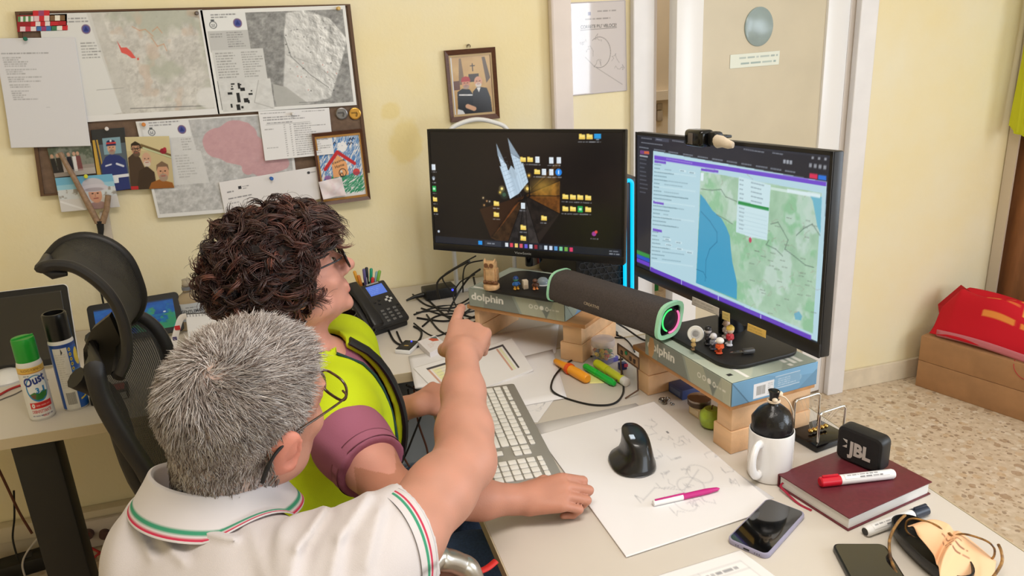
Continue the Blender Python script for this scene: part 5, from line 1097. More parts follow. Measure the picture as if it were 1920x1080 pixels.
SIL = mat('speaker_logo_silver', (206, 202, 198), .3, metal=.2)
text_mesh('logo', 'JBL', SIL, t, Mt @ Matrix.Translation((.002, -.002, 0)), .025, .044, bold=.05)
mb = MB(Mt); mb.prism([(-.030, .0105), (-.0215, .0105), (-.0215, .004)], .0008, z0=.0004); mb.prism([(-.030, -.005), (-.0215, -.005), (-.0215, .0015)], .0008, z0=.0004); mb.build('logo_mark', SIL, t)
def marker(name, label, p, q, r, capc, capfrac, inkc, capend=0, group=None, cat='marker', bodyc=(230, 229, 230), words=True):
  p, q = np.array(p), np.array(q); L_ = np.linalg.norm(q-p); d = (q-p)/L_; t = thing(name, label, cat, (p+q)/2-[0, 0, r], rz_of(d), group=group)
  T_ = Matrix.Translation(p) @ orient(d).to_4x4()
  cl = L_*capfrac; cm = mat('cap_%d_%d_%d' % capc, capc, .35)
  MB(T_).lathe([(r*.8, 0), (r*1.02, .002), (r*1.05, cl-.001), (r*.95, cl)], 20).build('cap', cm, t, world=True)
  side = T_.to_3x3().inverted() @ Vector((0, 0, 1));
  mb = MB(T_); sx, sy = side.x, side.y; mb.box((sx*r*1.15, sy*r*1.15, cl*.5), (r*.5, r*.5, cl*.8), bev=.001); mb.build('clip', cm, t, world=True)
  MB(T_).lathe([(r*.98, cl), (r, cl+.001), (r, L_-.004), (r*.85, L_-.001), (r*.8, L_)], 20).build('barrel', mat('barrel_%d_%d_%d' % bodyc, bodyc, .3), t, world=True)
  MB(T_).lathe([(r*.72, L_-.0005), (r*.72, L_+.0006)], 16).build('end_plug', mat('plug_%d_%d_%d' % inkc, inkc, .4), t, world=True)
  if words:
    # printed strip along the barrel
    ax = Vector(d); up = Vector((0, 0, 1)); sidev = ax.cross(up).normalized()
    if np.dot(np.array(sidev), CAM-p) < 0: sidev = -sidev
    cv = Canvas(90, 12, bodyc); cv.lines(6, 2, 70, 6, 1, (90, 90, 96), .8, 3, 2.5, .1); cv.lines(30, 7, 86, 11, 1, (60, 60, 66), .8, 5, 2.5, .3)
    if d[0]*RT[0]+d[1]*RT[1] < 0: p_, q_ = T_ @ Vector((0, 0, L_-.012)), T_ @ Vector((0, 0, cl+.006))
    else: p_, q_ = T_ @ Vector((0, 0, cl+.006)), T_ @ Vector((0, 0, L_-.012))
    def f(u, v):
      a = (v-.5)*1.1+.5; base = np.array(p_)[None]*(1-u[:, None])+np.array(q_)[None]*u[:, None]; A = np.array(sidev); U = np.array((0, 0, 1.))
      return base+(r+.0004)*(A[None]*np.sin(a)[:, None]+U[None]*np.cos(a)[:, None])
    grid_mesh('print', cv, f, PRINT, t, world=True)
  return t
r_ = .0088
marker('marker_pen', 'white board marker with red cap lying on the burgundy notebook', onz(1537, 904, tz+r_), onz(1676, 888, tz+r_), r_, (196, 24, 44), .27, (200, 30, 50), group='board markers')
marker('marker_pen', 'white board marker with dark cap between notebook and eyeglasses', onz(1738, 955, DZ+r_), onz(1622, 997, DZ+r_), r_, (34, 42, 58), .25, (36, 34, 34), group='board markers')

# paper sheets
def deskpaper(label, pts, z, cv, group='loose papers on the desk', name='paper_sheet', curl=None, stackh=0.0):
  o = grid_mesh(name, cv, quadf(*[onz(p[0], p[1], z) for p in pts], curl=curl), PRINT, thick=max(.0003, stackh), full=curl is not None); return tag(o, label, 'sheet of paper', group)
cv = Canvas(200, 140, (229, 226, 227)); rg = random.Random(6); pc = (150, 150, 158)
deskpaper('white sheet under the top drawing sheet with a corner peeping toward the mug', ((1003, 795), (1192, 756), (1452, 934), (1150, 1012)), DZ+.0008, Canvas(12, 9, (226, 223, 224)))
def doodle(cv, x, y, w_, h_, n, seed, c=pc, wd=.8, a=.42):
  rg = random.Random(seed); p = [(x, y)]
  for _ in range(n): p.append((min(max(p[-1][0]+rg.uniform(-6, 9), x), x+w_), min(max(p[-1][1]+rg.uniform(-6, 6), y-h_/2), y+h_/2)))
  cv.path(p, wd, c, a)
for i, (x, y) in enumerate(((108, 24), (124, 30), (142, 34), (150, 46), (152, 26), (118, 60), (140, 66), (160, 60), (170, 56), (60, 96), (78, 102), (96, 92), (110, 86), (126, 96), (140, 88), (86, 118), (108, 114), (130, 116), (184, 80), (186, 96), (178, 110))): doodle(cv, x, y, 18, 10, 9, 30+i)
cv.ring(132, 100, 16, 9, .9, pc, .32); cv.ring(156, 92, 14, 10, .9, pc, .32); cv.ring(108, 112, 12, 9, .9, pc, .3); cv.path([(64, 100), (90, 92), (120, 102), (160, 88)], .8, pc, .5); cv.rect(170, 40, 173, 43, (90, 90, 96), .7)
deskpaper('large white sheet with faint pencil doodles under the mouse and pink pen', ((1008, 816), (1226, 753), (1459, 952), (1174, 1045)), DZ+.0022, cv, stackh=.0012, curl=lambda u, v: .004*(1-np.minimum(1, 6*np.minimum(u, np.minimum(v, np.minimum(1-u, 1-v)))))*.25)
cv = Canvas(120, 60, (230, 227, 227)); cv.rect(8, 10, 108, 56, (232, 230, 230)); [cv.line(8, y, 108, y, .7, (160, 160, 164), .8) for y in (10, 18, 30, 38, 56)]; [cv.line(x, 10, x, 56, .7, (160, 160, 164), .8) for x in (8, 60, 108)]; cv.lines(12, 12, 56, 17, 1, (120, 120, 126), .8, 3, 2.4); cv.lines(64, 12, 104, 17, 1, (120, 120, 126), .8, 4, 2.4); cv.lines(12, 20, 56, 29, 2, (120, 120, 126), .7, 5, 2.2); cv.lines(64, 40, 104, 54, 3, (120, 120, 126), .7, 6, 2.2)
deskpaper('printed form sheet at the very front edge of the picture', ((1190, 1092), (1388, 1031), (1520, 1130), (1300, 1210)), DZ+.0006, cv)
# print-outs by the pointing hand
cv = Canvas(150, 110, (232, 229, 229)); cv.rect(14, 12, 70, 18, (70, 66, 70)); cv.rect(14, 18, 17, 96, (206, 160, 140)); cv.rect(19, 18, 50, 96, (232, 224, 206)); cv.rect(20, 22, 30, 94, (232, 232, 170), .8); cv.rect(66, 18, 69, 96, (196, 150, 130)); cv.rect(76, 10, 132, 16, (70, 66, 70)); cv.rect(129, 10, 132, 92, (70, 66, 70)); cv.rect(118, 18, 121, 92, (206, 160, 140)); cv.rect(122, 18, 126, 92, (226, 226, 190)); [cv.rect(22, 24+k*9, 62, 25+k*9, (190, 186, 186)) for k in range(8)]
deskpaper('white print-out with dark framed tables in front of the left riser', ((775, 690), (960, 636), (1000, 694), (835, 752)), DZ+.006, cv, stackh=.0055, curl=lambda u, v: .006*np.maximum(0, u-.6)**2*4)
deskpaper('plain white sheet beneath the table print-out, against the left riser', ((846, 640), (1048, 606), (1042, 662), (900, 690)), DZ+.0012, Canvas(12, 9, (228, 225, 226)))
deskpaper('white sheet lying under the keyboard end beside the orange marker', ((892, 690), (1036, 655), (1063, 746), (900, 775)), DZ+.0022, Canvas(12, 9, (229, 226, 227)))
cv = Canvas(70, 60, (228, 225, 226)); doodle(cv, 10, 20, 50, 30, 40, 77, (170, 170, 178)); doodle(cv, 20, 26, 40, 20, 30, 78, (150, 150, 158))
deskpaper('scribbled white sheet right of the keyboard top', ((930, 752), (1044, 742), (1008, 792), (950, 790)), DZ+.0010, cv)
deskpaper('white paper pile overhanging the desk corner', ((766, 668), (850, 652), (872, 720), (778, 727)), DZ+.0032, Canvas(12, 9, (226, 223, 224)), stackh=.003)
# keyboard
K0 = onz(964, 727); K1 = onz(1046, 884); ex = K1-K0
M = local(K0, ex, DZ+.0042)   # x towards the camera, y to the right; rows lie towards -y
KL, KW = .432, .128
t = thing('keyboard', 'silver grey keyboard with white keys beside the resting hand', 'keyboard', M @ Vector((KL/2, -KW/2, 0)), rz_of(ex))
KB = mat('keyboard_grey', (150, 147, 140), .35, metal=.2); KEY = mat('key_white', (228, 225, 220), .45)
MB(M @ Matrix.Translation((KL/2, -KW/2, 0))).prism(rrect(KL, KW, .008, 4), .008, bev=.0015).build('body', KB, t, world=True)
keym = {}
def key(x, y, w_, h_):
  k_ = (round(w_, 4), round(h_, 4)); T_ = basis(t).inverted() @ M @ Matrix.Translation((x, y, .008))
  if k_ not in keym:
    o = MB().prism(rrect(w_, h_, .0022, 3), .0028, bev=.0007).build('key', KEY, t, origin=(0, 0, 0)); keym[k_] = o.data
  else: o = link_mesh('key', keym[k_], t)
  o.matrix_local = T_
  return o
pu = .0186
rowsy = [-.026-.0186*k for k in range(6)]; nk = 0
for ri, y in enumerate(rowsy):
  if ri == 0: xs = [.022+i*pu*1.02+(.006*(i // 4)) for i in range(14)]; ws = [.0158]*14; hh = .0105
  else:
    hh = .0158; xs = []; ws = []; x = .012
    off = (0, .0, .009, .013, .022, 0)[ri]
    if ri == 5: spec_ = [1.25, 1, 1.25, 5.6, 1.25, 1, 1.25]
    else: spec_ = [[], [1]*13+[1.9], [1.5]+[1]*12+[1.4], [1.75]+[1]*11+[2.15], [2.2]+[1]*10+[2.7]][ri]
    for s_ in spec_: xs.append(x+s_*pu/2); ws.append(s_*pu-.0028); x += s_*pu
  for x, w_ in zip(xs, ws):
    if x < .30: key(x, y, w_, hh); nk += 1
  if ri in (1, 2): [key(.292+pu*.55+i*pu, y, .0158, .0158) for i in range(2)]
  if ri == 4: key(.292+pu*1.05, y, .0158, .0158)
  if ri == 5: [key(.292+pu*.55+i*pu, y, .0158, .0158) for i in range(2)]
  if ri >= 1: [key(.352+i*pu, y, .0158, .0158) for i in range(4)]
  else: [key(.352+i*pu, y, .0158, .0105) for i in range(4)]
# pen
p, q = onz(1224, 944, DZ+.0075), onz(1349, 916, DZ+.0075); L_ = np.linalg.norm(q-p); d = (q-p)/L_; t = thing('ballpoint_pen', 'magenta and white ballpoint pen lying on the doodled sheet', 'pen', (p+q)/2-[0, 0, .005], rz_of(d)); T_ = Matrix.Translation(p) @ orient(d).to_4x4(); MG = mat('magenta_plastic', (186, 32, 120), .35)
MB(T_).lathe([(.0036, 0), (.0052, .001), (.0054, L_*.44)], 18).build('white_barrel', WHITEP, t, world=True); MB(T_).lathe([(.0054, L_*.44), (.0054, L_*.8), (.0035, L_*.96), (.001, L_)], 18).build('grip', MG, t, world=True)
s_ = T_.to_3x3().inverted() @ Vector((0, 0, 1)); MB(T_).box((s_.x*.0058, s_.y*.0058, L_*.25), (.003, .003, L_*.44), bev=.0008).build('clip', MG, t, world=True)
# phones
def phone(label, pts, case, casem):
  P = [onz(p[0], p[1], DZ+.004) for p in pts]; c = sum(P)/4; ex = (P[1]-P[0]+P[2]-P[3])/2; ey = (P[0]-P[3]+P[1]-P[2])/2; W_, L_ = np.linalg.norm(ex), np.linalg.norm(ey); M = local(c, ex, DZ)
  t = thing('smartphone', label, 'phone', (c[0], c[1], DZ), rz_of(ex), group='smartphones')
  MB(M).prism(rrect(W_, L_, .011, 6), .0092, bev=.002).build('case', casem, t, world=True); MB(M).prism(rrect(W_-.006, L_-.006, .009, 6), .0012, z0=.0086).build('screen', mat('phone_glass', (6, 6, 8), .03, spec=.8, coat=1.0), t, world=True)
  MB(M).box((0, -L_/2-.0002, .0046), (.010, .001, .003), bev=.0005).build('charging_port', BLK, t, world=True); mb = MB(M); [mb.cyl((x, -L_/2-.0005, .0046), (x, -L_/2+.001, .0046), .0008, n=8) for x in (-.018, -.014, .014, .018, .022)]; mb.build('speaker_holes', BLK, t, world=True)
phone('phone in a clear lavender case tucked under the big paper sheet', ((1432, 936), (1504, 962), (1447, 1052), (1368, 1016)), 1, mat('clear_lavender', (176, 172, 200), .15, trans=.3))
phone('bare black phone beside the glasses case at the front edge', ((1571, 1022), (1664, 1026), (1712, 1120), (1596, 1124)), 0, mat('phone_black', (16, 15, 15), .3))
# ================================================================== small things between the risers
def lying(name, label, cat, p, q, z, group=None):
  a, b = onz(p[0], p[1], z), onz(q[0], q[1], z); L_ = np.linalg.norm(b-a); d = (b-a)/L_; t = thing(name, label, cat, (a+b)/2-[0, 0, z-DZ], rz_of(d), group); return t, Matrix.Translation(a) @ orient(d).to_4x4(), L_
t, T_, L_ = lying('highlighter', 'bright green highlighter lying beside the yellow one', 'highlighter', (1096, 686), (1153, 720), DZ+.009, 'highlighters'); GR = mat('highlighter_green', (30, 200, 60), .25, sss=.1)
MB(T_).lathe([(.002, 0), (.007, .002), (.0085, .007), (.0088, L_*.45)], 18).build('cap', GR, t, world=True); MB(T_).lathe([(.0084, L_*.45), (.0086, L_*.9), (.006, L_-.002), (.002, L_)], 18).build('barrel', mat('highlighter_green_dark', (24, 184, 66), .3), t, world=True)
t, T_, L_ = lying('highlighter', 'yellow highlighter lying behind the green one', 'highlighter', (1117, 680), (1176, 718), DZ+.011, 'highlighters'); YL = mat('highlighter_yellow', (226, 232, 40), .3)
MB(T_).lathe([(.003, 0), (.010, .003), (.0112, .012), (.0112, L_*.4)], 18).build('cap', YL, t, world=True); MB(T_).lathe([(.0098, L_*.4), (.0105, L_*.5), (.0105, L_*.88)], 18).build('barrel', mat('highlighter_yellow_pale', (216, 224, 60), .35), t, world=True); MB(T_).lathe([(.0107, L_*.88), (.0107, L_-.002), (.008, L_)], 18).build('end_plug', WHITEP, t, world=True)
t, T_, L_ = lying('glue_bottle', 'orange plastic bottle with red ring lying by the left riser', 'bottle', (1040, 676), (1102, 711), DZ+.012); OR = mat('orange_plastic', (240, 160, 40), .3)
MB(T_).lathe([(.004, 0), (.007, .004), (.009, L_*.25), (.0135, L_*.42)], 20).build('nozzle', OR, t, world=True); MB(T_).lathe([(.0142, L_*.42), (.0145, L_*.46), (.0142, L_*.5)], 20).build('red_ring', mat('red_orange_plastic', (222, 84, 34), .35), t, world=True); MB(T_).lathe([(.0118, L_*.5), (.0125, L_*.7), (.0122, L_*.97), (.009, L_)], 20).build('body', OR, t, world=True)
deskpaper('pale yellow sticky note lying under the green highlighter', ((1096, 700), (1118, 697), (1134, 718), (1106, 719)), DZ+.0006, Canvas(8, 8, (236, 230, 150)), None, 'sticky_note')
# jar of push pins
c = onz(1131, 677); t = thing('pin_jar', 'clear plastic jar of coloured push pins beside the left riser', 'jar', c); T_ = Matrix.Translation(c)
MB(T_).lathe([(.001, 0), (.027, 0), (.0285, .002), (.029, .044), (.0275, .044), (.0268, .003), (.001, .002)], 32, cap=False).build('jar', mat('clear_plastic', (235, 232, 232), .1, alpha=.16), t, world=True)
MB(T_).lathe([(.001, .062), (.029, .062), (.0305, .060), (.0305, .046), (.029, .0455), (.0285, .058), (.001, .0595)], 32, cap=False).build('lid', mat('frosted_lid', (222, 212, 214), .3, alpha=.5), t, world=True)
rg = random.Random(11); pc_ = [(206, 60, 60), (40, 130, 70), (40, 80, 160), (224, 190, 70), (220, 218, 214), (214, 120, 60)]; pinmesh = {}
for k in range(64):
  a, r_ = rg.uniform(0, 2*PI), .0205*math.sqrt(rg.random()); z = .006+.0052*(k//11); col = pc_[k % 6]
  if k < 6:
    o_ = thing('push_pin', 'coloured push pin heaped in the clear jar', 'push pin', (0, 0, 0), group='push pins in the jar'); MB().lathe([(.0045, 0), (.0048, .0015), (.0026, .003), (.0026, .007), (.005, .0085), (.0045, .010)], 10).build('head', mat('pin_%d_%d_%d' % col, col, .3), o_); pinmesh[k] = o_
    MB().cyl((0, 0, -.006), (0, 0, 0), .0005, n=5).build('needle', mat('pin_steel', (180, 180, 180), .3, metal=1), o_)
  else: o_ = copy_tree(pinmesh[k % 6])
  o_.location = (c[0]+r_*math.cos(a), c[1]+r_*math.sin(a), DZ+z); o_.rotation_euler = (rg.uniform(-1.6, 1.6), rg.uniform(-1.6, 1.6), 0)
# thin black cables on the desk
CBL = mat('cable_black', (17, 16, 17), .5)
def cable(label, pts, r=.0022, group='cables on the desks', m=None, name='cable', z=None, extra=None):
  P = []
  for p in pts: P.append(np.array(p, float) if len(p) == 3 and p[2] < 3 and abs(p[0]) < 5 else onz(p[0], p[1], (DZ+r) if len(p) < 3 else p[2]/1000.))
  mb = MB(); mb.tube(catmull(P, 8), r, 8); o = mb.build(name, m or CBL, None); tag(o, label, 'cable', group); return o
cable('black cable loop lying around the highlighters', [(1166, 694, 748), (1168, 712), (1168, 738), (1150, 757), (1110, 759), (1062, 747), (1036, 733, 747), (1035, 716, 748), (1046, 697, 748), (1066, 679), (1090, 669), (1112, 668), (1128, 672), (1150, 675), (1168, 673)], .0024)
c = onz(1167, 692, DZ); t = thing('usb_plug', 'blue plug standing at the end of the cable loop', 'plug', c); MB(Matrix.Translation(c)).box((0, 0, .009), (.020, .014, .018), bev=.002).build('shell', mat('dark_blue_plastic', (40, 44, 110), .35), t, world=True); MB(Matrix.Translation(c)).box((.006, -.008, .012), (.010, .002, .008)).build('label', mat('pinkish_label', (206, 70, 110), .5), t, world=True)
t, T_, L_ = lying('usb_stick', 'violet and white usb stick by the pin jar', 'usb stick', (1130, 680), (1158, 672), DZ+.005); MB(T_).box((0, 0, L_/2), (.009, .016, L_), bev=.002).build('body', mat('violet_plastic', (86, 82, 170), .35), t, world=True); MB(T_).box((0, .0085, L_*.55), (.007, .0016, L_*.5)).build('label', WHITEP, t, world=True)
# little circuit frame leaning on the right riser
a, b = onz(1171, 652, DZ+.085), onz(1211, 680, DZ+.085); M = local((a[0]-.004, a[1]+.0), b-a, DZ+.085); Lh = np.linalg.norm(b-a)
c_ = M @ Vector((Lh/2, -.014, -.012)); t = thing('circuit_frame', 'small brown circuit frame with a green light hooked on the right riser', 'gadget', c_)
M2 = M @ Matrix.Translation((0, -.014, -.012)); BR = mat('brown_frame', (86, 60, 44), .5)
for (x0, z0, x1, z1) in ((0, 0, Lh, 0), (0, .026, Lh, .026), (0, 0, 0, .026), (Lh, 0, Lh, .026)): MB(M2).cyl((x0, 0, z0), (x1, 0, z1), .0018, n=8).build('rail', BR, t, world=True)
MB(M2).box((Lh/2, .001, .013), (Lh-.004, .0015, .024)).build('plate', mat('plate_tan', (150, 116, 88), .5, var=.2, scale=90), t, world=True); MB(M2).ball((Lh*.42, -.001, .018), (.005, .003, .005), 14, 8).build('button', mat('green_button', (20, 120, 80), .3), t, world=True)
for x in (.2, .62, .8): MB(M2).box((Lh*x, -.0006, .011), (.008, .003, .010), bev=.001).build('chip', mat('chip_dark', (60, 44, 38), .5), t, world=True)
MB(M2).cyl((Lh*.1, .002, -.0), (Lh*.1, .004, -.058), .0018, n=8).build('leg', BR, t, world=True); MB(M2).cyl((Lh*.9, .002, -.0), (Lh*.9, .004, -.058), .0018, n=8).build('leg', BR, t, world=True)
MB(M2).cyl((Lh*.1, .004, -.058), (Lh*.1, -.03, -.0712), .0018, n=8).build('foot', BR, t, world=True); MB(M2).cyl((Lh*.9, .004, -.058), (Lh*.9, -.03, -.0712), .0018, n=8).build('foot', BR, t, world=True)
# under the right riser
MR_ = local(RS[0], RS[1], DZ)
def under(name, label, cat, px, py, group='trinkets under the right riser'): c = onz(px, py); return thing(name, label, cat, c, group=group), Matrix.Translation(c) @ Matrix.Rotation(rz_of(RS[1]), 4, 'Z')
t, T_ = under('blue_box', 'flat blue box under the right riser', 'box', 1283, 738); MB(T_).box((0, 0, .012), (.055, .05, .024), bev=.002).build('box', mat('navy_box', (64, 78, 130), .5), t, world=True); MB(T_).box((0, -.0252, .012), (.04, .0006, .012)).build('label', mat('navy_label', (90, 104, 150), .5), t, world=True)
t, T_ = under('tin', 'small cream box carrying the round tin under the right riser', 'box', 1312, 778); MB(T_).box((0, 0, .012), (.04, .03, .024), bev=.002).build('box', mat('cream_box', (206, 180, 144), .6), t, world=True); MB(T_).box((0, -.0153, .012), (.03, .0006, .014)).build('label', mat('cream_label', (220, 200, 170), .6), t, world=True)
c = onz(1312, 778); t = thing('round_tin', 'round dark tin with glassy lid under the right riser', 'tin', c+[0, .004, .024], group='trinkets under the right riser'); T_ = Matrix.Translation(c+[0, .004, .0243])
MB(T_).lathe([(.0235, 0), (.025, .002), (.025, .012)], 30).build('tin', mat('tin_bronze', (92, 76, 66), .3, metal=.7), t, world=True); MB(T_).lathe([(.0255, .012), (.0255, .016), (.022, .017), (.001, .020)], 30).build('lid', mat('tin_lid', (140, 126, 116), .1, metal=.6), t, world=True)
t, T_ = under('green_apple', 'small green apple shaped ball under the right riser', 'apple', 1333, 800); mb = MB(T_); mb.lathe([(.002, .003), (.012, .0), (.021, .006), (.025, .020), (.023, .034), (.014, .043), (.006, .043), (.0005, .038)], 28); mb.build('fruit', mat('apple_green', (160, 184, 60), .3, var=.15, scale=40), t, world=True); MB(T_).tube([(0, 0, .038), (.001, 0, .046), (.004, 0, .052)], .0014, 6).build('stem', mat('stem_brown', (90, 60, 40), .6), t, world=True)
c = onz(1250, 757); t = thing('key_chain', 'little heap of grey chain links on the desk before the right riser', 'chain', c); lk = None; rg = random.Random(4)
for k in range(12):
  a = rg.uniform(0, 6.28); r_ = .014*math.sqrt(rg.random()); p_ = (r_*math.cos(a)*.8, r_*math.sin(a)*1.5, .0025+.0025*(k % 3))
  if lk is None: lk = MB().tube([(.0055*math.cos(q), .0038*math.sin(q), 0) for q in np.linspace(0, 2*PI, 17)[:-1]], .0011, 6, closed=True).build('chain_link', mat('dark_steel', (120, 116, 112), .25, metal=1), t); o_ = lk
  else: o_ = link_mesh('chain_link', lk.data, t)
  o_.location = p_; o_.rotation_euler = (rg.uniform(-.5, .5), rg.uniform(-.5, .5), rg.uniform(0, 3))
# vertical mouse
c = onz(1187, 868, DZ+.0036); t = thing('computer_mouse', 'black vertical ergonomic mouse on the doodled sheet', 'mouse', c)
mv = MB(Matrix.Translation(c) @ Matrix.Rotation(math.radians(-8), 4, 'Z') @ Matrix.Diagonal((1.06, 1.0, 1.0, 1))); nA = 40; secs = []
# horizontal slices: (z, cx, cy, rx, ry)
for (z, cx, cy, rx, ry) in ((0, 0, 0, .036, .050), (.004, 0, 0, .0385, .053), (.010, .001, .000, .037, .051), (.018, .0035, .000, .0315, .047), (.030, .006, .002, .0275, .044), (.042, .0065, .004, .0255, .041), (.052, .006, .006, .0245, .038), (.0575, .0055, .008, .0235, .036), (.0605, .005, .009, .0205, .032), (.062, .005, .010, .010, .018)):
  secs.append([(cx+rx*math.copysign(abs(math.cos(q))**.8, math.cos(q))*(1.0 if math.cos(q) > 0 else (.92 if z > .012 else 1.12)), cy+ry*math.copysign(abs(math.sin(q))**.8, math.sin(q)), z) for q in np.linspace(0, 2*PI, nA+1)[:-1]])
vs = [p for s_ in secs for p in s_]; fs = [(j*nA+i, j*nA+(i+1) % nA, (j+1)*nA+(i+1) % nA, (j+1)*nA+i) for j in range(len(secs)-1) for i in range(nA)]+[tuple(range(nA))[::-1], tuple(range((len(secs)-1)*nA, len(secs)*nA))]
vs = [(p[0], p[1], p[2]+(.16*(p[1]-.01)-.10*(p[0]-.005))*max(0, (p[2]-.03)/.03)) for p in vs]; mv.add(vs, fs); mv.build('body', mat('mouse_black', (20, 20, 22), .3, coat=.3), t, world=True, smooth=60)
T_ = Matrix.Translation(c) @ Matrix.Rotation(math.radians(-8), 4, 'Z')
MB(T_).box((-.004, -.006, .0605), (.010, .012, .0035), rot=Matrix.Rotation(.16, 3, 'X') @ Matrix.Rotation(.12, 3, 'Y'), bev=.001).build('pale_button', mat('mouse_pale', (190, 206, 226), .3), t, world=True)
MB(T_).lathe([(.0385, 0), (.0395, .0008), (.0385, .0016)], 40, Matrix.Diagonal((1.02, 1.36, 1, 1))).build('base_rim', mat('mouse_grey', (120, 122, 126), .35), t, world=True)
for k in range(2): MB(T_).box((.016+.004*k, .034-.008*k, .050), (.004, .003, .006), rot=Matrix.Rotation(.5, 3, 'Z'), bev=.001).build('side_dot', mat('mouse_grey'), t, world=True)
MB(T_).tube(catmull([(.0285, -.030, .024), (.0292, -.004, .030), (.028, .022, .036), (.024, .036, .042)], 5), .0010, 6).build('seam', BLKG, t, world=True)

# glasses case, cloth and eyeglasses at the front corner
ctr = onz(1742, 1046, DZ); M = local(ctr, onz(1800, 1090)-onz(1690, 985), DZ)
t = thing('glasses_case', 'open black oval glasses case at the right front corner of the desk', 'glasses case', ctr, rz_of(onz(1800, 1090)-onz(1690, 985)))
mb = MB(M); nA = 36
def oval(z, rx, ry): return [(rx*math.copysign(abs(math.cos(q))**.75, math.cos(q)), ry*math.copysign(abs(math.sin(q))**.85, math.sin(q)), z) for q in np.linspace(0, 2*PI, nA+1)[:-1]]
secs = [oval(0, .062, .022), oval(.004, .072, .029), oval(.016, .078, .034), oval(.026, .078, .0345), oval(.027, .0755, .032), oval(.018, .074, .031), oval(.008, .066, .025), oval(.005, .02, .008)]
vs = [p for s_ in secs for p in s_]; mb.add(vs, [(j*nA+i, j*nA+(i+1) % nA, (j+1)*nA+(i+1) % nA, (j+1)*nA+i) for j in range(len(secs)-1) for i in range(nA)]+[tuple(range(nA))[::-1], tuple(range(7*nA, 8*nA))]); mb.build('shell', mat('case_black', (20, 19, 19), .35), t, world=True)
# cloth
P0 = [onz(p[0], p[1], DZ+h) for p, h in (((1702, 986), .034), ((1752, 974), .040), ((1800, 996), .034), ((1868, 1052), .008), ((1862, 1100), .004), ((1775, 1104), .026), ((1756, 1048), .041), ((1722, 1004), .036))]
H_, W_ = 26, 40
def clothf(u, v):
  U = u[:, None]; V_ = v[:, None]
  T0 = np.array(catmull([P0[0], P0[1], P0[2], P0[3]], 12)); B0 = np.array(catmull([P0[7], P0[6], P0[5], P0[4]], 12))
  i = (u*(len(T0)-1)); i0 = np.minimum(i.astype(int), len(T0)-2); f = (i-i0)[:, None]
  a = T0[i0]*(1-f)+T0[i0+1]*f; b = B0[i0]*(1-f)+B0[i0+1]*f
  p = a*(1-V_)+b*V_
  fold = .008*np.sin(u*9+v*3)*np.sin(v*3.14)+.010*np.exp(-((u-.72+.25*v)/.05)**2)*np.sin(v*3.14)-.006*np.exp(-((u-.60+.25*v)/.04)**2)
  p[:, 2] += fold; return p
cv = Canvas(130, 80, (240, 192, 150)); cv.lines(58, 14, 92, 20, 1, (120, 80, 60), .8, 3, 2.4, .1); cv.lines(62, 23, 100, 29, 1, (110, 70, 54), .8, 4, 2.8, .1); cv.lines(70, 33, 104, 38, 1, (110, 70, 54), .8, 5, 2.4, .1);
o = grid_mesh('lens_cloth', cv, clothf, attr_mat('microfibre', .8, spec=.2), thick=.0008, full=True); tag(o, 'peach coloured lens cloth with small print draped over the glasses case', 'cloth')
# eyeglasses
t = thing('eyeglasses', 'tortoiseshell rimmed eyeglasses lying around the peach lens cloth', 'eyeglasses', onz(1785, 1010)); TS = mat('tortoise', (74, 52, 40), .25, var=.5, scale=90, c2=(168, 126, 70))
hl, hr = onz(1697, 966, DZ+.040), onz(1872, 1021, DZ+.040); ax = (hr-hl)/np.linalg.norm(hr-hl); W_ = np.linalg.norm(hr-hl)
def gl(u, h): return hl+ax*(u*W_)+np.array((0, 0, h))
def rim(u0, u1):
  um, hw = (u0+u1)/2, (u1-u0)/2; return [gl(um+hw*math.copysign(abs(math.cos(q))**.7, math.cos(q)), -.018+(.019 if math.sin(q) > 0 else .0175)*math.copysign(abs(math.sin(q))**.8, math.sin(q))) for q in np.linspace(0, 2*PI, 33)[:-1]]
for u0, u1 in ((.02, .45), (.55, .98)):
  R_ = rim(u0, u1); rm = MB().tube(R_, .0017, 8, closed=True).build('rim', TS, t, world=True)
  ln_ = MB(); ln_.add([tuple(p) for p in R_]+[tuple(sum(R_)/len(R_))], [(i, (i+1) % 32, 32) for i in range(32)]); ln_.build('lens', mat('lens_glass', (255, 255, 255), .02, trans=1, ior=1.08), t, world=True)
MB().tube([gl(.45, -.012), gl(.5, -.007), gl(.55, -.012)], .0018, 8).build('bridge', TS, t, world=True)
for pts in ([hl, onz(1682, 982, DZ+.036), onz(1668, 1012, DZ+.026), onz(1671, 1050, DZ+.014), onz(1690, 1092, DZ+.004)], [hr, onz(1878, 1036, DZ+.036), onz(1878, 1056, DZ+.028), onz(1862, 1082, DZ+.016), onz(1836, 1112, DZ+.005)]):
  MB().tube(catmull(pts, 6), .0023, 8).build('temple', TS, t, world=True)

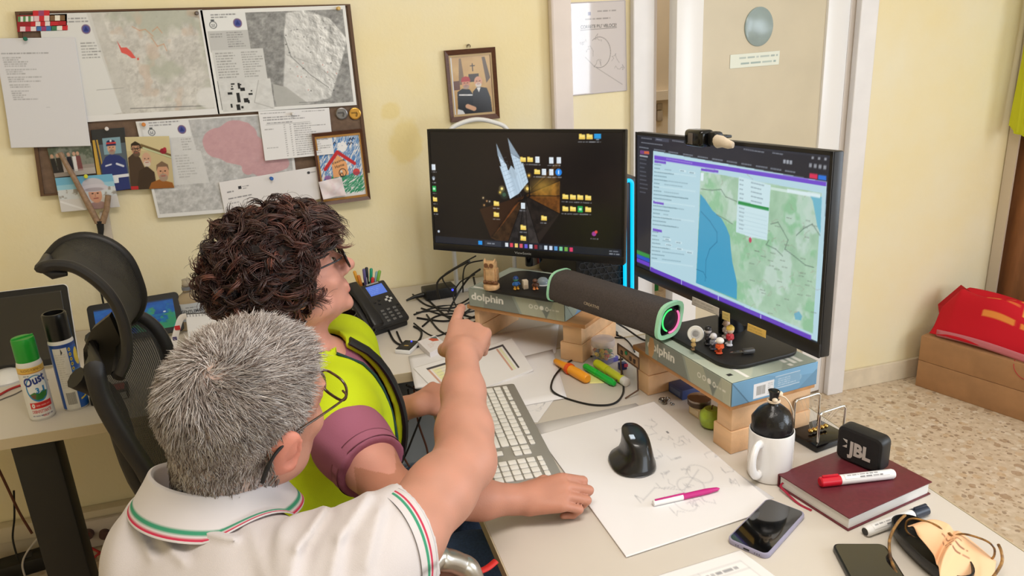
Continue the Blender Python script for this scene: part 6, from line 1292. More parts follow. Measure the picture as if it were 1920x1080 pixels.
# ================================================================== things on the wall side desk
def spray(label, cx, cy, r, h, capc, caph, paint, rz, name='spray_can', capr=.92, open_=False):
  c = onz(cx, cy); c = np.array((c[0], c[1]+r*.9, DZ)); t = thing(name, label, 'spray can', c, group='spray cans'); T_ = Matrix.Translation(c)
  hb = h-caph
  MB(T_).lathe([(r*.92, 0), (r, .003), (r, hb-.012), (r*.93, hb-.004), (r*.86, hb)], 40).build('can', mat('can_white', (224, 222, 220), .3), t, world=True)
  cm = mat('cap_%d_%d_%d' % capc, capc, .3); rc = r*capr
  prof = [(rc, hb-.006), (rc, hb+caph*.75), (rc*.985, h-.003), (rc*.93, h)]
  if open_: prof += [(rc*.80, h), (rc*.78, h-.012), (.001, h-.014)]
  MB(T_).lathe(prof, 40).build('cap', cm, t, world=True)
  if not open_: MB(T_).box((0, 0, h+.0005), (rc*1.9, .004, .005), rz=.6, bev=.001).build('cap_ridge', cm, t, world=True)
  cv = paint()
  def f(u, v):
    a = rz+(u-.5)*2*PI*.62; return np.stack([c[0]+(r+.0006)*np.sin(a), c[1]-(r+.0006)*np.cos(a), DZ+.005+(hb-.020)*(1-v)], 1)
  grid_mesh('label', cv, f, attr_mat('can_label', .3), t, world=True); return t
def p_oust():
  cv = Canvas(150, 118, (226, 224, 222)); cv.rect(0, 0, 150, 12, (226, 186, 90)); cv.text('NUOVO FORMATO', 42, 9, 6, (120, 70, 30), 66); cv.rect(0, 12, 150, 14, (200, 140, 60))
  cv.ell(78, 48, 33, 30, (40, 130, 190)); cv.ell(79, 47, 30, 27, (232, 236, 238)); cv.poly([(52, 60), (66, 56), (80, 60), (94, 54), (106, 58), (100, 68), (86, 74), (70, 74), (58, 68)], (56, 120, 60)); cv.poly([(54, 62), (70, 60), (66, 72), (58, 68)], (110, 84, 60))
  cv.text('Oust', 44, 43, 19, (30, 50, 130), 66, rot=-.16, bold=.03); cv.text('3', 72, 59, 12, (20, 120, 190), 10, bold=.04); cv.text('in', 84, 59, 6, (20, 120, 190), 6); cv.text('1', 93, 57, 12, (20, 120, 190), 6, bold=.04); cv.lines(46, 16, 66, 21, 1, (120, 130, 150), .8, 3, 3)
  cv.rect(44, 79, 112, 93, (206, 46, 48)); cv.ell(54, 86, 5, 5, (226, 224, 222)); cv.rect(52, 85, 56, 87, (206, 46, 48)); cv.lines(62, 84, 106, 89, 1, (236, 180, 176), .8, 5, 3, .05)
  cv.text('DISINFETTANTE', 46, 103, 7, (190, 50, 56), 58, bold=.02); cv.lines(44, 107, 112, 112, 1, (100, 100, 130), .8, 9, 3, .1); cv.text('VIRUS', 74, 113, 5, (200, 60, 60), 18); return cv
def p_blue():
  cv = Canvas(150, 150, (216, 214, 210)); cv.rect(84, 0, 150, 150, (32, 84, 170)); cv.rect(0, 0, 40, 150, (32, 84, 170)); cv.rect(0, 0, 150, 8, (40, 70, 140)); cv.lines(46, 20, 80, 100, 16, (170, 168, 164), .6, 3); cv.poly([(66, 8), (70, 18), (64, 24)], (40, 40, 44))
  for k in range(6): cv.ell(91, 14+k*11, 4, 4, (226, 200, 60)); cv.ell(91, 14+k*11, 1.8, 1.8, (60, 60, 60))
  cv.ell(116, 34, 14, 20, (226, 200, 70))
  cv.blend(np.clip((cv.noise(40, 3, 3)-.5)*4, 0, 1)*(cv.X > 86)*(cv.Y > 60), (80, 150, 220), .6); cv.poly([(92, 128), (150, 118), (150, 122), (92, 132)], (226, 200, 80))
  [cv.rect(50+k*2.6, 110, 51.4+k*2.6, 138, (90, 88, 84)) for k in range(11)]; return cv
spray('shorter white spray can with green cap at the left desk edge', 76, 789, .0265, .202, (36, 150, 50), .052, p_oust, .36)
spray('taller blue and white spray can with black cap behind the green capped one', 140, 770, .027, .243, (14, 14, 15), .058, p_blue, .34, open_=True, capr=.97)
# tablets leaning against the wall
def tablet(label, pts, ytop, tilt, cvp, name='tablet'):
  """four photo corners tl, tr, br, bl on a leaning plane"""
  b = onz(pts[2][0], pts[2][1], DZ+.002); n = Vector((tilt[0], -math.cos(tilt[1]), math.sin(tilt[1]))).normalized()
  P = [onplane(p[0], p[1], b, n) for p in pts]; P[3] = P[3]+(P[0]-P[3])*max(0, (DZ+.0135-P[3][2])/(P[0][2]-P[3][2])); P[2] = P[2]+(P[1]-P[2])*max(0, (DZ+.0135-P[2][2])/(P[1][2]-P[2][2])); M, W_, H_ = frame3(P[0], P[1], P[3], P[2])
  t = thing(name, label, 'tablet', (M.translation.x, M.translation.y, DZ), group='tablets')
  MB(M).prism(rrect(W_, H_, .012, 5), .0085, z0=-.009, bev=.002).build('housing', WHITEP if 'dark switched' in label else BLK, t, world=True); MB(M).prism(rrect(W_-.003, H_-.003, .011, 5), .001, z0=-.0008).build('bezel', BLK, t, world=True)
  bz = .017; cv = cvp(); a = [np.array(M @ Vector((sx*(W_/2-bz), sy*(H_/2-bz), .0006))) for sx, sy in ((-1, 1), (1, 1), (1, -1), (-1, -1))]; return t, M, W_, H_, a, cv
def p_dark(): cv = Canvas(60, 50, (52, 50, 48)); return cv
t, M, W_, H_, a, cv = tablet('dark switched off tablet leaning at the far left behind the spray cans', ((-60, 552), (120, 534), (157, 682), (-28, 722)), .1, (.10, .30), p_dark)
grid_mesh('screen', cv, quadf(*a), attr_mat('off_screen', .12, spec=.5), t, world=True, thick=.001)
ks = np.array(M @ Vector((0, -H_/2, -.085))); ks[2] = DZ+.007; MB().tube([np.array(M @ Vector((0, .02, -.012))), ks], .006, 8).build('kickstand', BLK, t, world=True)
def p_sea():
  cv = Canvas(120, 80, (36, 96, 170)); n = cv.noise(18, 5, 5); cv.a = np.array((30, 90, 168.))+((n-.5)*70)[..., None]*np.array((.4, 1, .7)); cv.blend(np.clip((cv.noise(14, 9, 4)+.5*cv.Y/80-.72)*8, 0, 1)*(cv.X > 50), (70, 170, 90), .8); cv.blend(np.clip((cv.noise(10, 6, 3)-.62)*8, 0, 1), (30, 150, 170), .5); cv.ell(104, 34, 2, 2, (230, 240, 240)); cv.rect(0, 0, 120, 4, (40, 60, 90)); return cv
t, M, W_, H_, a, cv = tablet('tablet showing a blue green sea map behind the chair headrest', ((160, 576), (329, 545), (352, 628), (178, 664)), .1, (.06, .42), p_sea)
grid_mesh('screen', cv, quadf(*a), attr_mat('tablet_glow', .15, emit=.55), t, world=True, thick=.001)
ks = np.array(M @ Vector((0, -H_/2, -.07))); ks[2] = DZ+.007; MB().tube([np.array(M @ Vector((0, .02, -.012))), ks], .006, 8).build('kickstand', BLK, t, world=True)
# bottle
c = onz(366, 618); c[1] = 2.38; c[0] = ony(363, 600, 2.38)[0]; t = thing('glass_bottle', 'clear flat glass bottle with pale label behind the desk calendar', 'bottle', (c[0], c[1], DZ)); T_ = Matrix.Translation((c[0], c[1], DZ)) @ Matrix.Diagonal((1, .62, 1, 1))
GB = mat('bottle_glass', (214, 196, 170), .06, trans=.65, ior=1.25); ht = ony(345, 524, 2.38)[2]-DZ
MB(T_).lathe([(.001, .002), (.040, .002), (.043, .008), (.043, ht*.58), (.038, ht*.66), (.022, ht*.72), (.015, ht*.76), (.0145, ht*.90)], 36, cap=False).build('glass', GB, t, world=True)
MB(Matrix.Translation((c[0], c[1], DZ))).lathe([(.0165, ht*.80), (.0165, ht*.86)], 24).build('neck_band', mat('grey_band', (120, 122, 130), .4), t, world=True); MB(Matrix.Translation((c[0], c[1], DZ))).lathe([(.0125, ht*.88), (.0135, ht*.93), (.012, ht*.96), (.0128, ht)], 20).build('stopper', mat('clear_stopper', (226, 216, 200), .06, trans=.6, ior=1.3), t, world=True)
cv = Canvas(80, 66, (186, 190, 196)); cv.rect(2, 2, 78, 64, (196, 200, 206)); cv.text('GENTLEMAN', 8, 34, 11, (60, 62, 70), 64, bold=.02); cv.lines(22, 12, 58, 18, 1, (90, 94, 104), .8, 3, 3)
def fb(u, v): a = (u-.5)*1.9+.15; return np.stack([c[0]+.0436*np.sin(a), c[1]-.0436*.62*np.cos(a)-.0004, DZ+ht*(.56-.36*v)], 1)
grid_mesh('label', cv, fb, PRINT, t, world=True)
# spiral desk calendar and lanyard
b = onz(352, 668); y_ = 2.17; n = (0, -.93, .36); Q = [onplane(p[0], p[1], (0, y_, DZ+.15), n) for p in ((348, 590), (470, 582), (486, 690), (360, 700))]; Q[2] = Q[2]+(Q[1]-Q[2])*max(0, (DZ+.006-Q[2][2])/(Q[1][2]-Q[2][2])); Q[3] = Q[3]+(Q[0]-Q[3])*max(0, (DZ+.006-Q[3][2])/(Q[0][2]-Q[3][2]))
t = thing('desk_calendar', 'blank white spiral bound desk calendar behind the grey haired head', 'calendar', (Q[2]+Q[3])/2*[1, 1, 0]+[0, 0, DZ]); cv = Canvas(50, 46, (226, 226, 230)); grid_mesh('page', cv, quadf(*Q), PRINT, t, world=True, thick=.003)
B_ = [Q[3], Q[2], Q[2]*[1, 1, 0]+[0, .10, DZ+.001], Q[3]*[1, 1, 0]+[0, .10, DZ+.001]]
mb = MB(); k_ = [Q[0], Q[1], Q[1]+np.array((0, .16, 0))*1.0, Q[0]+np.array((0, .16, 0))]; k_[2][2] = DZ+.001; k_[3][2] = DZ+.001
mb.add([tuple(p) for p in k_]+[tuple(p+np.array((0, .003, .002))) for p in k_], [(0, 1, 2, 3), (7, 6, 5, 4), (0, 4, 5, 1), (1, 5, 6, 2), (2, 6, 7, 3), (3, 7, 4, 0)]); mb.build('backing', mat('card_dark', (44, 42, 44), .6), t, world=True)
mb = MB();
for k in range(22): p = Q[0]*(1-(k+.5)/22)+Q[1]*((k+.5)/22); mb.tube([p+np.array((0, -.004*math.cos(q), .004*math.sin(q)-.003)) for q in np.linspace(0, 2*PI, 9)[:-1]], .0007, 4, closed=True)
mb.build('spiral', mat('spiral_grey', (150, 150, 156), .3, metal=.8), t, world=True)
t = thing('lanyard', 'white lanyard with small red and blue emblems hanging at the calendar', 'lanyard', onz(330, 690)); P = [onplane(p[0], p[1], (0, y_-.012, DZ+.12), n) for p in ((350, 593), (340, 596), (333, 614), (328, 634), (324, 660))]
MB().tube(catmull(P, 6), .0085, 8, flat=.18, up=(0, 1, 0)).build('strap', mat('strap_white', (218, 212, 208), .6), t, world=True)
for p, s_, cc in ((P[2], .014, (196, 40, 48)), (P[3], .011, (80, 70, 110))): MB().box(p+np.array((.0, -.0035, .0)), (s_, .003, s_*.9), bev=.0008).build('emblem', mat('emblem_%d' % cc[0], cc, .5), t, world=True)
# small case
c = onz(205, 752); t = thing('small_case', 'small black edged white case lying on the desk behind the chair', 'case', c); T_ = Matrix.Translation(c+[0, .02, 0]) @ Matrix.Rotation(.16, 4, 'Z'); MB(T_).box((0, 0, .012), (.085, .06, .024), bev=.003).build('shell', BLK, t, world=True); MB(T_).box((0, -.0302, .0115), (.076, .001, .017), bev=.0004).build('front', mat('case_white', (214, 210, 208), .5), t, world=True); MB(T_).box((0, 0, .0245), (.07, .04, .001)).build('top_label', mat('case_red', (170, 60, 60), .5), t, world=True)
# white dome and red cable, far left
c = onz(14, 712); t = thing('white_dome', 'low white plastic dome at the left edge of the desk', 'device', c); MB(Matrix.Translation(c)).lathe([(.046, 0), (.047, .004), (.040, .016), (.022, .026), (.001, .029)], 36).build('shell', WHITEP, t, world=True); MB(Matrix.Translation(c)).lathe([(.048, 0), (.048, .004), (.046, .005)], 36).build('base_ring', mat('pale_grey_plastic'), t, world=True)
cable('red cable on the left desk beside the green capped can', [(-40, 760), (-4, 742), (16, 731), (34, 724), (60, 716)], .003, None, mat('cable_red', (170, 40, 40), .5))
cable('thin grey cable behind the red cable on the left desk', [(-30, 762), (10, 746), (30, 738), (60, 722), (90, 712)], .0016, None, mat('cable_grey', (110, 104, 98), .5))

# phone, pens, mug, calculator, adapter
pb = [onz(p[0], p[1]) for p in ((690, 636), (777, 606), (664, 560))]; ex = pb[1]-pb[0]; W_ = .168; M = local(pb[0]+np.array((.006, .0, 0)), ex, DZ) @ Matrix.Scale(.84, 4)
t = thing('desk_phone', 'black office desk phone with blue lit display', 'telephone', M @ Vector((W_/2, .08, 0)), rz_of(ex)); PB = mat('phone_charcoal', (38, 37, 38), .45)
tl_ = math.radians(38); Mp = M @ Matrix.Translation((0, 0, .022)) @ Matrix.Rotation(tl_, 4, 'X'); PL = .185
MB(Mp).box((W_/2, PL/2, 0), (W_, PL, .024), bev=.008).build('body', PB, t, world=True)
MB(M).box((W_/2, .066, .012), (W_-.01, .12, .024), bev=.004).build('base', PB, t, world=True); MB(M).box((W_/2, .125, .045), (W_*.7, .02, .09), bev=.004).build('rear_stand', PB, t, world=True)
hs = MB(Mp)
prof = [(.004, .020, .044, .030), (.022, .022, .047, .032), (.055, .030, .042, .022), (.10, .032, .040, .020), (.14, .030, .042, .022), (.165, .024, .046, .028), (.192, .022, .046, .026)]
secs = []
for (y, z, w_, th) in prof: secs.append([(.031+w_/2*math.copysign(abs(math.cos(q))**.6, math.cos(q)), y, z+th/2*math.copysign(abs(math.sin(q))**.6, math.sin(q))) for q in np.linspace(0, 2*PI, 21)[:-1]])
hs.add([p for s_ in secs for p in s_], [(j*20+i, j*20+(i+1) % 20, (j+1)*20+(i+1) % 20, (j+1)*20+i) for j in range(len(secs)-1) for i in range(20)]+[tuple(range(20)), tuple(range(120, 140))]); hs.build('handset', mat('handset_black', (30, 29, 30), .35), t, world=True, smooth=60)
cv = Canvas(40, 24, (96, 130, 226)); cv.lines(4, 4, 36, 20, 4, (150, 180, 250), .6, 3); a = [np.array(Mp @ Vector(p)) for p in ((.080, .170, .0128), (.148, .170, .0128), (.148, .128, .0128), (.080, .128, .0128))]; grid_mesh('display', cv, quadf(*a), attr_mat('lcd_blue', .2, emit=.8), t, world=True, thick=.001)
MB(Mp).box((.114, .178, .0126), (.05, .006, .001)).build('name_plate', mat('plate_grey', (150, 150, 152), .4), t, world=True)
BT_ = mat('button_grey', (96, 95, 95), .45)
def pbtn(x, y, w_=.014, h_=.009, m=None): MB(Mp).box((x, y, .0132), (w_, h_, .003), bev=.001).build('button', m or BT_, t, world=True)
for r_ in range(4):
  for c_ in range(3): pbtn(.084+c_*.025, .058-r_*.0145)
for (x, y) in ((.078, .100), (.098, .104), (.092, .090)): pbtn(x, y, .009, .006, mat('button_dark', (24, 24, 25), .4))
for k in range(3): pbtn(.156, .066-k*.014, .007, .006, mat('button_dark'))
for (dx, dy) in ((.010, 0), (-.010, 0), (0, .009), (0, -.009)): pbtn(.134+dx, .098+dy, .010, .009, mat('button_silver', (190, 188, 184), .35))
pbtn(.134, .098, .007, .007, mat('button_dark'))
# pen cup behind the phone
c = onz(690, 560); c = np.array((ony(690, 540, 2.36)[0], 2.36, DZ)); t = thing('pen_cup', 'black pen cup holding coloured pens behind the desk phone', 'pen cup', c); hc = ony(690, 536, 2.36)[2]-DZ
MB(Matrix.Translation(c)).lathe([(.038, 0), (.040, .002), (.042, hc), (.0395, hc), (.037, .004), (.001, .004)], 30, cap=False).build('cup', BLK, t, world=True)
MB(Matrix.Translation(c)).lathe([(.0425, hc-.004), (.0432, hc-.002), (.0425, hc+.001)], 30, cap=False).build('rim', mat('cup_rim', (90, 86, 80), .3), t, world=True)
for i, (tx, ty, bx, col, lab) in enumerate(((664, 508, 676, (222, 160, 50), 'yellow orange pen leaning left in the pen cup'), (672, 516, 680, (214, 130, 50), 'orange pen in the pen cup next to the leaning yellow one'), (682, 504, 684, (96, 86, 140), 'violet pen standing at the middle of the pen cup'), (687, 501, 690, (40, 40, 46), 'tall dark pen standing in the pen cup'), (696, 503, 694, (30, 150, 116), 'teal capped pen in the pen cup'), (699, 520, 697, (206, 46, 44), 'red pen in the pen cup below the teal one'), (686, 518, 687, (214, 212, 214), 'white topped pen in the pen cup'), (707, 509, 702, (140, 180, 196), 'pale blue pen in the pen cup'), (712, 507, 705, (130, 180, 70), 'light green pen rightmost in the pen cup'))):
  top = ony(tx, ty, 2.36-.006*(i % 3)); bot = np.array((c[0]+(ony(bx, 560, 2.36)[0]-c[0])*.5, 2.36-.004*(i % 3), DZ+.008)); p_ = thing('pen', lab, 'pen', bot, group='pens in the cup'); d = top-bot; L_ = np.linalg.norm(d); T_ = Matrix.Translation(bot) @ orient(d).to_4x4()
  MB(T_).lathe([(.001, 0), (.0042, .012), (.0045, L_*.7)], 12).build('barrel', mat('pen_b_%d' % i, tuple(v*.85 for v in col), .4), p_, world=True); MB(T_).lathe([(.0050, L_*.7), (.0052, L_-.003), (.003, L_)], 12).build('cap', mat('pen_%d' % i, col, .35), p_, world=True)
# dark mug in front of the phone
c = onz(648, 652); c[1] += .02; t = thing('mug', 'shiny black mug between the yellow vest and the desk phone', 'mug', c); T_ = Matrix.Translation(c); DK = mat('black_ceramic', (26, 18, 17), .12, coat=.6); k = 1.0
MB(T_).lathe([(.032, 0), (.036, .002), (.0385, .010), (.0425, .088), (.0430, .092), (.0405, .092), (.0365, .012), (.001, .010)], 40, cap=False).build('body', DK, t, world=True); MB(T_).lathe([(.0005, .0), (.032, .0)], 40, cap=False).build('bottom', DK, t, world=True)
MB(T_).tube(catmull([(-.040, 0, .075), (-.058, 0, .078), (-.066, 0, .055), (-.060, 0, .032), (-.038, 0, .022)], 6), .0055, 10).build('handle', DK, t, world=True)
# coiled handset cord heap
c = onz(686, 648); t = thing('coiled_cord', 'black coiled telephone cord heaped before the desk phone', 'cord', c); rg = random.Random(9); base = catmull([(rg.uniform(-.03, .03), rg.uniform(-.025, .025), .010+.012*(k % 4)) for k in range(9)]+[(.02, .06, .012)], 40); pts = []
for i, p in enumerate(base): q = i*.85; pts.append((p[0]+.0075*math.cos(q), p[1]+.0055*math.sin(q), max(.003, p[2]+.0065*math.sin(q+.6))))
MB(Matrix.Translation(c)).tube(pts, .0022, 6).build('coil', CBL, t, world=True)
# calculator
c = onz(638, 596); t = thing('calculator', 'dark calculator with red and teal buttons behind the black mug', 'calculator', c); M = Matrix.Translation(np.array((c[0], c[1]-.02, DZ+.004))) @ Matrix.Rotation(.1, 4, 'Z') @ Matrix.Rotation(.35, 4, 'X')
MB(M).box((0, .0, .02), (.078, .13, .016), bev=.004).build('body', mat('calc_dark', (40, 34, 34), .45), t, world=True)
for r_ in range(5):
  for c_ in range(4):
    col = (206, 62, 60) if r_ in (2, 3) and c_ < 3 else ((70, 150, 160) if r_ == 1 else (60, 58, 60)); MB(M).box((-.026+c_*.0175, -.048+r_*.0185, .0295), (.013, .013, .004), bev=.001).build('key', mat('calc_%d' % col[0], col, .5), t, world=True)
MB(M).box((0, .052, .0285), (.062, .018, .002)).build('display', mat('calc_lcd', (140, 150, 136), .3), t, world=True)
MB(Matrix.Translation(np.array((c[0], c[1]-.02, DZ)))).box((0, .03, .017), (.06, .02, .034)).build('stand', BLK, t, world=True)
o = deskpaper('thin grey plastic pad on the desk edge under the cord heap', ((672, 660), (706, 655), (719, 679), (684, 684)), DZ+.0016, Canvas(8, 8, (190, 187, 182)), None, 'plastic_pad')
# gadget with blue led and booklet
a, b = onz(742, 660), onz(772, 640); M = local(onz(742, 662), onz(768, 664)-onz(742, 662), DZ)
t = thing('card_reader', 'small black and white gadget with a blue light near the phone cord', 'gadget', M @ Vector((.02, .03, 0)), rz_of(onz(768, 664)-onz(742, 662))); MB(M).box((.022, .03, .006), (.045, .07, .012), bev=.003).build('body', WHITEP, t, world=True); MB(M).box((.022, .03, .0125), (.041, .064, .002), bev=.0008).build('panel', BLK, t, world=True); MB(M).ball((.024, .054, .0138), .0028, 10, 6).build('light', mat('led_blue', (40, 40, 160), .3, emit=(70, 80, 255), estr=1.4), t, world=True); MB(M).box((.022, .024, .0137), (.012, .006, .0006)).build('print', mat('gold_print', (170, 140, 80), .5), t, world=True)
cv = Canvas(50, 46, (230, 224, 226)); cv.poly([(26, 6), (46, 8), (44, 24), (30, 18)], (200, 90, 60)); cv.poly([(32, 4), (48, 6), (46, 16)], (90, 110, 110)); cv.lines(12, 20, 30, 34, 3, (200, 160, 150), .5, 3)
deskpaper('white note block with a red and green print in the corner near the phone', ((783, 640), (815, 628), (838, 645), (806, 662)), DZ+.016, cv, None, 'note_block', stackh=.015)
# power adapter and the cable tangle behind the left riser
p = onz(800, 566); q = onz(858, 556); M = local(p, q-p, DZ); Wd = np.linalg.norm(q-p); t = thing('power_adapter', 'black power adapter with a blue light in the cable tangle', 'power adapter', M @ Vector((Wd/2, .03, 0)), rz_of(q-p)); MB(M).box((Wd/2, .032, .018), (Wd, .062, .036), bev=.004).build('brick', BLK, t, world=True); MB(M).ball((Wd*.85, -.001, .026), .004, 10, 6).build('light', mat('led_blue'), t, world=True); MB(M).tube([(0, .03, .016), (-.03, .03, .014), (-.06, .03, .006)], [.009, .006, .003], 10).build('plug_neck', BLK, t, world=True)
T_ = [[(774, 552), (800, 572), (840, 578), (882, 566), (905, 530, 790)], [(780, 586), (830, 582), (880, 585), (905, 575)], [(782, 596), (836, 602), (870, 590), (892, 560, 770), (888, 520, 800)], [(792, 612), (816, 594), (850, 588), (890, 596)], [(846, 545, 800), (830, 520, 840), (860, 498, 880), (892, 480, 930)], [(824, 560, 770), (820, 530, 850), (846, 508, 900), (880, 490, 950)], [(800, 590), (822, 618), (846, 632), (840, 640), (800, 645), (770, 655)], [(776, 606), (812, 630), (850, 618), (880, 606), (900, 600)], [(840, 585), (862, 545, 790), (880, 520, 840), (900, 505, 880)], [(790, 578), (850, 594), (884, 578), (910, 560, 800)], [(870, 600), (850, 560, 780), (862, 530, 830), (890, 515, 870)], [(728, 618), (740, 640), (760, 648), (784, 640), (790, 622), (776, 612)], [(744, 622), (752, 640), (762, 652)], [(868, 548, 800), (872, 500, 900), (905, 488, 930)], [(800, 560), (850, 600), (900, 590)], [(776, 590), (820, 575), (862, 570), (900, 545, 790)]]
for i, p in enumerate(T_): cable('black cable in the tangle between the desk phone and the left riser', p, (.0028, .0022, .0032)[i % 3], 'tangled cables behind the left riser')
cable('dark cable running from the left riser toward the tower', [(1124, 588, 800), (1136, 612, 760), (1142, 625), (1150, 632), (1172, 634)], .002, 'cables near the tower'); cable('dark cable slanting down to the right ream', [(1144, 598, 790), (1172, 615, 760), (1200, 634, 745), (1216, 640)], .0026, 'cables near the tower'); cable('short cable with plug end behind the pin jar', [(1148, 626), (1170, 634), (1184, 648), (1190, 660, 760)], .002, 'cables near the tower')
c = onz(1154, 628); t = thing('jack_plug', 'black jack plug lying behind the pin jar', 'plug', c); MB(Matrix.Translation(c)).ball((0, 0, .006), (.007, .012, .006), 12, 8).build('grip', BLK, t, world=True); MB(Matrix.Translation(c)).cyl((.003, -.010, .005), (.006, -.022, .004), .0018, n=8).build('tip', STEEL, t, world=True)
# white bent tube behind the left monitor
yb = WY-.10; t = thing('white_tube_lamp', 'white bent tube rising behind the left monitor', 'lamp', (ony(900, 240, yb)[0], yb, DZ))
pts = [(ony(838, 300, yb)[0], yb, DZ+.01), ony(836, 280, yb), ony(843, 246, yb), ony(862, 232, yb), ony(893, 224, yb), ony(925, 229, yb), ony(950, 242, yb), ony(956, 280, yb), (ony(954, 300, yb)[0], yb, DZ+.01)]
MB().tube(catmull(pts, 8), .0075, 10).build('tube', WHITEP, t, world=True); MB().box((ony(896, 300, yb)[0], yb, DZ+.006), (.26, .10, .012), bev=.003).build('base', WHITEP, t, world=True)

# ================================================================== floor side
# cardboard boxes with the red bag
c0, c1, c2 = onz(1703, 718, 0), onz(1920, 786, 0), None; ex = c1-c0; ex[2] = 0; exn = ex/np.linalg.norm(ex); M = local(c0, exn, 0)
CARD = mat('cardboard', (176, 132, 92), .75, var=.05, scale=14); exn = np.array((.31, -.951, 0)); CW, CD = .95, .20; M = local(c0+exn*.03, exn, 0)
ht = .236
def cbox(label, z0, h, L_):
  t = thing('cardboard_box', label, 'cardboard box', M @ Vector((L_/2, CD/2, z0)), rz_of(exn), 'stacked cardboard boxes')
  MB(M).box((L_/2, CD/2, z0+h/2), (L_, CD, h), bev=.003).build('carton', CARD, t, world=True)
  MB(M).box((L_/2, CD/2, z0+h-.0005), (L_-.02, .05, .003)).build('tape', mat('brown_tape', (160, 116, 76), .3), t, world=True); return t
cbox('lower long cardboard box lying on the terrazzo floor', 0, .1215, CW); cbox('upper long cardboard box carrying the red bag', .1225, .112, CW)
bz = .2355; t = thing('red_bag', 'crumpled red fabric bag with yellow lettering on the cardboard boxes', 'bag', M @ Vector((.42, .14, bz)), rz_of(exn));
BU, BV = 60, 40; cv = Canvas(BU*2, BV*2, (204, 26, 42));
yc = (222, 120, 50)
yc = (236, 160, 70); cv.lines(26, 28, 64, 34, 1, yc, .95, 3, 4, .05); cv.lines(25, 38, 42, 45, 1, yc, .95, 4, 5, .05); cv.text('MIM', 68, 37, 15, (240, 176, 80), 24, rot=PI, bold=.04); cv.lines(25, 57, 66, 63, 1, yc, .95, 5, 4, .05)
def bagf(u, v):
  x = .02+u*.85; front = v
  # v=0 top back ridge, v=1 front lower hem
  y = .19-.165*v-.012*np.sin(u*9)*v; z = bz+.004+.20*np.sin(np.clip((1-v)*1.25+.05, 0, 1)*PI*.62)**1.1*(.92+.12*np.sin(u*6+.6))*np.clip(u*7+.45, 0, 1)
  z = z+.014*np.sin(u*17+v*5)*np.sin(v*PI)+.012*np.sin(u*7-v*9)*np.sin(v*PI); z = np.maximum(z, bz+.003+.02*v*np.clip(1-np.abs(u-.3)*2, 0, 1))
  Mm = np.array(M); P = np.stack([x+.05*(v-.5)*np.sin(u*3), y, z], 1); return P @ Mm[:3, :3].T+Mm[:3, 3]
grid_mesh('body', cv, bagf, attr_mat('red_fabric', .7, spec=.2, bump=.2, bscale=400), t, world=True, thick=.002, full=True)
def lipf(u, v):
  x = .05+u*.8; y = .022-0.*v; z = bz+.036-.030*v+.008*np.sin(u*8); Mm = np.array(M); P = np.stack([x, y-.012*np.sin(u*3.1), z], 1); return P @ Mm[:3, :3].T+Mm[:3, 3]
grid_mesh('lining', Canvas(40, 4, (206, 120, 130)), lipf, attr_mat('red_fabric'), t, world=True, thick=.002)
mb = MB(M); mb.add([(-.02, .15, bz+.10), (.05, .18, bz+.20), (.15, .11, bz+.19), (.06, .08, bz+.06), (.01, .11, bz+.07), (.07, .14, bz+.10)], [(0, 1, 5), (1, 2, 5), (2, 3, 5), (3, 4, 5), (4, 0, 5)]); mb.build('folded_corner', mat('red_fabric_plain', (186, 20, 34), .7), t, world=True, smooth=0)
for k in range(3): MB(M).tube(catmull([(.36+k*.13, .03, bz+.02), (.37+k*.13, -.006, bz-.02), (.40+k*.13, -.006, bz-.055), (.44+k*.13, -.006, bz-.05), (.45+k*.13, -.006, bz-.01), (.46+k*.13, .02, bz+.016)], 6), .0014, 6).build('drawstring', mat('red_string', (180, 40, 50), .6), t, world=True)
# wardrobe at the right, with the yellow jacket on its side
WX = 2.905; t = thing('wardrobe', 'tall brown wooden wardrobe at the right edge of the picture', 'wardrobe', (WX+.35, 2.38, 0))
MB().box((WX+.33, 2.38, 1.05), (.6, .25, 2.1), bev=.004).build('carcass', mat('wardrobe_wood', (156, 104, 66), .45, var=.12, scale=6, stretch=(5, 5, 1)), t, world=True); MB().box((WX-.004, WY-.03, 1.05), (.008, .05, 2.1)).build('side_strip', mat('pale_strip', (214, 200, 182), .5), t, world=True)
for k in range(2): MB().box((WX+.18+.3*k, 2.247, 1.05), (.29, .016, 2.0), bev=.002).build('door', mat('wardrobe_wood'), t, world=True)
j0 = ony(1920, 205, 2.30); t = thing('yellow_jacket', 'bright yellow jacket hanging from the wardrobe side at the picture edge', 'jacket', (WX-.03, 2.36, 1.0))
mb = MB(); pts = []
nA, nZ = 40, 26
zt_, zb_ = 1.62, onx(1906, 232, WX-.03)[2]
def jf(u, v):
  y = 2.275+u*.20; z = zt_-(zt_-zb_)*v-.05*np.sin(u*2.6)*v+.02*v*u; x = WX-.036-.03*np.sin(u*PI)*(.4+.6*v)-.012*np.sin(u*23+v*3); return np.stack([x, y, z], 1)
grid_mesh('body', Canvas(50, 40, (206, 210, 40)), jf, attr_mat('hivis_cloth', .7), t, world=True, thick=.012)
MB().cyl((WX+.001, 2.36, zt_+.01), (WX-.05, 2.36, zt_+.03), .008, n=10).build('hanger_hook', STEEL, t, world=True)
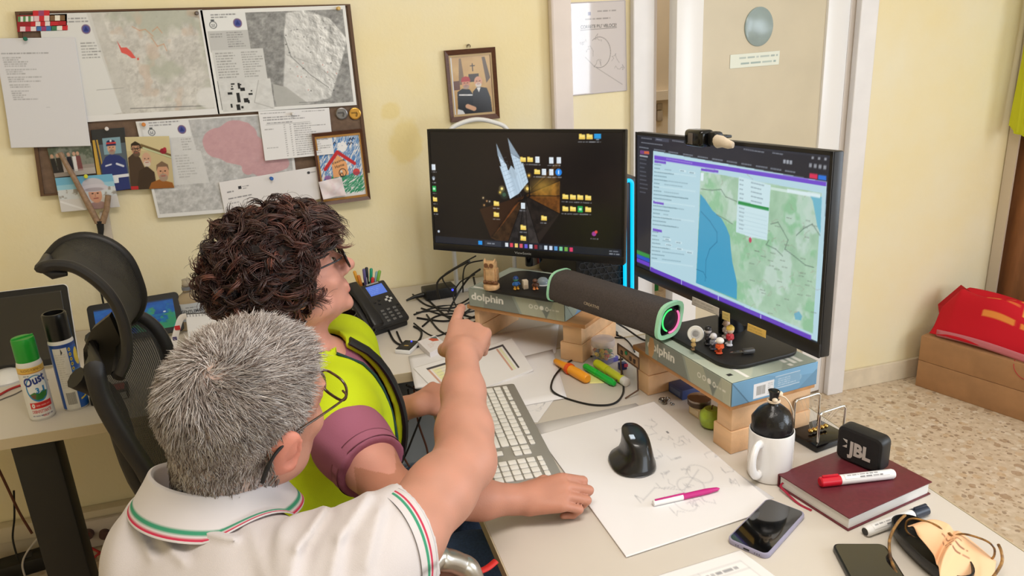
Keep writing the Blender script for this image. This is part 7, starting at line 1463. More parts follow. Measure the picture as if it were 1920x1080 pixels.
# under the wall side desk
t = thing('cable_trunking', 'cream trunking along the wall under the left desk', 'trunking', (-.6, WY-.02, .12)); zc = ony(90, 985, WY-.03)[2]
MB().box((-.4, WY-.022, zc), (3.0, .042, .055), bev=.003).build('channel', mat('trunk_cream', (214, 202, 180), .45), t, world=True)
so = thing('socket_box', 'pale wall socket box with dark plugs under the left desk', 'socket', (ony(190, 1000, WY)[0], WY-.02, 0.0)); q = ony(190, 1002, WY-.05)
MB().box((q[0]+.05, WY-.052, .055), (.34, .018, .10), bev=.004).build('box', mat('socket_pale', (206, 196, 190), .4), so, world=True)
for px in (166, 197): c = ony(px, 1000, WY-.061); MB().cyl((c[0], WY-.061, c[2]), (c[0], WY-.075, c[2]), .018, .016, 16).build('outlet', mat('socket_dark', (96, 70, 66), .5), so, world=True)
c = onz(30, 1048, .05); t = thing('power_strip', 'black power strip on the floor below the left desk', 'power strip', (c[0], c[1], 0), .2); MB(Matrix.Translation((c[0], c[1], 0)) @ Matrix.Rotation(.2, 4, 'Z')).box((0, 0, .025), (.22, .07, .05), bev=.006).build('body', BLK, t, world=True); MB(Matrix.Translation((c[0], c[1], 0)) @ Matrix.Rotation(.2, 4, 'Z')).box((.03, 0, .051), (.03, .03, .004)).build('socket', DARKG, t, world=True)
RC = mat('cable_red', (170, 40, 40), .5); BRC = mat('cable_brown', (96, 52, 34), .5); WC = mat('cable_white', (196, 188, 182), .5)
fl = lambda px, py, y: tuple(ony(px, py, y))
cable('brown cable hanging left of the black desk leg', [fl(-8, 868, 2.42), fl(12, 910, 2.42), fl(36, 960, 2.42), fl(60, 1000, 2.42)], .004, 'cables under the left desk', BRC)
cable('black cable hanging close to the desk leg', [fl(26, 920, 2.43), fl(27, 970, 2.43), fl(24, 1010, 2.43), fl(34, 1050, 2.40)], .003, 'cables under the left desk')
cable('red cable arching below the socket box', [fl(110, 1030, 2.40), fl(150, 1022, 2.40), fl(180, 1032, 2.38), fl(206, 1050, 2.36), fl(226, 1062, 2.34)], .004, 'cables under the left desk', RC)
cable('second red cable rising to the right below the socket box', [fl(165, 1084, 2.32), fl(170, 1056, 2.34), fl(190, 1036, 2.36), fl(230, 1032, 2.38)], .004, 'cables under the left desk', RC)
cable('dark red plug lead dropping from the socket box', [fl(166, 1000, 2.425), fl(164, 1020, 2.40), fl(170, 1050, 2.38), fl(160, 1090, 2.36)], .004, 'cables under the left desk', mat('cable_darkred', (110, 40, 40), .5))
cable('white cable looping by the power strip', [fl(70, 1010, 2.40), fl(50, 1036, 2.38), fl(42, 1060, 2.36), fl(50, 1090, 2.34)], .003, 'cables under the left desk', WC)
# drawer unit and hanging leads below the desk corner
t = thing('drawer_unit', 'blue grey drawer unit standing under the wall side desk', 'drawer unit', (.33, 2.2, 0)); mb = MB().box((.38, 2.2, .28), (.80, .44, .56), bev=.004).build('body', mat('bluegrey_metal', (150, 160, 172), .45), t, world=True)
for k in range(3): d_ = MB().box((.38, 1.972, .10+k*.18), (.78, .016, .165), bev=.002).build('drawer', mat('bluegrey_front', (158, 168, 180), .45), t, world=True); MB().box((.38, 1.960, .14+k*.18), (.12, .01, .014), bev=.002).build('handle', mat('handle_grey', (110, 114, 120), .3), d_, world=True)
for i, (pts, m) in enumerate((([fl(735, 724, 1.84), fl(736, 760, 1.86), fl(745, 830, 1.86), fl(770, 880, 1.86)], BRC), ([fl(762, 722, 1.85), fl(796, 750, 1.87), fl(770, 830, 1.86), fl(752, 870, 1.86)], CBL), ([fl(776, 724, 1.86), fl(784, 790, 1.87), fl(800, 840, 1.87), fl(806, 880, 1.87)], BRC), ([fl(765, 730, 1.88), fl(768, 770, 1.88), fl(756, 820, 1.88), fl(742, 860, 1.88)], CBL))): cable('thin lead hanging under the desk corner in front of the drawer unit', pts, .0028, 'leads hanging under the desk corner', m)

P = [ony(*p, WY+1.5) for p in ((1222, 531), (1241, 533), (1240, 557), (1221, 555))]
mb = MB(); quadbox(mb, P, .006, WY+1.548); tag(mb.build('green_notice', mat('notice_green', (40, 150, 80), .5)), 'small green notice seen low through the gap of the ajar door', 'notice')
# ================================================================== smooth bodies: signed distance shapes meshed with surface nets
class Body:
  def __init__(s): s.p = []
  def cap(s, a, b, ra, rb=None, k=.012, sub=False):
    s.p.append(('c', np.array(a, float), np.array(b, float), ra, ra if rb is None else rb, k, sub)); return s
  def ell(s, c, r, R=None, k=.012, sub=False):
    s.p.append(('e', np.array(c, float), np.array(r if hasattr(r, '__len__') else (r, r, r), float), None if R is None else np.array(R, float), 0, k, sub)); return s
  def chain(s, pts, rs, k=.012):
    for i in range(len(pts)-1): s.cap(pts[i], pts[i+1], rs[i], rs[i+1], k)
    return s
  def plane(s, c, n):   # removes the half space on the +n side
    s.p.append(('p', np.array(c, float), np.array(n, float)/np.linalg.norm(n), 0, 0, .004, True)); return s
  def bounds(s):
    lo = np.full(3, 1e9); hi = -lo
    for q in s.p:
      if q[6]: continue
      if q[0] == 'c': r = max(q[3], q[4]); a = np.minimum(q[1], q[2])-r; b = np.maximum(q[1], q[2])+r
      else: r = q[2].max(); a, b = q[1]-r, q[1]+r
      lo = np.minimum(lo, a); hi = np.maximum(hi, b)
    return lo, hi
  @staticmethod
  def dist(q, X, Y, Z):
    if q[0] == 'c':
      a, b = q[1], q[2]; ba = b-a; L2 = ba.dot(ba)+1e-12
      px, py, pz = X-a[0], Y-a[1], Z-a[2]; h = np.clip((px*ba[0]+py*ba[1]+pz*ba[2])/L2, 0, 1)
      return np.sqrt((px-ba[0]*h)**2+(py-ba[1]*h)**2+(pz-ba[2]*h)**2)-(q[3]+(q[4]-q[3])*h)
    if q[0] == 'p': return (X-q[1][0])*q[2][0]+(Y-q[1][1])*q[2][1]+(Z-q[1][2])*q[2][2]
    px, py, pz = X-q[1][0], Y-q[1][1], Z-q[1][2]
    if q[3] is not None: R = q[3]; px, py, pz = px*R[0, 0]+py*R[1, 0]+pz*R[2, 0], px*R[0, 1]+py*R[1, 1]+pz*R[2, 1], px*R[0, 2]+py*R[1, 2]+pz*R[2, 2]
    r = q[2]; k0 = np.sqrt((px/r[0])**2+(py/r[1])**2+(pz/r[2])**2); k1 = np.sqrt((px/r[0]**2)**2+(py/r[1]**2)**2+(pz/r[2]**2)**2)+1e-9
    return k0*(k0-1)/k1
  def field(s, res, pad=.012, inflate=0.0, disp=None, lo=None, hi=None):
    L, Hh = s.bounds(); L = (L if lo is None else np.maximum(L, lo))-pad-inflate; Hh = (Hh if hi is None else np.minimum(Hh, hi))+pad+inflate
    n = np.ceil((Hh-L)/res).astype(int)+1; ax = [(L[i]+np.arange(n[i])*res).astype(np.float32) for i in range(3)]
    D = np.full(n, .2, np.float32)
    for q in s.p:
      k = q[5]; m = k+.03+inflate
      if q[0] == 'p': sl = [slice(0, n[i]) for i in range(3)]
      else:
        if q[0] == 'c': r = max(q[3], q[4]); a = np.minimum(q[1], q[2])-r-m; b = np.maximum(q[1], q[2])+r+m
        else: r = q[2].max() if q[3] is not None else q[2]; a, b = q[1]-r-m, q[1]+r+m
        i0 = np.clip(np.floor((a-L)/res).astype(int), 0, n); i1 = np.clip(np.ceil((b-L)/res).astype(int)+1, 0, n)
        if (i1 <= i0).any(): continue
        sl = [slice(i0[i], i1[i]) for i in range(3)]
      d = s.dist(q, ax[0][sl[0]][:, None, None], ax[1][sl[1]][None, :, None], ax[2][sl[2]][None, None, :]).astype(np.float32); o = D[tuple(sl)]
      if q[6]:
        d = -d if q[0] != 'p' else d
        h = np.clip(.5-.5*(o-d)/k, 0, 1) ; D[tuple(sl)] = o*(1-h)+d*h+k*h*(1-h)
      else:
        h = np.clip(.5+.5*(o-d)/k, 0, 1); D[tuple(sl)] = o*(1-h)+d*h-k*h*(1-h)
    D -= inflate
    if disp is not None: D += disp(ax[0][:, None, None], ax[1][None, :, None], ax[2][None, None, :]).astype(np.float32)
    s.D, s.L, s.res = D, L, res
    return D, L, res
def evalsdf(B, P, inflate=0.0):
  P = np.asarray(P, float); D = np.full(P.shape[0], .2)
  for q in B.p:
    d = Body.dist(q, P[:, 0], P[:, 1], P[:, 2]); k = q[5]
    if q[6]:
      d = -d if q[0] != 'p' else d
      h = np.clip(.5-.5*(D-d)/k, 0, 1); D = D*(1-h)+d*h+k*h*(1-h)
    else: h = np.clip(.5+.5*(D-d)/k, 0, 1); D = D*(1-h)+d*h-k*h*(1-h)
  return D-inflate
def march(B, O, Dr, r0, inflate=0.0, steps=24):
  """from outside points O+Dr*r0 walk inward to the surface"""
  t = np.full(len(O), float(r0))
  for _ in range(steps): t = np.maximum(t-evalsdf(B, O+Dr*t[:, None], inflate)*.8, 0)
  return O+Dr*t[:, None]
def surface(D, L, res):
  D[0], D[-1] = np.abs(D[0])+1e-3, np.abs(D[-1])+1e-3; D[:, 0], D[:, -1] = np.abs(D[:, 0])+1e-3, np.abs(D[:, -1])+1e-3; D[:, :, 0], D[:, :, -1] = np.abs(D[:, :, 0])+1e-3, np.abs(D[:, :, -1])+1e-3
  ins = D < 0; nx, ny, nz = D.shape
  c = np.zeros((nx-1, ny-1, nz-1), np.uint8)
  for i in (0, 1):
    for j in (0, 1):
      for k in (0, 1): c += ins[i:nx-1+i, j:ny-1+j, k:nz-1+k]
  cells = np.argwhere((c > 0) & (c < 8)); idx = np.full((nx-1, ny-1, nz-1), -1, np.int32); idx[tuple(cells.T)] = np.arange(len(cells))
  P = np.zeros((len(cells), 3)); W = np.zeros(len(cells))
  cor = [np.array(o) for o in ((0, 0, 0), (1, 0, 0), (0, 1, 0), (1, 1, 0), (0, 0, 1), (1, 0, 1), (0, 1, 1), (1, 1, 1))]
  val = [D[tuple((cells+o).T)] for o in cor]
  for a, b in ((0, 1), (2, 3), (4, 5), (6, 7), (0, 2), (1, 3), (4, 6), (5, 7), (0, 4), (1, 5), (2, 6), (3, 7)):
    va, vb = val[a], val[b]; m = (va < 0) != (vb < 0); t = np.where(m, va/np.where(m, va-vb, 1), 0)
    P += m[:, None]*(cor[a]+(cor[b]-cor[a])*t[:, None]); W += m
  V = (cells+P/np.maximum(W, 1)[:, None])*res+L
  F = []
  for ax_ in range(3):
    sl0 = [slice(None)]*3; sl1 = [slice(None)]*3; sl0[ax_] = slice(0, -1); sl1[ax_] = slice(1, None)
    e = np.argwhere(ins[tuple(sl0)] != ins[tuple(sl1)]); u_, v_ = [(1, 2), (2, 0), (0, 1)][ax_]
    ok = (e[:, u_] > 0) & (e[:, v_] > 0) & (e[:, u_] < D.shape[u_]-1) & (e[:, v_] < D.shape[v_]-1); e = e[ok]
    du = np.zeros(3, int); du[u_] = 1; dv = np.zeros(3, int); dv[v_] = 1
    q = np.stack([idx[tuple((e-du-dv).T)], idx[tuple((e-dv).T)], idx[tuple(e.T)], idx[tuple((e-du).T)]], 1)
    flip = ~ins[tuple(e.T)]; q[flip] = q[flip][:, ::-1]; F.append(q)
  return V, np.concatenate(F)
def relax(V, F, n, keep=None):
  """a little Laplacian smoothing"""
  for _ in range(n):
    S = np.zeros_like(V); C = np.zeros(len(V))
    for k in range(4):
      a, b = F[:, k], F[:, (k+1) % 4]
      np.add.at(S, a, V[b]); np.add.at(S, b, V[a]); np.add.at(C, a, 1); np.add.at(C, b, 1)
    V = V*.4+.6*S/np.maximum(C, 1)[:, None]
  return V
def body_mesh(name, V, F, m, parent, col=None):
  inv = np.array(basis(parent).inverted()); Vl = V @ inv[:3, :3].T+inv[:3, 3]
  me = bpy.data.meshes.new(name); me.vertices.add(len(Vl)); me.vertices.foreach_set('co', Vl.ravel().astype(np.float32))
  me.loops.add(F.size); me.loops.foreach_set('vertex_index', F.ravel().astype(np.int32)); me.polygons.add(len(F)); me.polygons.foreach_set('loop_start', np.arange(0, F.size, 4, dtype=np.int32)); me.polygons.foreach_set('loop_total', np.full(len(F), 4, np.int32)); me.polygons.foreach_set('use_smooth', [True]*len(F))
  me.update(calc_edges=True); me.validate(); me.materials.append(m)
  if col is not None:
    ca = me.color_attributes.new('Col', 'FLOAT_COLOR', 'POINT'); c = np.ones((len(V), 4)); c[:, :3] = lin(np.clip(col, 0, 255)); ca.data.foreach_set('color', c.ravel().astype(np.float32))
  return link_mesh(name, me, parent)
def vnoise(P, f, seed=0.0): return np.array([mnoise.noise(Vector((p[0]*f+seed, p[1]*f, p[2]*f))) for p in P])
def az_frame(az, pitch=0.0, roll=0.0):
  """columns: right, forward, up; azimuth from +y toward +x"""
  a = math.radians(az); fw = np.array((math.sin(a), math.cos(a), 0.)); rt = np.array((math.cos(a), -math.sin(a), 0.)); up = np.array((0, 0, 1.))
  p = math.radians(pitch); fw, up = fw*math.cos(p)+up*math.sin(p), -fw*math.sin(p)+up*math.cos(p)
  q = math.radians(roll); rt, up = rt*math.cos(q)+up*math.sin(q), -rt*math.sin(q)+up*math.cos(q)
  return np.stack([rt, fw, up], 1)
def add_head(B, hc, R, s, jaw=1.0, earsz=1.0, nose=1.0):
  W = lambda x, y, z: hc+R @ (np.array((x, y, z))*s)
  def E(c, r, k=.012, sub=False, Q=None): B.ell(W(*c), np.array(r)*s, R if Q is None else R @ Q, k, sub)
  E((0, -.014, .034), (.0765, .098, .087)); E((0, .020, .022), (.068, .072, .078)); E((0, .034, -.030), (.060, .062, .078)); E((0, .040, -.072), (.050*jaw, .047, .034)); B.ell(W(0, .079, -.093), np.array((.020*jaw, .014, .014))*s, R, .015)
  for x in (-1, 1):
    E((x*.036, .066, -.022), (.022, .018, .018), .016); E((x*.052, .02, -.062), (.016*jaw, .03, .022), .015)
    E((x*.031, .103, .010), (.020, .016, .013), .012, True); E((x*.031, .078, .010), (.0135, .0125, .0125), .002)
    B.cap(W(x*.012, .090, .030), W(x*.046, .078, .032), .008*s, .006*s, .01)
    B.ell(W(x*.012*nose, .1, -.026), np.array((.0085, .010, .008))*s, R, .006)
    # ear
    Q = np.array(Matrix.Rotation(x*-.35, 3, 'Z') @ Matrix.Rotation(-.18, 3, 'X'))
    E((x*.080, -.012, -.004), (.0095*earsz, .021*earsz, .033*earsz), .006, False, Q); E((x*.089, -.006, -.004), (.007, .012, .020), .004, True, Q); E((x*.077, -.002, -.028), (.009, .010, .012), .006)
    E((x*.0855, -.010, .002), (.003, .010, .016), .004, False, Q)
  B.cap(W(0, .090, .016), W(0, .112*nose, -.020), .0085*s, .0125*s*nose, .010)
  B.cap(W(-.019, .092, -.052), W(.019, .092, -.052), .0065*s, .0065*s, .006); B.cap(W(-.016, .091, -.0615), W(.016, .091, -.0615), .0072*s, .0072*s, .005)
  E((0, .105, -.0567), (.022, .008, .0014), .003, True)
  return W
def hand(B, W, d, n, s, curls, spread=0.0, scale=1.0, thumb=None, k=.002, thumbcurl=0.0):
  """W wrist, d to the knuckles, n back of the hand, s towards the thumb; curls: 4 triples of joint bends in degrees"""
  d, n, s = [np.array(v, float)/np.linalg.norm(v) for v in (d, n, s)]; n = n-d*n.dot(d); n /= np.linalg.norm(n); s2 = np.cross(d, n); s = s2 if s2.dot(s) > 0 else -s2
  P = lambda a, b, c: W+(d*a+s*b+n*c)*scale
  B.cap(P(-.012, 0, 0), P(.012, .0, .0), .0235*scale, .024*scale, .012)
  for (off, kn, r) in ((.027, .084, .0135), (.009, .088, .014), (-.010, .084, .0135), (-.027, .076, .0125)): B.cap(P(.014, off*.62, -.002), P(kn-.006, off, 0), .0165*scale, r*scale*.95, .010)
  B.ell(P(.035, .022, -.012), np.array((.030, .017, .014))*scale, np.stack([d, s, n], 1), .010)
  tips = []
  for i, (off, kn, ls, r) in enumerate(((.029, .084, (.043, .027, .021), .0090), (.0095, .088, (.048, .030, .022), .0092), (-.0105, .084, (.044, .028, .021), .0088), (-.0285, .076, (.034, .021, .019), .0078))):
    a = 0.; p = P(kn, off, .0005); sp = spread*(1.5-i)*.09; pts = [p]; rr = [r*1.12]
    for j in range(3):
      a += math.radians(curls[i][j]); dd = d*math.cos(a)-n*math.sin(a); dd = dd+s*sp*(1 if j == 0 else .6); dd /= np.linalg.norm(dd); p = p+dd*ls[j]*scale; pts.append(p); rr.append(r*(1.02, .92, .80)[j])
    for j in range(3): B.cap(pts[j], pts[j+1], rr[j]*scale, rr[j+1]*scale, k)
    tips.append(pts)
  th = thumb or ((.020, .030, -.010), (.050, .052, -.018), (.082, .056, -.022), (.106, .046, -.026))
  T = [P(*t) for t in th]; B.chain(T, [.0135*scale, .0115*scale, .0102*scale, .0085*scale], .006); tips.append(T)
  return tips
def strands(name, m, parent, paths, radii, cols, sides=3, flat=1.0):
  """many tapered hairs as one mesh: paths (n,k,3), radii (n,k), cols (n,3)"""
  n, k, _ = paths.shape; T = np.gradient(paths, axis=1); T /= np.linalg.norm(T, axis=2, keepdims=True)+1e-9
  ref = np.where(np.abs(T[..., 2:3]) < .85, np.array((0, 0, 1.)), np.array((1., 0, 0))); X = np.cross(ref, T); X /= np.linalg.norm(X, axis=2, keepdims=True)+1e-9; Y = np.cross(T, X)
  a = np.arange(sides)*2*PI/sides; V = paths[:, :, None, :]+radii[:, :, None, None]*(X[:, :, None, :]*np.cos(a)[None, None, :, None]+Y[:, :, None, :]*flat*np.sin(a)[None, None, :, None])
  V = V.reshape(-1, 3); b = (np.arange(n)[:, None, None]*k+np.arange(k-1)[None, :, None])*sides; i0 = b+np.arange(sides)[None, None, :]; i1 = b+((np.arange(sides)+1) % sides)[None, None, :]
  F = np.stack([i0, i1, i1+sides, i0+sides], -1).reshape(-1, 4)
  return body_mesh(name, V, F, m, parent, np.repeat(cols, k*sides, axis=0))
SKIN = attr_mat('skin', .5, spec=.35, sss=.12, bump=.25, bscale=500)
def hair_mat(name, rough, spec):
  m = attr_mat(name, rough, spec=spec); return m
# ================================================================== the grey haired person in the white polo shirt
def ring_on(B, c, ax, r0, n=64, inflate=0.0, ref=(0, 0, 1)):
  ax = np.array(ax, float)/np.linalg.norm(ax); u_ = np.cross(ax, ref); u_ /= np.linalg.norm(u_); v_ = np.cross(ax, u_); a = np.arange(n)*2*PI/n
  Dr = np.cos(a)[:, None]*u_+np.sin(a)[:, None]*v_; return march(B, np.repeat(np.array(c, float)[None], n, 0), Dr, r0, inflate), Dr
def band_on(name, B, a, b, r0, cv, m, parent, inflate=.001, rows=None, n=72, ref=(0, 0, 1), flare=0.0):
  a, b = np.array(a, float), np.array(b, float); rows = rows or cv.h; cv2 = Canvas(n+1, rows); cv2.a = cv.a[np.clip((np.arange(rows)*cv.h/rows).astype(int), 0, cv.h-1)][:, np.clip((np.arange(n+1)*cv.w/(n+1)).astype(int), 0, cv.w-1)]
  R = []
  for i in range(rows):
    t = i/(rows-1); p, Dr = ring_on(B, a*(1-t)+b*t, b-a, r0, n, inflate+flare*t, ref); R.append(np.concatenate([p, p[:1]]))
  R = np.array(R)
  def f(u, v): i = np.rint(v*(rows-1)).astype(int); j = np.rint(u*n).astype(int); return R[i, j]
  return grid_mesh(name, cv2, f, m, parent, world=True, thick=.0015, full=True)

man = thing('person', 'person with short grey hair and glasses in a white polo shirt, pointing at the monitors', 'person', (-.2, .72, 0))
HC = atd(466, 778, 1.03); RH_ = az_frame(50, 2, -17); HS = 1.08
A_S, A_E, A_W = atd(622, 1108, .95), atd(872, 866, 1.16), atd(867, 664, 1.36); A_M = atd(752, 1008, 1.03)
S_L = np.array((-.255, 1.0, .885)); PEL = np.array((-.24, .70, .47))
NB = HC+RH_ @ np.array((0, -.035, -.165))+np.array((.0, .0, -.0)); NB[2] = max(NB[2], (A_S+S_L)[2]/2+.05)
def man_torso(B, full=True):
  CH = (A_S+S_L)/2+np.array((-.01, -.02, -.12)); ax = (A_S-S_L)/np.linalg.norm(A_S-S_L); f_ = np.cross((0, 0, 1), ax); f_ /= np.linalg.norm(f_); Rt = np.stack([ax, f_, np.cross(ax, f_)], 1)
  B.cap(A_S*.88+S_L*.12, S_L*.88+A_S*.12, .060, .060, .05); B.ell(CH, (.175, .115, .16), Rt, .06); B.ell(CH*.5+PEL*.5+np.array((0, .0, .0)), (.165, .125, .17), Rt, .07); B.ell(PEL, (.175, .135, .12), Rt, .07)
  B.cap(NB+[0, 0, -.035], A_S*.7+S_L*.3+np.array((0, 0, .0)), .052, .048, .04); B.cap(NB+[0, 0, -.035], S_L*.7+A_S*.3+np.array((0, 0, .005)), .054, .048, .04); B.ell(CH+np.array((0, -.05, .07)), (.12, .065, .06), Rt, .06)
  return CH, Rt
B = Body(); Wm = add_head(B, HC, RH_, HS, 1.06, 1.0, 1.0)
B.cap(Wm(0, -.030, -.045), NB, .056, .062, .03); B.cap(Wm(0, -.055, -.03), NB+[0, -.02, 0], .045, .055, .03); man_torso(B)
# pointing right arm
B.chain([A_S, A_M, A_M*.4+A_E*.6, A_E], [.056, .053, .047, .042], .03); fa = A_W-A_E
B.ell(A_E+fa*.02, (.042, .042, .042), None, .02); B.chain([A_E, A_E+fa*.26, A_E+fa*.62, A_W], [.042, .0435, .0345, .0265], .02)
dH = atd(884, 612, 1.44)-A_W; nH = CAM-A_W; sH = np.array((-1., 0, 0))
tips = hand(B, A_W, dH, nH+np.array((-.06, 0, .32)), sH, [(2, 16, 12), (58, 92, 60), (66, 96, 60), (70, 98, 60)], .15, 1.08, thumb=((.020, .026, -.012), (.044, .036, -.030), (.066, .022, -.044), (.082, .004, -.048)))
# left arm, resting forearm
L_E = np.array((-.255, 1.06, .62));
L_W = np.array((.075, .93, .765)); L_E = np.array((-.13, 1.0, .66))
B.chain([S_L, S_L*.5+L_E*.5, L_E], [.054, .048, .042], .03); B.chain([L_E, L_E*.7+L_W*.3, L_W], [.042, .045, .028], .02)
hand(B, L_W, np.array((.10, .015, -.02)), np.array((-.2, -.35, .9)), np.array((0, 1, .2)), [(20, 30, 20), (22, 34, 22), (26, 36, 24), (30, 38, 26)], .1, 1.0)
D, L, res = B.field(.0028); V, F = surface(D, L, res); V = relax(V, F, 1)
Vl = (V-HC) @ RH_/HS
skin = np.tile(np.array((186, 134, 114.)), (len(V), 1));
isear = (np.abs(Vl[:, 0]) > .070) & (Vl[:, 2] > -.045) & (Vl[:, 2] < .045) & (Vl[:, 1] > -.045) & (Vl[:, 1] < .02); skin[isear] = (200, 130, 112)
scalp = ((Vl[:, 2] > .055) & (Vl[:, 1] < .062) | (Vl[:, 1] < -.015+.35*(Vl[:, 2]+.02)) & (Vl[:, 2] > -.075)) & (np.abs(Vl).max(1) < .16) & ~isear
skin[scalp] = (176, 150, 138)
nv = np.array([mnoise.noise(Vector(p*38)) for p in V]); skin *= (1+.045*nv)[:, None]; skin[:, 1:] *= (1-.02*np.clip(nv, 0, 1))[:, None]
body_mesh('body', V, F, SKIN, man, skin)
mbn = MB()
# nails of the pointing hand
def nail(mb, tp, n):
  p = np.array(tp[-1]); d = p-np.array(tp[-2]); d /= np.linalg.norm(d); n = np.array(n)/np.linalg.norm(n); n = n-d*n.dot(d); n /= np.linalg.norm(n); s_ = np.cross(d, n); R = Matrix(np.stack([s_, d, n], 1).tolist()).to_4x4(); mb.ball(p+n*.0055, (.0048, .0062, .0022), 12, 8, R)
nail(mbn, tips[0], nH+np.array((0, 0, .5))); mbn.build('fingernail', mat('nail_pink', (226, 172, 156), .3), man, world=True)
# eyes
for x in (-1, 1):
  e_ = MB(); e_.ball(Wm(x*.031, .0785, .0105), .0122*HS, 16, 12); e_.build('eye', mat('eye_white', (226, 220, 214), .2), man, world=True); q = Wm(x*.031, .0895, .0105); mb = MB(); mb.ball(q, .0055, 12, 8); mb.build('iris', mat('iris_brown', (70, 48, 34), .1), man, world=True)
# polo shirt
Bs = Body(); CH, Rt = man_torso(Bs); SE = A_M; ua = (A_E-A_M)*.6+(A_M-A_S)*.4; ua /= np.linalg.norm(ua); tt_ = atd(768, 1082, 1.0)-atd(727, 915, 1.04); tt_ /= np.linalg.norm(tt_); ua = ua-tt_*tt_.dot(ua)*.8; ua /= np.linalg.norm(ua)
Bs.chain([A_S, A_S*.5+SE*.5, SE+ua*.04], [.060, .064, .067], .04); Bs.ell(atd(655, 1070, .99), (.056, .056, .05), None, .05); SEL = S_L+(L_E-S_L)*.5; Bs.chain([S_L, SEL+(SEL-S_L)*.1], [.058, .064], .04)
Bs.cap(NB+[0, -.01, -.04], NB+[0, 0, -.006], .060, .060, .02)
Bs.plane(SE, ua);
CREASE = [((610, 955), (560, 1030), 12, 1.), ((560, 1030), (545, 1100), 14, .8), ((690, 930), (640, 1010), 11, .9), ((640, 1010), (622, 1100), 14, .9), ((330, 985), (440, 1008), 9, .9), ((300, 1000), (345, 1050), 12, .8), ((262, 990), (285, 1040), 11, .7), ((715, 960), (690, 1060), 11, .6), ((480, 1000), (500, 1090), 16, .5)]
def crease(x, y, z):
  X, Y, Z = x-CAM[0], y-CAM[1], z-CAM[2]; d = X*FW[0]+Y*FW[1]+Z*FW[2]; u = 960+FPX*(X*RT[0]+Y*RT[1]+Z*RT[2])/d; w_ = 540-FPX*(X*UP[0]+Y*UP[1]+Z*UP[2])/d; o = 0
  for a, b, r, k in CREASE:
    bx, by = b[0]-a[0], b[1]-a[1]; h = np.clip(((u-a[0])*bx+(w_-a[1])*by)/(bx*bx+by*by), 0, 1); s_ = ((u-a[0])*by-(w_-a[1])*bx)/math.hypot(bx, by); q = np.hypot(u-a[0]-bx*h, w_-a[1]-by*h); o = o+k*np.exp(-(q/r)**2)*(1-.9*np.exp(-((s_-r)/r)**2))-.5*k*np.exp(-((np.hypot(u-a[0]-bx*h-by/math.hypot(bx, by)*r*1.5, w_-a[1]-by*h+bx/math.hypot(bx, by)*r*1.5))/r)**2)
  return -.0085*o
def folds(x, y, z):
  a = np.sin(34*(x*.55+y*.5+z*.35)+3.2*np.sin(9*(x-z)+7*y)); b = np.sin(52*(z*.6-x*.7)+2.6*np.sin(13*y+4*x)); c = np.sin(21*(x*.9-y*.4)+4*np.sin(6*z+3*x))
  return -.0085*np.maximum(a, 0)**4-.0040*np.maximum(b, 0)**3-.0090*np.maximum(c, 0)**6+crease(x, y, z)
D, L, res = Bs.field(.0042, inflate=.006, disp=folds); V, F = surface(D, L, res); V = relax(V, F, 1)
SHIRT = mat('polo_pique', (200, 193, 193), .85, spec=.2, bump=.25, bscale=900)
body_mesh('polo_shirt', V, F, SHIRT, man)
ST = [(202, 195, 195)]*30
def stripe_canvas(n, spec, base=(202, 195, 195)):
  cv = Canvas(2, n, base)
  for a, b, c in spec: cv.a[int(a*n):int(b*n)] = c
  return cv
GRN, RDD = (60, 140, 108), (186, 52, 78)
PR_CLOTH = attr_mat('knit_trim', .85, spec=.2)
band_on('sleeve_cuff', Bs, SE-ua*.030, SE-ua*.0015, .13, stripe_canvas(26, ((.42, .54, GRN), (.62, .76, RDD))), PR_CLOTH, man, .0085, 26)
# collar: folded band around the neck
cz = RH_[:, 2]*.30+np.array((.03, .18, 1.)); cz /= np.linalg.norm(cz); cf = RH_[:, 1]-cz*RH_[:, 1].dot(cz); cf /= np.linalg.norm(cf); cr = np.cross(cf, cz)
CC = NB+np.array((-.004, -.014, .016)); rows = [(.064, -.005), (.0655, .015), (.067, .029), (.0695, .0335), (.073, .032), (.080, .018), (.089, .002), (.098, -.013), (.099, -.0145)]
NR, NC = 46, 90; rr = np.interp(np.linspace(0, 8, NR), range(9), [r[0] for r in rows]); zz = np.interp(np.linspace(0, 8, NR), range(9), [r[1] for r in rows])
def colf(u, v):
  i = v*(NR-1); r = np.interp(i, range(NR), rr); z = np.interp(i, range(NR), zz); a = math.radians(20)+u*math.radians(320); w_ = .004*np.sin(a*3+1)
  drop = -.020*np.cos(a)*1.0   # lower in front
  x, y = np.sin(a)*(r*1.12+w_*.3), np.cos(a)*(r*1.16)
  p = CC[None]+x[:, None]*cr[None]+y[:, None]*cf[None]+(z+drop+.004*np.sin(a*2))[:, None]*cz[None]
  need = np.interp(v, (0, .40, .55, 1), (-.02, -.002, .006, .0055))
  for _ in range(6):
    d = evalsdf(Bs, p, .006); e = 1e-3; g = np.stack([evalsdf(Bs, p+np.eye(3)[i]*e)-evalsdf(Bs, p-np.eye(3)[i]*e) for i in range(3)], 1); g /= np.linalg.norm(g, axis=1, keepdims=True)+1e-9; p = p+g*np.maximum(need-d, 0)[:, None]*.8
  return p
cv = Canvas(NC, NR, (204, 198, 199)); k0 = int(NR*.80); cv.a[k0:k0+2] = GRN; cv.a[k0+3:k0+7] = RDD
grid_mesh('collar', cv, colf, PR_CLOTH, man, world=True, thick=.002, full=True)
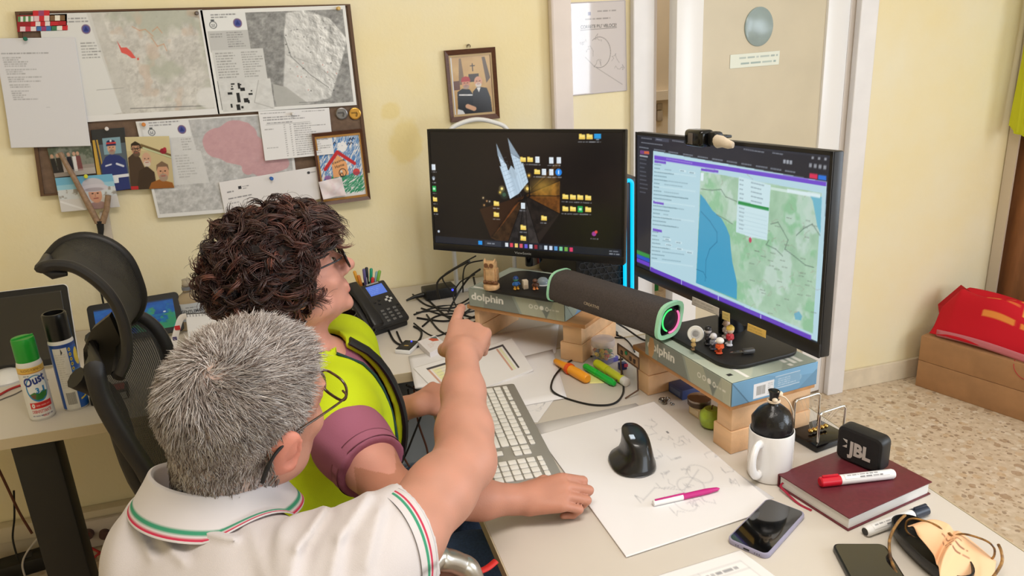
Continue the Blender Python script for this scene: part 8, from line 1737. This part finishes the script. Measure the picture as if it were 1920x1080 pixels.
# trousers of the seated man, mostly out of the picture
JE = mat('denim_blue', (52, 72, 104), .85, var=.12, scale=220, bump=.3, bscale=600)
Bt = Body(); fk = np.array((.62, .78, 0)); rk = np.array((.78, -.62, 0))
for s_ in (-1, 1):
  hp = PEL+rk*.09*s_+np.array((0, 0, -.02)); kn = hp+np.array((.30, .20, -.03))+rk*.05*s_ if s_ > 0 else hp+np.array((.16, .36, -.05)); ft = np.array((kn[0]+.02, kn[1]+.0, .10)); Bt.chain([hp, kn, ft], [.088, .064, .05], .04)
Bt.ell(PEL+np.array((0, 0, .0)), (.17, .14, .12), None, .06)
D, L, res = Bt.field(.008, inflate=.004); V, F = surface(D, L, res); body_mesh('trousers', V, F, mat('dark_trousers', (36, 38, 48), .85), man)
for s_ in (-1, 1):
  hp = PEL+rk*.09*s_+np.array((0, 0, -.02)); kn = hp+np.array((.30, .20, -.03))+rk*.05*s_ if s_ > 0 else hp+np.array((.16, .36, -.05)); f0 = np.array((kn[0]+.02, kn[1], 0)); M_ = Matrix.Translation(f0) @ Matrix.Rotation(-math.radians(38), 4, 'Z')
  mb = MB(M_); mb.tube([(0, -.06, .045), (0, .0, .05), (0, .08, .04), (0, .15, .03), (0, .19, .024)], [.036, .045, .042, .042, .024], 14, flat=.85, up=(1, 0, 0)); mb.box((0, .05, .010), (.085, .27, .02), bev=.009); mb.build('shoe', mat('shoe_dark', (40, 36, 34), .6), man, world=True)
# short grey hair
def man_hair(N=24000):
  rg = np.random.default_rng(5); d = rg.normal(size=(N*4, 3)); d /= np.linalg.norm(d, axis=1, keepdims=True)
  z, y, x = d[:, 2], d[:, 1], d[:, 0]
  O = np.repeat(np.array((0, -.006, .02))[None], len(d), 0); Pl = O+d*.05
  Bh = Body(); add_head(Bh, np.zeros(3), np.eye(3), 1.0, 1.06); Bh.cap((0, -.030, -.045), (0, -.035, -.16), .0525, .058, .028); Bh.cap((0, -.055, -.03), (0, -.053, -.16), .0425, .052, .028)
  P = march(Bh, O, d, .2); px, py, pz = P[:, 0], P[:, 1], P[:, 2]
  front = .068-.75*np.maximum(.100-pz, 0)-.016*np.clip((np.abs(px)-.035)/.02, 0, 1)        # hairline at the brow and temples
  ok = (pz > .040) & (py < front)
  side = (pz <= .048) & (py < -.004-.0*pz) & (pz > -.066-.25*(py+.06)*(py > -.06)) & ~((np.abs(px) > .066) & (py > -.036) & (pz < .030))
  burn = (pz <= .048) & (pz > -.006) & (py >= -.004) & (py < .016+.1*pz) & (np.abs(px) > .06)
  fr_ok = ok | side & (pz > -.078) | burn
  nape = (py < -.030) & (pz > -.078+.30*np.maximum(np.abs(px)-.02, 0)+.006*np.sin(px*160))
  m = (fr_ok | (nape & (pz <= .048))) & (np.abs(px) < .0785); P = P[m][:N];
  e = 1e-3; nrm = np.stack([evalsdf(Bh, P+np.eye(3)[i]*e)-evalsdf(Bh, P-np.eye(3)[i]*e) for i in range(3)], 1); nrm /= np.linalg.norm(nrm, axis=1, keepdims=True)
  wh = np.array((.008, -.058, .098)); fl = P-wh; sw = np.cross(nrm, fl); dw_ = np.linalg.norm(P-wh, axis=1); fl = fl/np.linalg.norm(fl, axis=1, keepdims=True)+1.3*sw/np.linalg.norm(sw, axis=1, keepdims=True)*np.exp(-dw_/.035)[:, None]
  low = np.clip((.03-P[:, 2])/.08, 0, 1)[:, None]; fl = fl*(1-low)+low*np.array((0, -.25, -1.)); fl -= nrm*(fl*nrm).sum(1, keepdims=True); fl /= np.linalg.norm(fl, axis=1, keepdims=True)+1e-6
  clump = np.array([mnoise.noise_vector(Vector(p*55)) for p in P])*.75+np.array([mnoise.noise_vector(Vector(p*120)) for p in P])*.45+rg.normal(size=P.shape)*.22; fl = fl+clump; fl -= nrm*(fl*nrm).sum(1, keepdims=True)*.8
  top = np.clip((P[:, 2]-.0)/.10, 0, 1); frt = np.clip((P[:, 1]+.01)/.07, 0, 1)*top; lift = .20+.20*top+.35*frt+rg.random(len(P))*.22-.16*np.exp(-dw_/.03); ln_ = (.008-.0035*np.clip((-.05-P[:, 2])/.05, 0, 1)+.014*top+.011*frt)*(.7+.6*rg.random(len(P))); fl = fl+(rg.normal(size=P.shape)*.9*np.exp(-dw_/.018)[:, None]); fl -= nrm*(fl*nrm).sum(1, keepdims=True)
  K = 5; t = np.linspace(0, 1, K)[None, :, None]
  dirn = nrm*lift[:, None]+fl*.8; dirn /= np.linalg.norm(dirn, axis=1, keepdims=True)
  bend = (fl*.5-nrm*.25)
  paths = P[:, None, :]-nrm[:, None, :]*.001+(dirn[:, None, :]*t+bend[:, None, :]*t*t*.55)*ln_[:, None, None]
  r = np.array((.00062, .00058, .0005, .00036, .0001))[None]*(.8+.5*rg.random(len(P)))[:, None]
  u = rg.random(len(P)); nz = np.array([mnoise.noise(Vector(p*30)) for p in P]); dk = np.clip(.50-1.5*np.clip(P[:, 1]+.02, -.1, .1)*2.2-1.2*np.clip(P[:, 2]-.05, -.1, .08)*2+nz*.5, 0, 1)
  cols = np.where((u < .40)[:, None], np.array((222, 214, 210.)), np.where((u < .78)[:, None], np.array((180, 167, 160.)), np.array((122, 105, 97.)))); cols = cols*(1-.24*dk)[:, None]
  return HC+(paths @ RH_.T)*HS, r*HS, cols
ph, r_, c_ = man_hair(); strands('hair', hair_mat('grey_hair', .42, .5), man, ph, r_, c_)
# eyebrows
rg = np.random.default_rng(3);
def brow(Wf, cols, s=1.0, name='eyebrows', parent=None, m=None):
  P = [];
  for x in (-1, 1):
    for _ in range(90): a = rg.random(); p = Wf(x*(.014+.036*a), .097-.022*a*a, .030+.004*math.sin(a*3)); q = Wf(x*(.014+.036*a+.008), .097-.022*a*a-.003, .033+.004*math.sin(a*3)); P.append([p, (p+q)/2+RH_[:, 2]*.001, q])
  P = np.array(P); strands(name, m, parent, P, np.tile(np.array((.0006, .0005, .0002)), (len(P), 1)), np.tile(np.array(cols, float), (len(P), 1)))
brow(Wm, (120, 108, 100), name='eyebrows', parent=man, m=hair_mat('grey_hair', .42, .5))
# glasses worn by the man: a thing of its own resting on ears and nose
def worn_glasses(label, Wf, R, HS, fm, lensw=.050, lensh=.036, tipm=None):
  t = thing('eyeglasses', label, 'eyeglasses', Wf(0, .11, .012));
  for x in (-1, 1):
    cx, cz = x*.033, .006; pts = [Wf(cx+lensw/2*math.copysign(abs(math.cos(q))**.7, math.cos(q)), .114-.10*abs(cx+lensw/2*math.cos(q))**1.0*.35, cz+lensh/2*math.copysign(abs(math.sin(q))**.75, math.sin(q))) for q in np.linspace(0, 2*PI, 29)[:-1]]
    MB().tube(pts, .0019, 8, closed=True).build('rim', fm, t, world=True); c = sum(pts)/len(pts); mb = MB(); mb.add([tuple(p) for p in pts]+[tuple(c)], [(i, (i+1) % 28, 28) for i in range(28)]); mb.build('lens', mat('lens_glass', (255, 255, 255), .02, trans=1, ior=1.08), t, world=True)
    MB().tube(catmull([Wf(x*.058, .104, .016), Wf(x*.072, .094, .018), Wf(x*.078, .050, .020), Wf(x*.0805, .010, .021), Wf(x*.083, -.008, .020)], 5), .0017, 8).build('temple', fm, t, world=True)
    MB().tube(catmull([Wf(x*.083, -.008, .020), Wf(x*.0825, -.030, .008), Wf(x*.080, -.040, -.012), Wf(x*.078, -.044, -.030)], 5), [.0022]*8+[.0030]*8, 8).build('temple_tip', tipm or fm, t, world=True)
  MB().tube(catmull([Wf(-.009, .112, .012), Wf(0, .116, .016), Wf(.009, .112, .012)], 5), .0018, 8).build('bridge', fm, t, world=True); return t
worn_glasses('tortoiseshell glasses worn by the grey haired person', Wm, RH_, HS, mat('dark_tortoise', (44, 32, 27), .25, var=.4, scale=90, c2=(92, 66, 42)), tipm=mat('black_rubber'))

# chair armrest with a red seat, at the lower edge
cs = thing('visitor_chair', 'chair with silver armrest and red seat edge below the pointing arm', 'chair', (-.10, .70, 0))
AR = [atd(808, 1058, 1.10), atd(834, 1050, 1.12), atd(862, 1058, 1.14), atd(884, 1078, 1.15)]
SV = mat('satin_silver', (176, 170, 160), .3, metal=.9)
sy_ = [np.array((AR[0][0]-.10, AR[0][1]-.12, AR[0][2]-.02))]+AR+[np.array((AR[3][0]+.01, AR[3][1], AR[3][2]-.10)), np.array((AR[3][0]-.01, AR[3][1]-.02, .40)), np.array((AR[3][0]-.02, AR[3][1]-.02, .02))]
MB().tube(catmull(sy_, 8), .017, 14).build('armrest', SV, cs, world=True)
rd = [atd(838, 1074, 1.16), atd(866, 1070, 1.18), atd(888, 1074, 1.19), atd(912, 1066, 1.20), atd(930, 1052, 1.21)]
MB().tube(catmull(rd, 6), .007, 10, flat=.5).build('red_trim', mat('seat_red', (206, 40, 36), .6), cs, world=True)
MB(Matrix.Translation((-.20, .70, .305)) @ Matrix.Rotation(-math.radians(38), 4, 'Z')).box((0, .02, 0), (.46, .44, .06), bev=.025, seg=3).build('seat', mat('seat_dark', (40, 30, 32), .8), cs, world=True)
for (x, y) in ((-.2, -.2), (.2, -.2), (-.2, .2), (.2, .2)): q = Matrix.Translation((-.20, .70, 0)) @ Matrix.Rotation(-math.radians(38), 4, 'Z') @ Vector((x, y, 0)); MB().cyl((q.x, q.y, 0), (q.x, q.y, .28), .013, n=12).build('leg', SV, cs, world=True)

# ================================================================== the curly haired person in the yellow vest
p2 = thing('person', 'person with dark curly hair and yellow vest over a mauve shirt, seated at the keyboard', 'person', (-.1, 1.38, 0))
R2 = az_frame(84, 17, 0); S2 = .94; nose_t = atd(664, 492, 1.45); H2 = nose_t-R2 @ (np.array((0, .127, -.022))*S2)
R_S, R_E, R_W = atd(620, 784, 1.36), atd(748, 938, 1.20), onz(978, 936, .784)
L_S, L_E2, L_W2 = np.array((.045, 1.555, .92)), np.array((-.005, 1.61, .715)), onz(790, 757, .785)
N2 = H2+R2 @ np.array((0, -.035, -.15))+np.array((0, 0, -.01)); 0; P2 = np.array((-.15, 1.41, .52))
def p2_torso(B):
  ax = (L_S-R_S)/np.linalg.norm(L_S-R_S); f_ = np.cross(ax, (0, 0, 1)); f_ /= np.linalg.norm(f_); Rt = np.stack([ax, f_, np.array((0, 0, 1.))], 1)
  CH = (R_S+L_S)/2+np.array((.0, .0, -.10)); B.cap(R_S*.9+L_S*.1, L_S*.9+R_S*.1, .050, .050, .05); B.ell(CH, (.145, .100, .14), Rt, .06); B.ell(CH*.45+P2*.55, (.14, .105, .16), Rt, .06); B.ell(P2, (.165, .12, .10), Rt, .06)
  B.cap(N2+[0, 0, -.025], R_S*.7+L_S*.3+np.array((0, 0, .012)), .046, .042, .05); B.cap(N2+[0, 0, -.025], L_S*.7+R_S*.3+np.array((0, 0, .012)), .046, .042, .05); return CH, Rt
B = Body(); W2 = add_head(B, H2, R2, S2, .92, .95, 1.03); B.cap(W2(0, -.025, -.05), N2, .048, .053, .03); p2_torso(B)
B.chain([R_S, R_S*.45+R_E*.55, R_E], [.048, .043, .038], .03); fa = R_W-R_E; B.chain([R_E, R_E+fa*.3, R_E+fa*.65, R_W], [.036, .0375, .031, .0248], .02)
K_ = onz(1045, 925, .789);
tp2 = hand(B, R_W, K_-R_W, np.array((-.05, -.45, .9)), np.array((-.1, 1, .1)), [(30, 84, 60), (32, 86, 62), (34, 88, 62), (38, 90, 62)], .05, .93, thumb=((.020, .028, -.012), (.048, .044, -.026), (.076, .038, -.034), (.094, .022, -.036)))
B.chain([L_S, L_S*.5+L_E2*.5, L_E2], [.047, .042, .037], .03); fa = L_W2-L_E2; B.chain([L_E2, L_E2+fa*.3, L_E2+fa*.65, L_W2], [.037, .040, .031, .0245], .02)
hand(B, L_W2, onz(838, 728, .785)-L_W2, np.array((-.25, -.55, .75)), np.array((.3, -.5, .5)), [(35, 60, 40), (40, 64, 40), (44, 66, 40), (48, 66, 40)], .05, .93)
D, L, res = B.field(.0028); V, F = surface(D, L, res); V = relax(V, F, 1); Vl = (V-H2) @ R2/S2
skin = np.tile(np.array((206, 148, 132.)), (len(V), 1)); face = np.abs(Vl).max(1) < .15
armm = (V[:, 0] > .03) & (V[:, 2] < .9); skin[armm] = (182, 126, 104)
lips = face & (np.abs(Vl[:, 0]) < .022) & (Vl[:, 1] > .088) & (Vl[:, 2] > -.068) & (Vl[:, 2] < -.047); skin[lips] = (196, 120, 116)
sc2 = face & ((Vl[:, 2] > .05) & (Vl[:, 1] < .07) | (Vl[:, 1] < -.02) & (Vl[:, 2] > -.07)); skin[sc2] = (60, 40, 34)
nv = np.array([mnoise.noise(Vector(p*38)) for p in V]); skin *= (1+.04*nv)[:, None]
body_mesh('body', V, F, SKIN, p2, skin)
for x in (-1, 1):
  e_ = MB(); e_.ball(W2(x*.031, .0785, .0105), .0122*S2, 16, 12); e_.build('eye', mat('eye_white'), p2, world=True); mb = MB(); mb.ball(W2(x*.031, .0895, .0105), .0055, 12, 8); mb.build('iris', mat('iris_brown'), p2, world=True)
brow(W2, (50, 34, 28), name='eyebrows', parent=p2, m=hair_mat('curly_hair', .36, .5))
worn_glasses('dark framed glasses worn by the curly haired person', W2, R2, S2, mat('dark_frame', (26, 22, 24), .25), .046, .038)
# mauve T-shirt
Bs2 = Body(); CH2, Rt2 = p2_torso(Bs2); ua2 = (R_E-R_S)/np.linalg.norm(R_E-R_S); SE2 = R_S+(R_E-R_S)*.62; Bs2.chain([R_S, R_S*.5+SE2*.5, SE2+ua2*.03], [.052, .057, .058], .035); ul2 = (L_E2-L_S)/np.linalg.norm(L_E2-L_S); SL2 = L_S+(L_E2-L_S)*.62; Bs2.chain([L_S, SL2+ul2*.02], [.052, .056], .035); Bs2.plane(SE2, ua2)
def folds2(x, y, z): return -.0030*np.maximum(np.sin(46*(z*.8+x*.5-y*.25)+2.5*np.sin(11*y+8*x)), 0)**3-.002*np.maximum(np.sin(70*(x*.5-z*.6)+3*np.sin(15*y)), 0)**2
D, L, res = Bs2.field(.0045, inflate=.0025, disp=folds2); V, F = surface(D, L, res); body_mesh('t_shirt', V, F, mat('mauve_cotton', (158, 96, 118), .85, spec=.2, bump=.2, bscale=700), p2)
band_on('sleeve_hem', Bs2, SE2-ua2*.02, SE2-ua2*.001, .11, Canvas(2, 6, (160, 98, 120)), PR_CLOTH, p2, .0035, 6, 48)
# yellow vest with open front
Bv = Body(); p2_torso(Bv); Bv.ell((.03, 1.43, .80), (.085, .125, .16), None, .05); Bv.cap(R_S, R_S+(R_E-R_S)*.12, .060, .062, .04); Bv.cap(L_S, L_S+(L_E2-L_S)*.12, .060, .062, .04); Bv.cap(N2+[0, 0, -.03], N2+[0, 0, -.004], .058, .060, .02)
fr = Rt2[:, 1]; axv = Rt2[:, 0];
if fr[0] < 0: fr = -fr
# arm holes, neck and front opening
for S_, E_ in ((R_S, R_E), (L_S, L_E2)): d_ = (E_-S_)/np.linalg.norm(E_-S_); Bv.cap(S_+d_*.150, S_+d_*.30, .070, .09, .006, True)
def vfold(x, y, z): return -.004*np.maximum(np.sin(24*(y*.8+x*.6)+3*np.sin(7*z)), 0)**2+.010*np.clip((.75-z)/.2, -0.2, 1)*-.8
D, L, res = Bv.field(.0045, inflate=.017, disp=vfold);
nx, ny, nz = D.shape; X = L[0]+np.arange(nx)*res; Y = L[1]+np.arange(ny)*res; Z = L[2]+np.arange(nz)*res
cfr = CH2;
XX = X[:, None, None]; YY = Y[None, :, None]; ZZ = Z[None, None, :]
u1 = (XX-cfr[0])*fr[0]+(YY-cfr[1])*fr[1]; w1 = (XX-cfr[0])*axv[0]+(YY-cfr[1])*axv[1];
if np.dot(axv, L_S-R_S) < 0: w1 = -w1
hw = .022+.045*np.clip((1.02-ZZ)/.3, 0, 1)*.6
wedge = np.maximum(np.abs(w1+.035)-hw, .015-u1)      # negative inside the opening
inner = Body(); p2_torso(inner); Di = np.full(D.shape, .2, np.float32)
for q in inner.p:
  d = Body.dist(q, XX, YY, ZZ).astype(np.float32); k = q[5]; h = np.clip(.5+.5*(Di-d)/k, 0, 1); Di = Di*(1-h)+d*h-k*h*(1-h)
Di -= .0075
D = np.maximum(D, -wedge.astype(np.float32)); D = np.maximum(D, -Di); neckcut = (.062-np.sqrt((XX-N2[0]-.012)**2+(YY-N2[1])**2))+0*ZZ; D = np.where(ZZ > N2[2]-.05, np.maximum(D, neckcut.astype(np.float32)), D); D = np.maximum(D, (.60-ZZ+0*XX+0*YY).astype(np.float32))
V, F = surface(D, L, res); V = relax(V, F, 1); body_mesh('vest', V, F, mat('hivis_yellow', (190, 208, 30), .75, spec=.2, bump=.2, bscale=500), p2)
# zip band on the far front edge and piping on the near one
def onfront(w, z, r0=.3, inf=.016):
  O = np.array([[cfr[0], cfr[1], z]])+w*np.array([[axv[0], axv[1], 0]])*(1 if np.dot(axv, L_S-R_S) > 0 else -1); return march(Bv, O, np.array([[fr[0], fr[1], 0]]), r0, inf)[0]
def hwz(z): return .022+.045*np.clip((1.02-z)/.3, 0, 1)*.6
zs = np.linspace(1.0, .62, 16)
MB().tube([onfront(-.035+hwz(z)+.006, z, .3, .018) for z in zs], .017, 10, flat=.4).build('zip_band', mat('zip_black', (18, 18, 18), .6), p2, world=True)
MB().tube([onfront(-.035-hwz(z)-.004, z, .3, .018) for z in zs], .0030, 8).build('piping', mat('piping_green', (14, 56, 50), .6), p2, world=True)
# jeans and shoes
Bj = Body(); KR, KL_ = np.array((.37, 1.27, .52)), np.array((.33, 1.60, .53)); HR, HL = P2+np.array((.03, -.09, -.03)), P2+np.array((.03, .09, -.03)); FR, FL = np.array((.30, 1.26, .10)), np.array((.26, 1.58, .10))
Bj.chain([HR, HR*.5+KR*.5, KR, FR], [.085, .076, .062, .045], .03); Bj.chain([HL, HL*.5+KL_*.5, KL_, FL], [.085, .076, .062, .045], .03); Bj.ell(P2, (.13, .165, .10), None, .05)
D, L, res = Bj.field(.006, inflate=.004, disp=lambda x, y, z: -.003*np.maximum(np.sin(40*(x+.5*z)+3*np.sin(14*y)), 0)**3); V, F = surface(D, L, res); body_mesh('jeans', V, F, JE, p2)
for f0, in ((FR,), (FL,)):
  M_ = Matrix.Translation((f0[0], f0[1], 0)) @ Matrix.Rotation(-PI/2, 4, 'Z'); mb = MB(M_); mb.tube([(0, -.06, .045), (0, .0, .05), (0, .08, .04), (0, .15, .03), (0, .19, .024)], [.036, .045, .042, .042, .024], 14, flat=.85, up=(1, 0, 0)); mb.box((0, .05, .010), (.085, .27, .02), bev=.009); mb.build('shoe', mat('shoe_dark'), p2, world=True)
# curly hair
def curls(NL=520):
  rg = np.random.default_rng(12); paths = []; rad = []; cols = []
  C0 = np.array((0, -.016, .044)); RX = np.array((.116, .136, .114))   # local radii of the hair mass
  def surfp(q, k=1.0):
    d = (q-C0)/RX; return C0+RX*d/np.linalg.norm(d)*k
  K = 30; n = 0
  while n < NL:
    d = rg.normal(size=3); d /= np.linalg.norm(d); p = C0+RX*d
    if p[2] < -.075 or p[2]+.9*p[1] < -.135: continue
    infront = p[1] > .030
    if infront and p[2] < .040+.25*(p[1]-.03): continue
    if p[1] > -.005 and p[2] < -.055: continue
    nrm = d/RX; nrm /= np.linalg.norm(nrm)
    down = np.array((0, -.25, -1.)); t = down*.6+rg.normal(size=3)*.75+np.array((0, .5, 0))*(p[1] > .02)*(p[2] > .05); t -= nrm*t.dot(nrm); t /= np.linalg.norm(t)
    b = np.cross(nrm, t); Ln = rg.uniform(.06, .125); turns = rg.uniform(.8, 1.9); R_ = rg.uniform(.008, .0165); ph = rg.uniform(0, 6.28); k0 = rg.uniform(.80, 1.0); hnd = rg.choice((-1, 1)); base_c = np.array(((64, 40, 36), (52, 33, 31), (80, 48, 42), (112, 70, 60), (36, 25, 25))[rg.choice(5, p=(.3, .28, .22, .08, .12))], float)
    ctr = []; q = p.copy()
    for i in range(K):
      s = i/(K-1); q = surfp(p+t*Ln*s, k0+.10*s*rg.uniform(.9, 1.1)*(1 if i == K-1 else 1)); a = ph+hnd*turns*2*PI*s; nn_ = (q-C0)/RX**2; nn_ /= np.linalg.norm(nn_); g = R_*(.5+.6*s); ctr.append(q+nn_*math.cos(a)*g+b*math.sin(a)*g)
    ctr = np.array(ctr)
    if (ctr[:, 1] > .055).any() and (ctr[(ctr[:, 1] > .055), 2] < .030).any() and rg.random() < .93: continue
    n += 1
    for j in range(10):
      off = rg.normal(size=3)*.0030; ph2 = rg.uniform(0, 6.28); w_ = np.array([off*(.4+.9*i/(K-1))+.0012*np.array((math.sin(i*.6+ph2), math.cos(i*.5+ph2), math.sin(i*.4))) for i in range(K)]); paths.append(ctr+w_)
      r = np.interp(np.linspace(0, 1, K), (0, .1, .7, 1), (.0008, .00125, .0010, .0002))*rg.uniform(.75, 1.2); rad.append(r); cols.append(base_c*rg.uniform(.8, 1.25))
  # fringe falling forward over the brow
  for q0 in range(46):
    p = np.array((rg.uniform(-.075, .075), rg.uniform(.05, .10), 0)); p = surfp(np.array((p[0], p[1], .13))); Ln = rg.uniform(.05, .10); R_ = rg.uniform(.008, .016); ph = rg.uniform(0, 6.28); turns = rg.uniform(.7, 1.6); side = rg.uniform(-.35, .35)
    tt = np.linspace(0, 1, K)[:, None]; ctr = p+np.array((side, .70, .05))*Ln*tt+np.array((0, .0, -.75))*Ln*tt**2.0; a = ph+turns*6.28*tt[:, 0]; ctr = ctr+np.stack([np.cos(a), np.sin(a)*.6, np.sin(a)*.8], 1)*R_*tt
    bc = np.array(((62, 41, 38), (50, 34, 32), (84, 55, 48))[rg.integers(3)], float)
    for j in range(9): off = rg.normal(size=3)*.003; paths.append(ctr+off*(.4+.9*tt)); rad.append(np.interp(np.linspace(0, 1, K), (0, .1, .7, 1), (.0008, .0012, .001, .0002))*rg.uniform(.7, 1.1)); cols.append(bc*rg.uniform(.8, 1.25))
  # loose fly-away hairs
  for _ in range(420):
    d = rg.normal(size=3); d /= np.linalg.norm(d); p = C0+RX*d
    if p[2] < -.06 or (p[1] > .03 and p[2] < .05): continue
    nrm = d/RX; nrm /= np.linalg.norm(nrm); t = np.array((0, 0, -.5))+rg.normal(size=3); t -= nrm*t.dot(nrm); t /= np.linalg.norm(t); b = np.cross(nrm, t); R_ = rg.uniform(.006, .016); ph = rg.uniform(0, 6.28); Ln = rg.uniform(.03, .06)
    ctr = [surfp(p+t*Ln*i/(K-1), 1+.12*i/(K-1))+nrm*R_*math.sin(ph+5.5*i/(K-1))*i/(K-1)+b*R_*math.cos(ph+5.5*i/(K-1))*i/(K-1) for i in range(K)]
    paths.append(np.array(ctr)); rad.append(np.linspace(.0005, .0002, K)); cols.append(np.array((66, 42, 36.)))
  paths, rad, cols = np.array(paths), np.array(rad), np.array(cols)
  return H2+(paths @ R2.T)*S2, rad*S2, cols, C0, RX
ph, r_, c_, C0, RX = curls(); hm = hair_mat('curly_hair', .36, .5)
hr = strands('hair', hm, p2, ph, r_, c_, 4)
Bh = Body(); Q = np.array(R2); Bh.ell(H2+R2 @ (C0*S2), RX*S2*.88, Q, .01); Bh.ell(H2+R2 @ (np.array((0, .128, -.055))*S2), np.array((.16, .105, .125))*S2, Q, .02, True)
D, L, res = Bh.field(.004, disp=lambda x, y, z: .004*np.sin(90*x+3*np.sin(60*z))*np.sin(80*y+50*z)); V, F = surface(D, L, res); body_mesh('under_hair', V, F, mat('dark_hair_mass', (34, 23, 21), .7), hr)

# ================================================================== the mesh office chair behind the curly haired person
ch = thing('office_chair', 'black mesh office chair with a curved headrest behind the curly haired person', 'office chair', (-.12, 1.5, 0), math.radians(75-90))
CB = mat('chair_black', (28, 26, 26), .5)
def mesh_fabric():
  m = bpy.data.materials.new('chair_mesh'); m.use_nodes = True; nt = m.node_tree; b = nt.nodes['Principled BSDF']; b.inputs['Base Color'].default_value = rgba((30, 29, 29)); b.inputs['Roughness'].default_value = .7
  tc = nt.nodes.new('ShaderNodeTexCoord'); w1 = nt.nodes.new('ShaderNodeTexWave'); w1.inputs['Scale'].default_value = 55; w1.bands_direction = 'Y'; nt.links.new(tc.outputs['Object'], w1.inputs[0])
  mr = nt.nodes.new('ShaderNodeMapRange'); mr.inputs[1].default_value = .25; mr.inputs[2].default_value = .6; mr.inputs[3].default_value = 1.0; mr.inputs[4].default_value = .78; nt.links.new(w1.outputs['Fac'], mr.inputs[0]); nt.links.new(mr.outputs[0], b.inputs['Alpha']); return m
MESH = mesh_fabric()
yn, yf = 1.38, 1.66
near = catmull([ony(p[0], p[1], yn) for p in ((80, 502), (104, 497), (140, 502), (178, 525), (208, 556), (228, 595), (238, 640), (236, 675), (222, 704))], 5)
far = catmull([ony(p[0], p[1], yf) for p in ((92, 484), (118, 457), (160, 446), (205, 458), (238, 486), (258, 530), (264, 562), (254, 590), (236, 604))], 5)
near, far = np.array(near), np.array(far); n_ = len(near); NV = 18
def hr_f(i, j):
  s = j/(NV-1); e = abs(2*s-1); p = near[i]*(1-s)+far[i]*s
  tg = near[min(i+1, n_-1)]-near[max(i-1, 0)]; ax = far[i]-near[i]; nm = np.cross(tg, ax); nm /= np.linalg.norm(nm)+1e-9
  return p, nm
mb = MB(); vs = [];
for i in range(n_):
  for j in range(NV): p, nm = hr_f(i, j); vs.append(p+nm*(-.012)*(1-(2*j/(NV-1)-1)**2))
k = len(vs)
for i in range(n_):
  for j in range(NV): p, nm = hr_f(i, j); vs.append(p+nm*(-.012)*(1-(2*j/(NV-1)-1)**2)+nm*.004)
fs = [(i*NV+j, i*NV+j+1, (i+1)*NV+j+1, (i+1)*NV+j) for i in range(n_-1) for j in range(NV-1)]; fs += [tuple(q+k for q in f) for f in fs]
mb.add(vs, fs); mb.build('headrest_mesh', MESH, ch, world=True, smooth=60)
loop = list(near)+list(far[::-1]); MB().tube(loop, .0125, 10, closed=True, flat=.75).build('headrest_frame', CB, ch, world=True)
# inner pad strip below the tip
padn = [ony(p[0], p[1], yn+.01) for p in ((82, 506), (100, 514), (126, 513))]; MB().tube([padn[0], padn[1], padn[2]], [.006, .009, .004], 10).build('headrest_lip', CB, ch, world=True)
# neck bracket behind
w0 = [ony(p[0], p[1], 1.50) for p in ((205, 592), (172, 618), (156, 655), (158, 690), (186, 706), (224, 700), (232, 650))]; c_ = sum(w0)/len(w0)
mb = MB(); vv = [tuple(p) for p in w0]+[tuple(p+np.array((.0, .025, 0))) for p in w0]; m_ = len(w0); mb.add(vv, [tuple(range(m_))[::-1], tuple(range(m_, 2*m_))]+[(i, (i+1) % m_, m_+(i+1) % m_, m_+i) for i in range(m_)]); mb.build('headrest_bracket', mat('bracket_grey', (62, 57, 50), .5), ch, world=True)
# backrest
bn = catmull([ony(p[0], p[1], yn) for p in ((176, 690), (190, 742), (214, 790), (244, 838), (272, 880), (296, 930), (316, 990))], 5); bf = catmull([ony(p[0], p[1], 1.72) for p in ((240, 600), (262, 596), (292, 618), (314, 660), (326, 720), (336, 790), (350, 850))], 5)
bn, bf = np.array(bn), np.array(bf); mb = MB(); m_ = len(bn); vs = []
for i in range(m_):
  for j in range(12): s = j/11; vs.append(bn[i]*(1-s)+bf[i]*s+np.array((-.045, .0, 0))*(1-(2*s-1)**2))
mb.add(vs, [(i*12+j, i*12+j+1, (i+1)*12+j+1, (i+1)*12+j) for i in range(m_-1) for j in range(11)]); mb.build('backrest_mesh', MESH, ch, world=True, smooth=60)
MB().tube(list(bn)+[bn[-1]*.5+bf[-1]*.5+np.array((-.045, 0, -.01))]+list(bf[::-1])+[bn[0]*.55+bf[0]*.45+np.array((-.03, 0, .012))], .017, 10, closed=True, flat=.8).build('backrest_frame', CB, ch, world=True)
sp = [ony(196, 700, 1.52)+np.array((-.05, 0, 0)), bn[m_//2]*.5+bf[m_//2]*.5+np.array((-.075, 0, 0)), bn[-1]*.5+bf[-1]*.5+np.array((-.06, 0, 0)), np.array((-.24, 1.52, .44)), np.array((-.14, 1.50, .43))]
MB().tube(catmull(sp, 6), .022, 10).build('back_spine', CB, ch, world=True)
MB(Matrix.Translation((-.10, 1.42, .402)) @ Matrix.Rotation(math.radians(-15), 4, 'Z')).box((0, 0, 0), (.46, .46, .05), bev=.022, seg=3).build('seat', CB, ch, world=True)
MB().cyl((-.12, 1.45, .08), (-.12, 1.45, .40), .028, n=16).build('gas_column', mat('black_metal'), ch, world=True)
for k in range(5):
  a = k*2*PI/5+.3; p = (-.12+.30*math.cos(a), 1.45+.30*math.sin(a), .075); MB().tube([(-.12, 1.45, .11), p], [.028, .018], 10).build('base_arm', CB, ch, world=True); MB().cyl((p[0]-.012*math.sin(a), p[1]+.012*math.cos(a), .028), (p[0]+.012*math.sin(a), p[1]-.012*math.cos(a), .028), .028, n=16).build('castor', CB, ch, world=True)
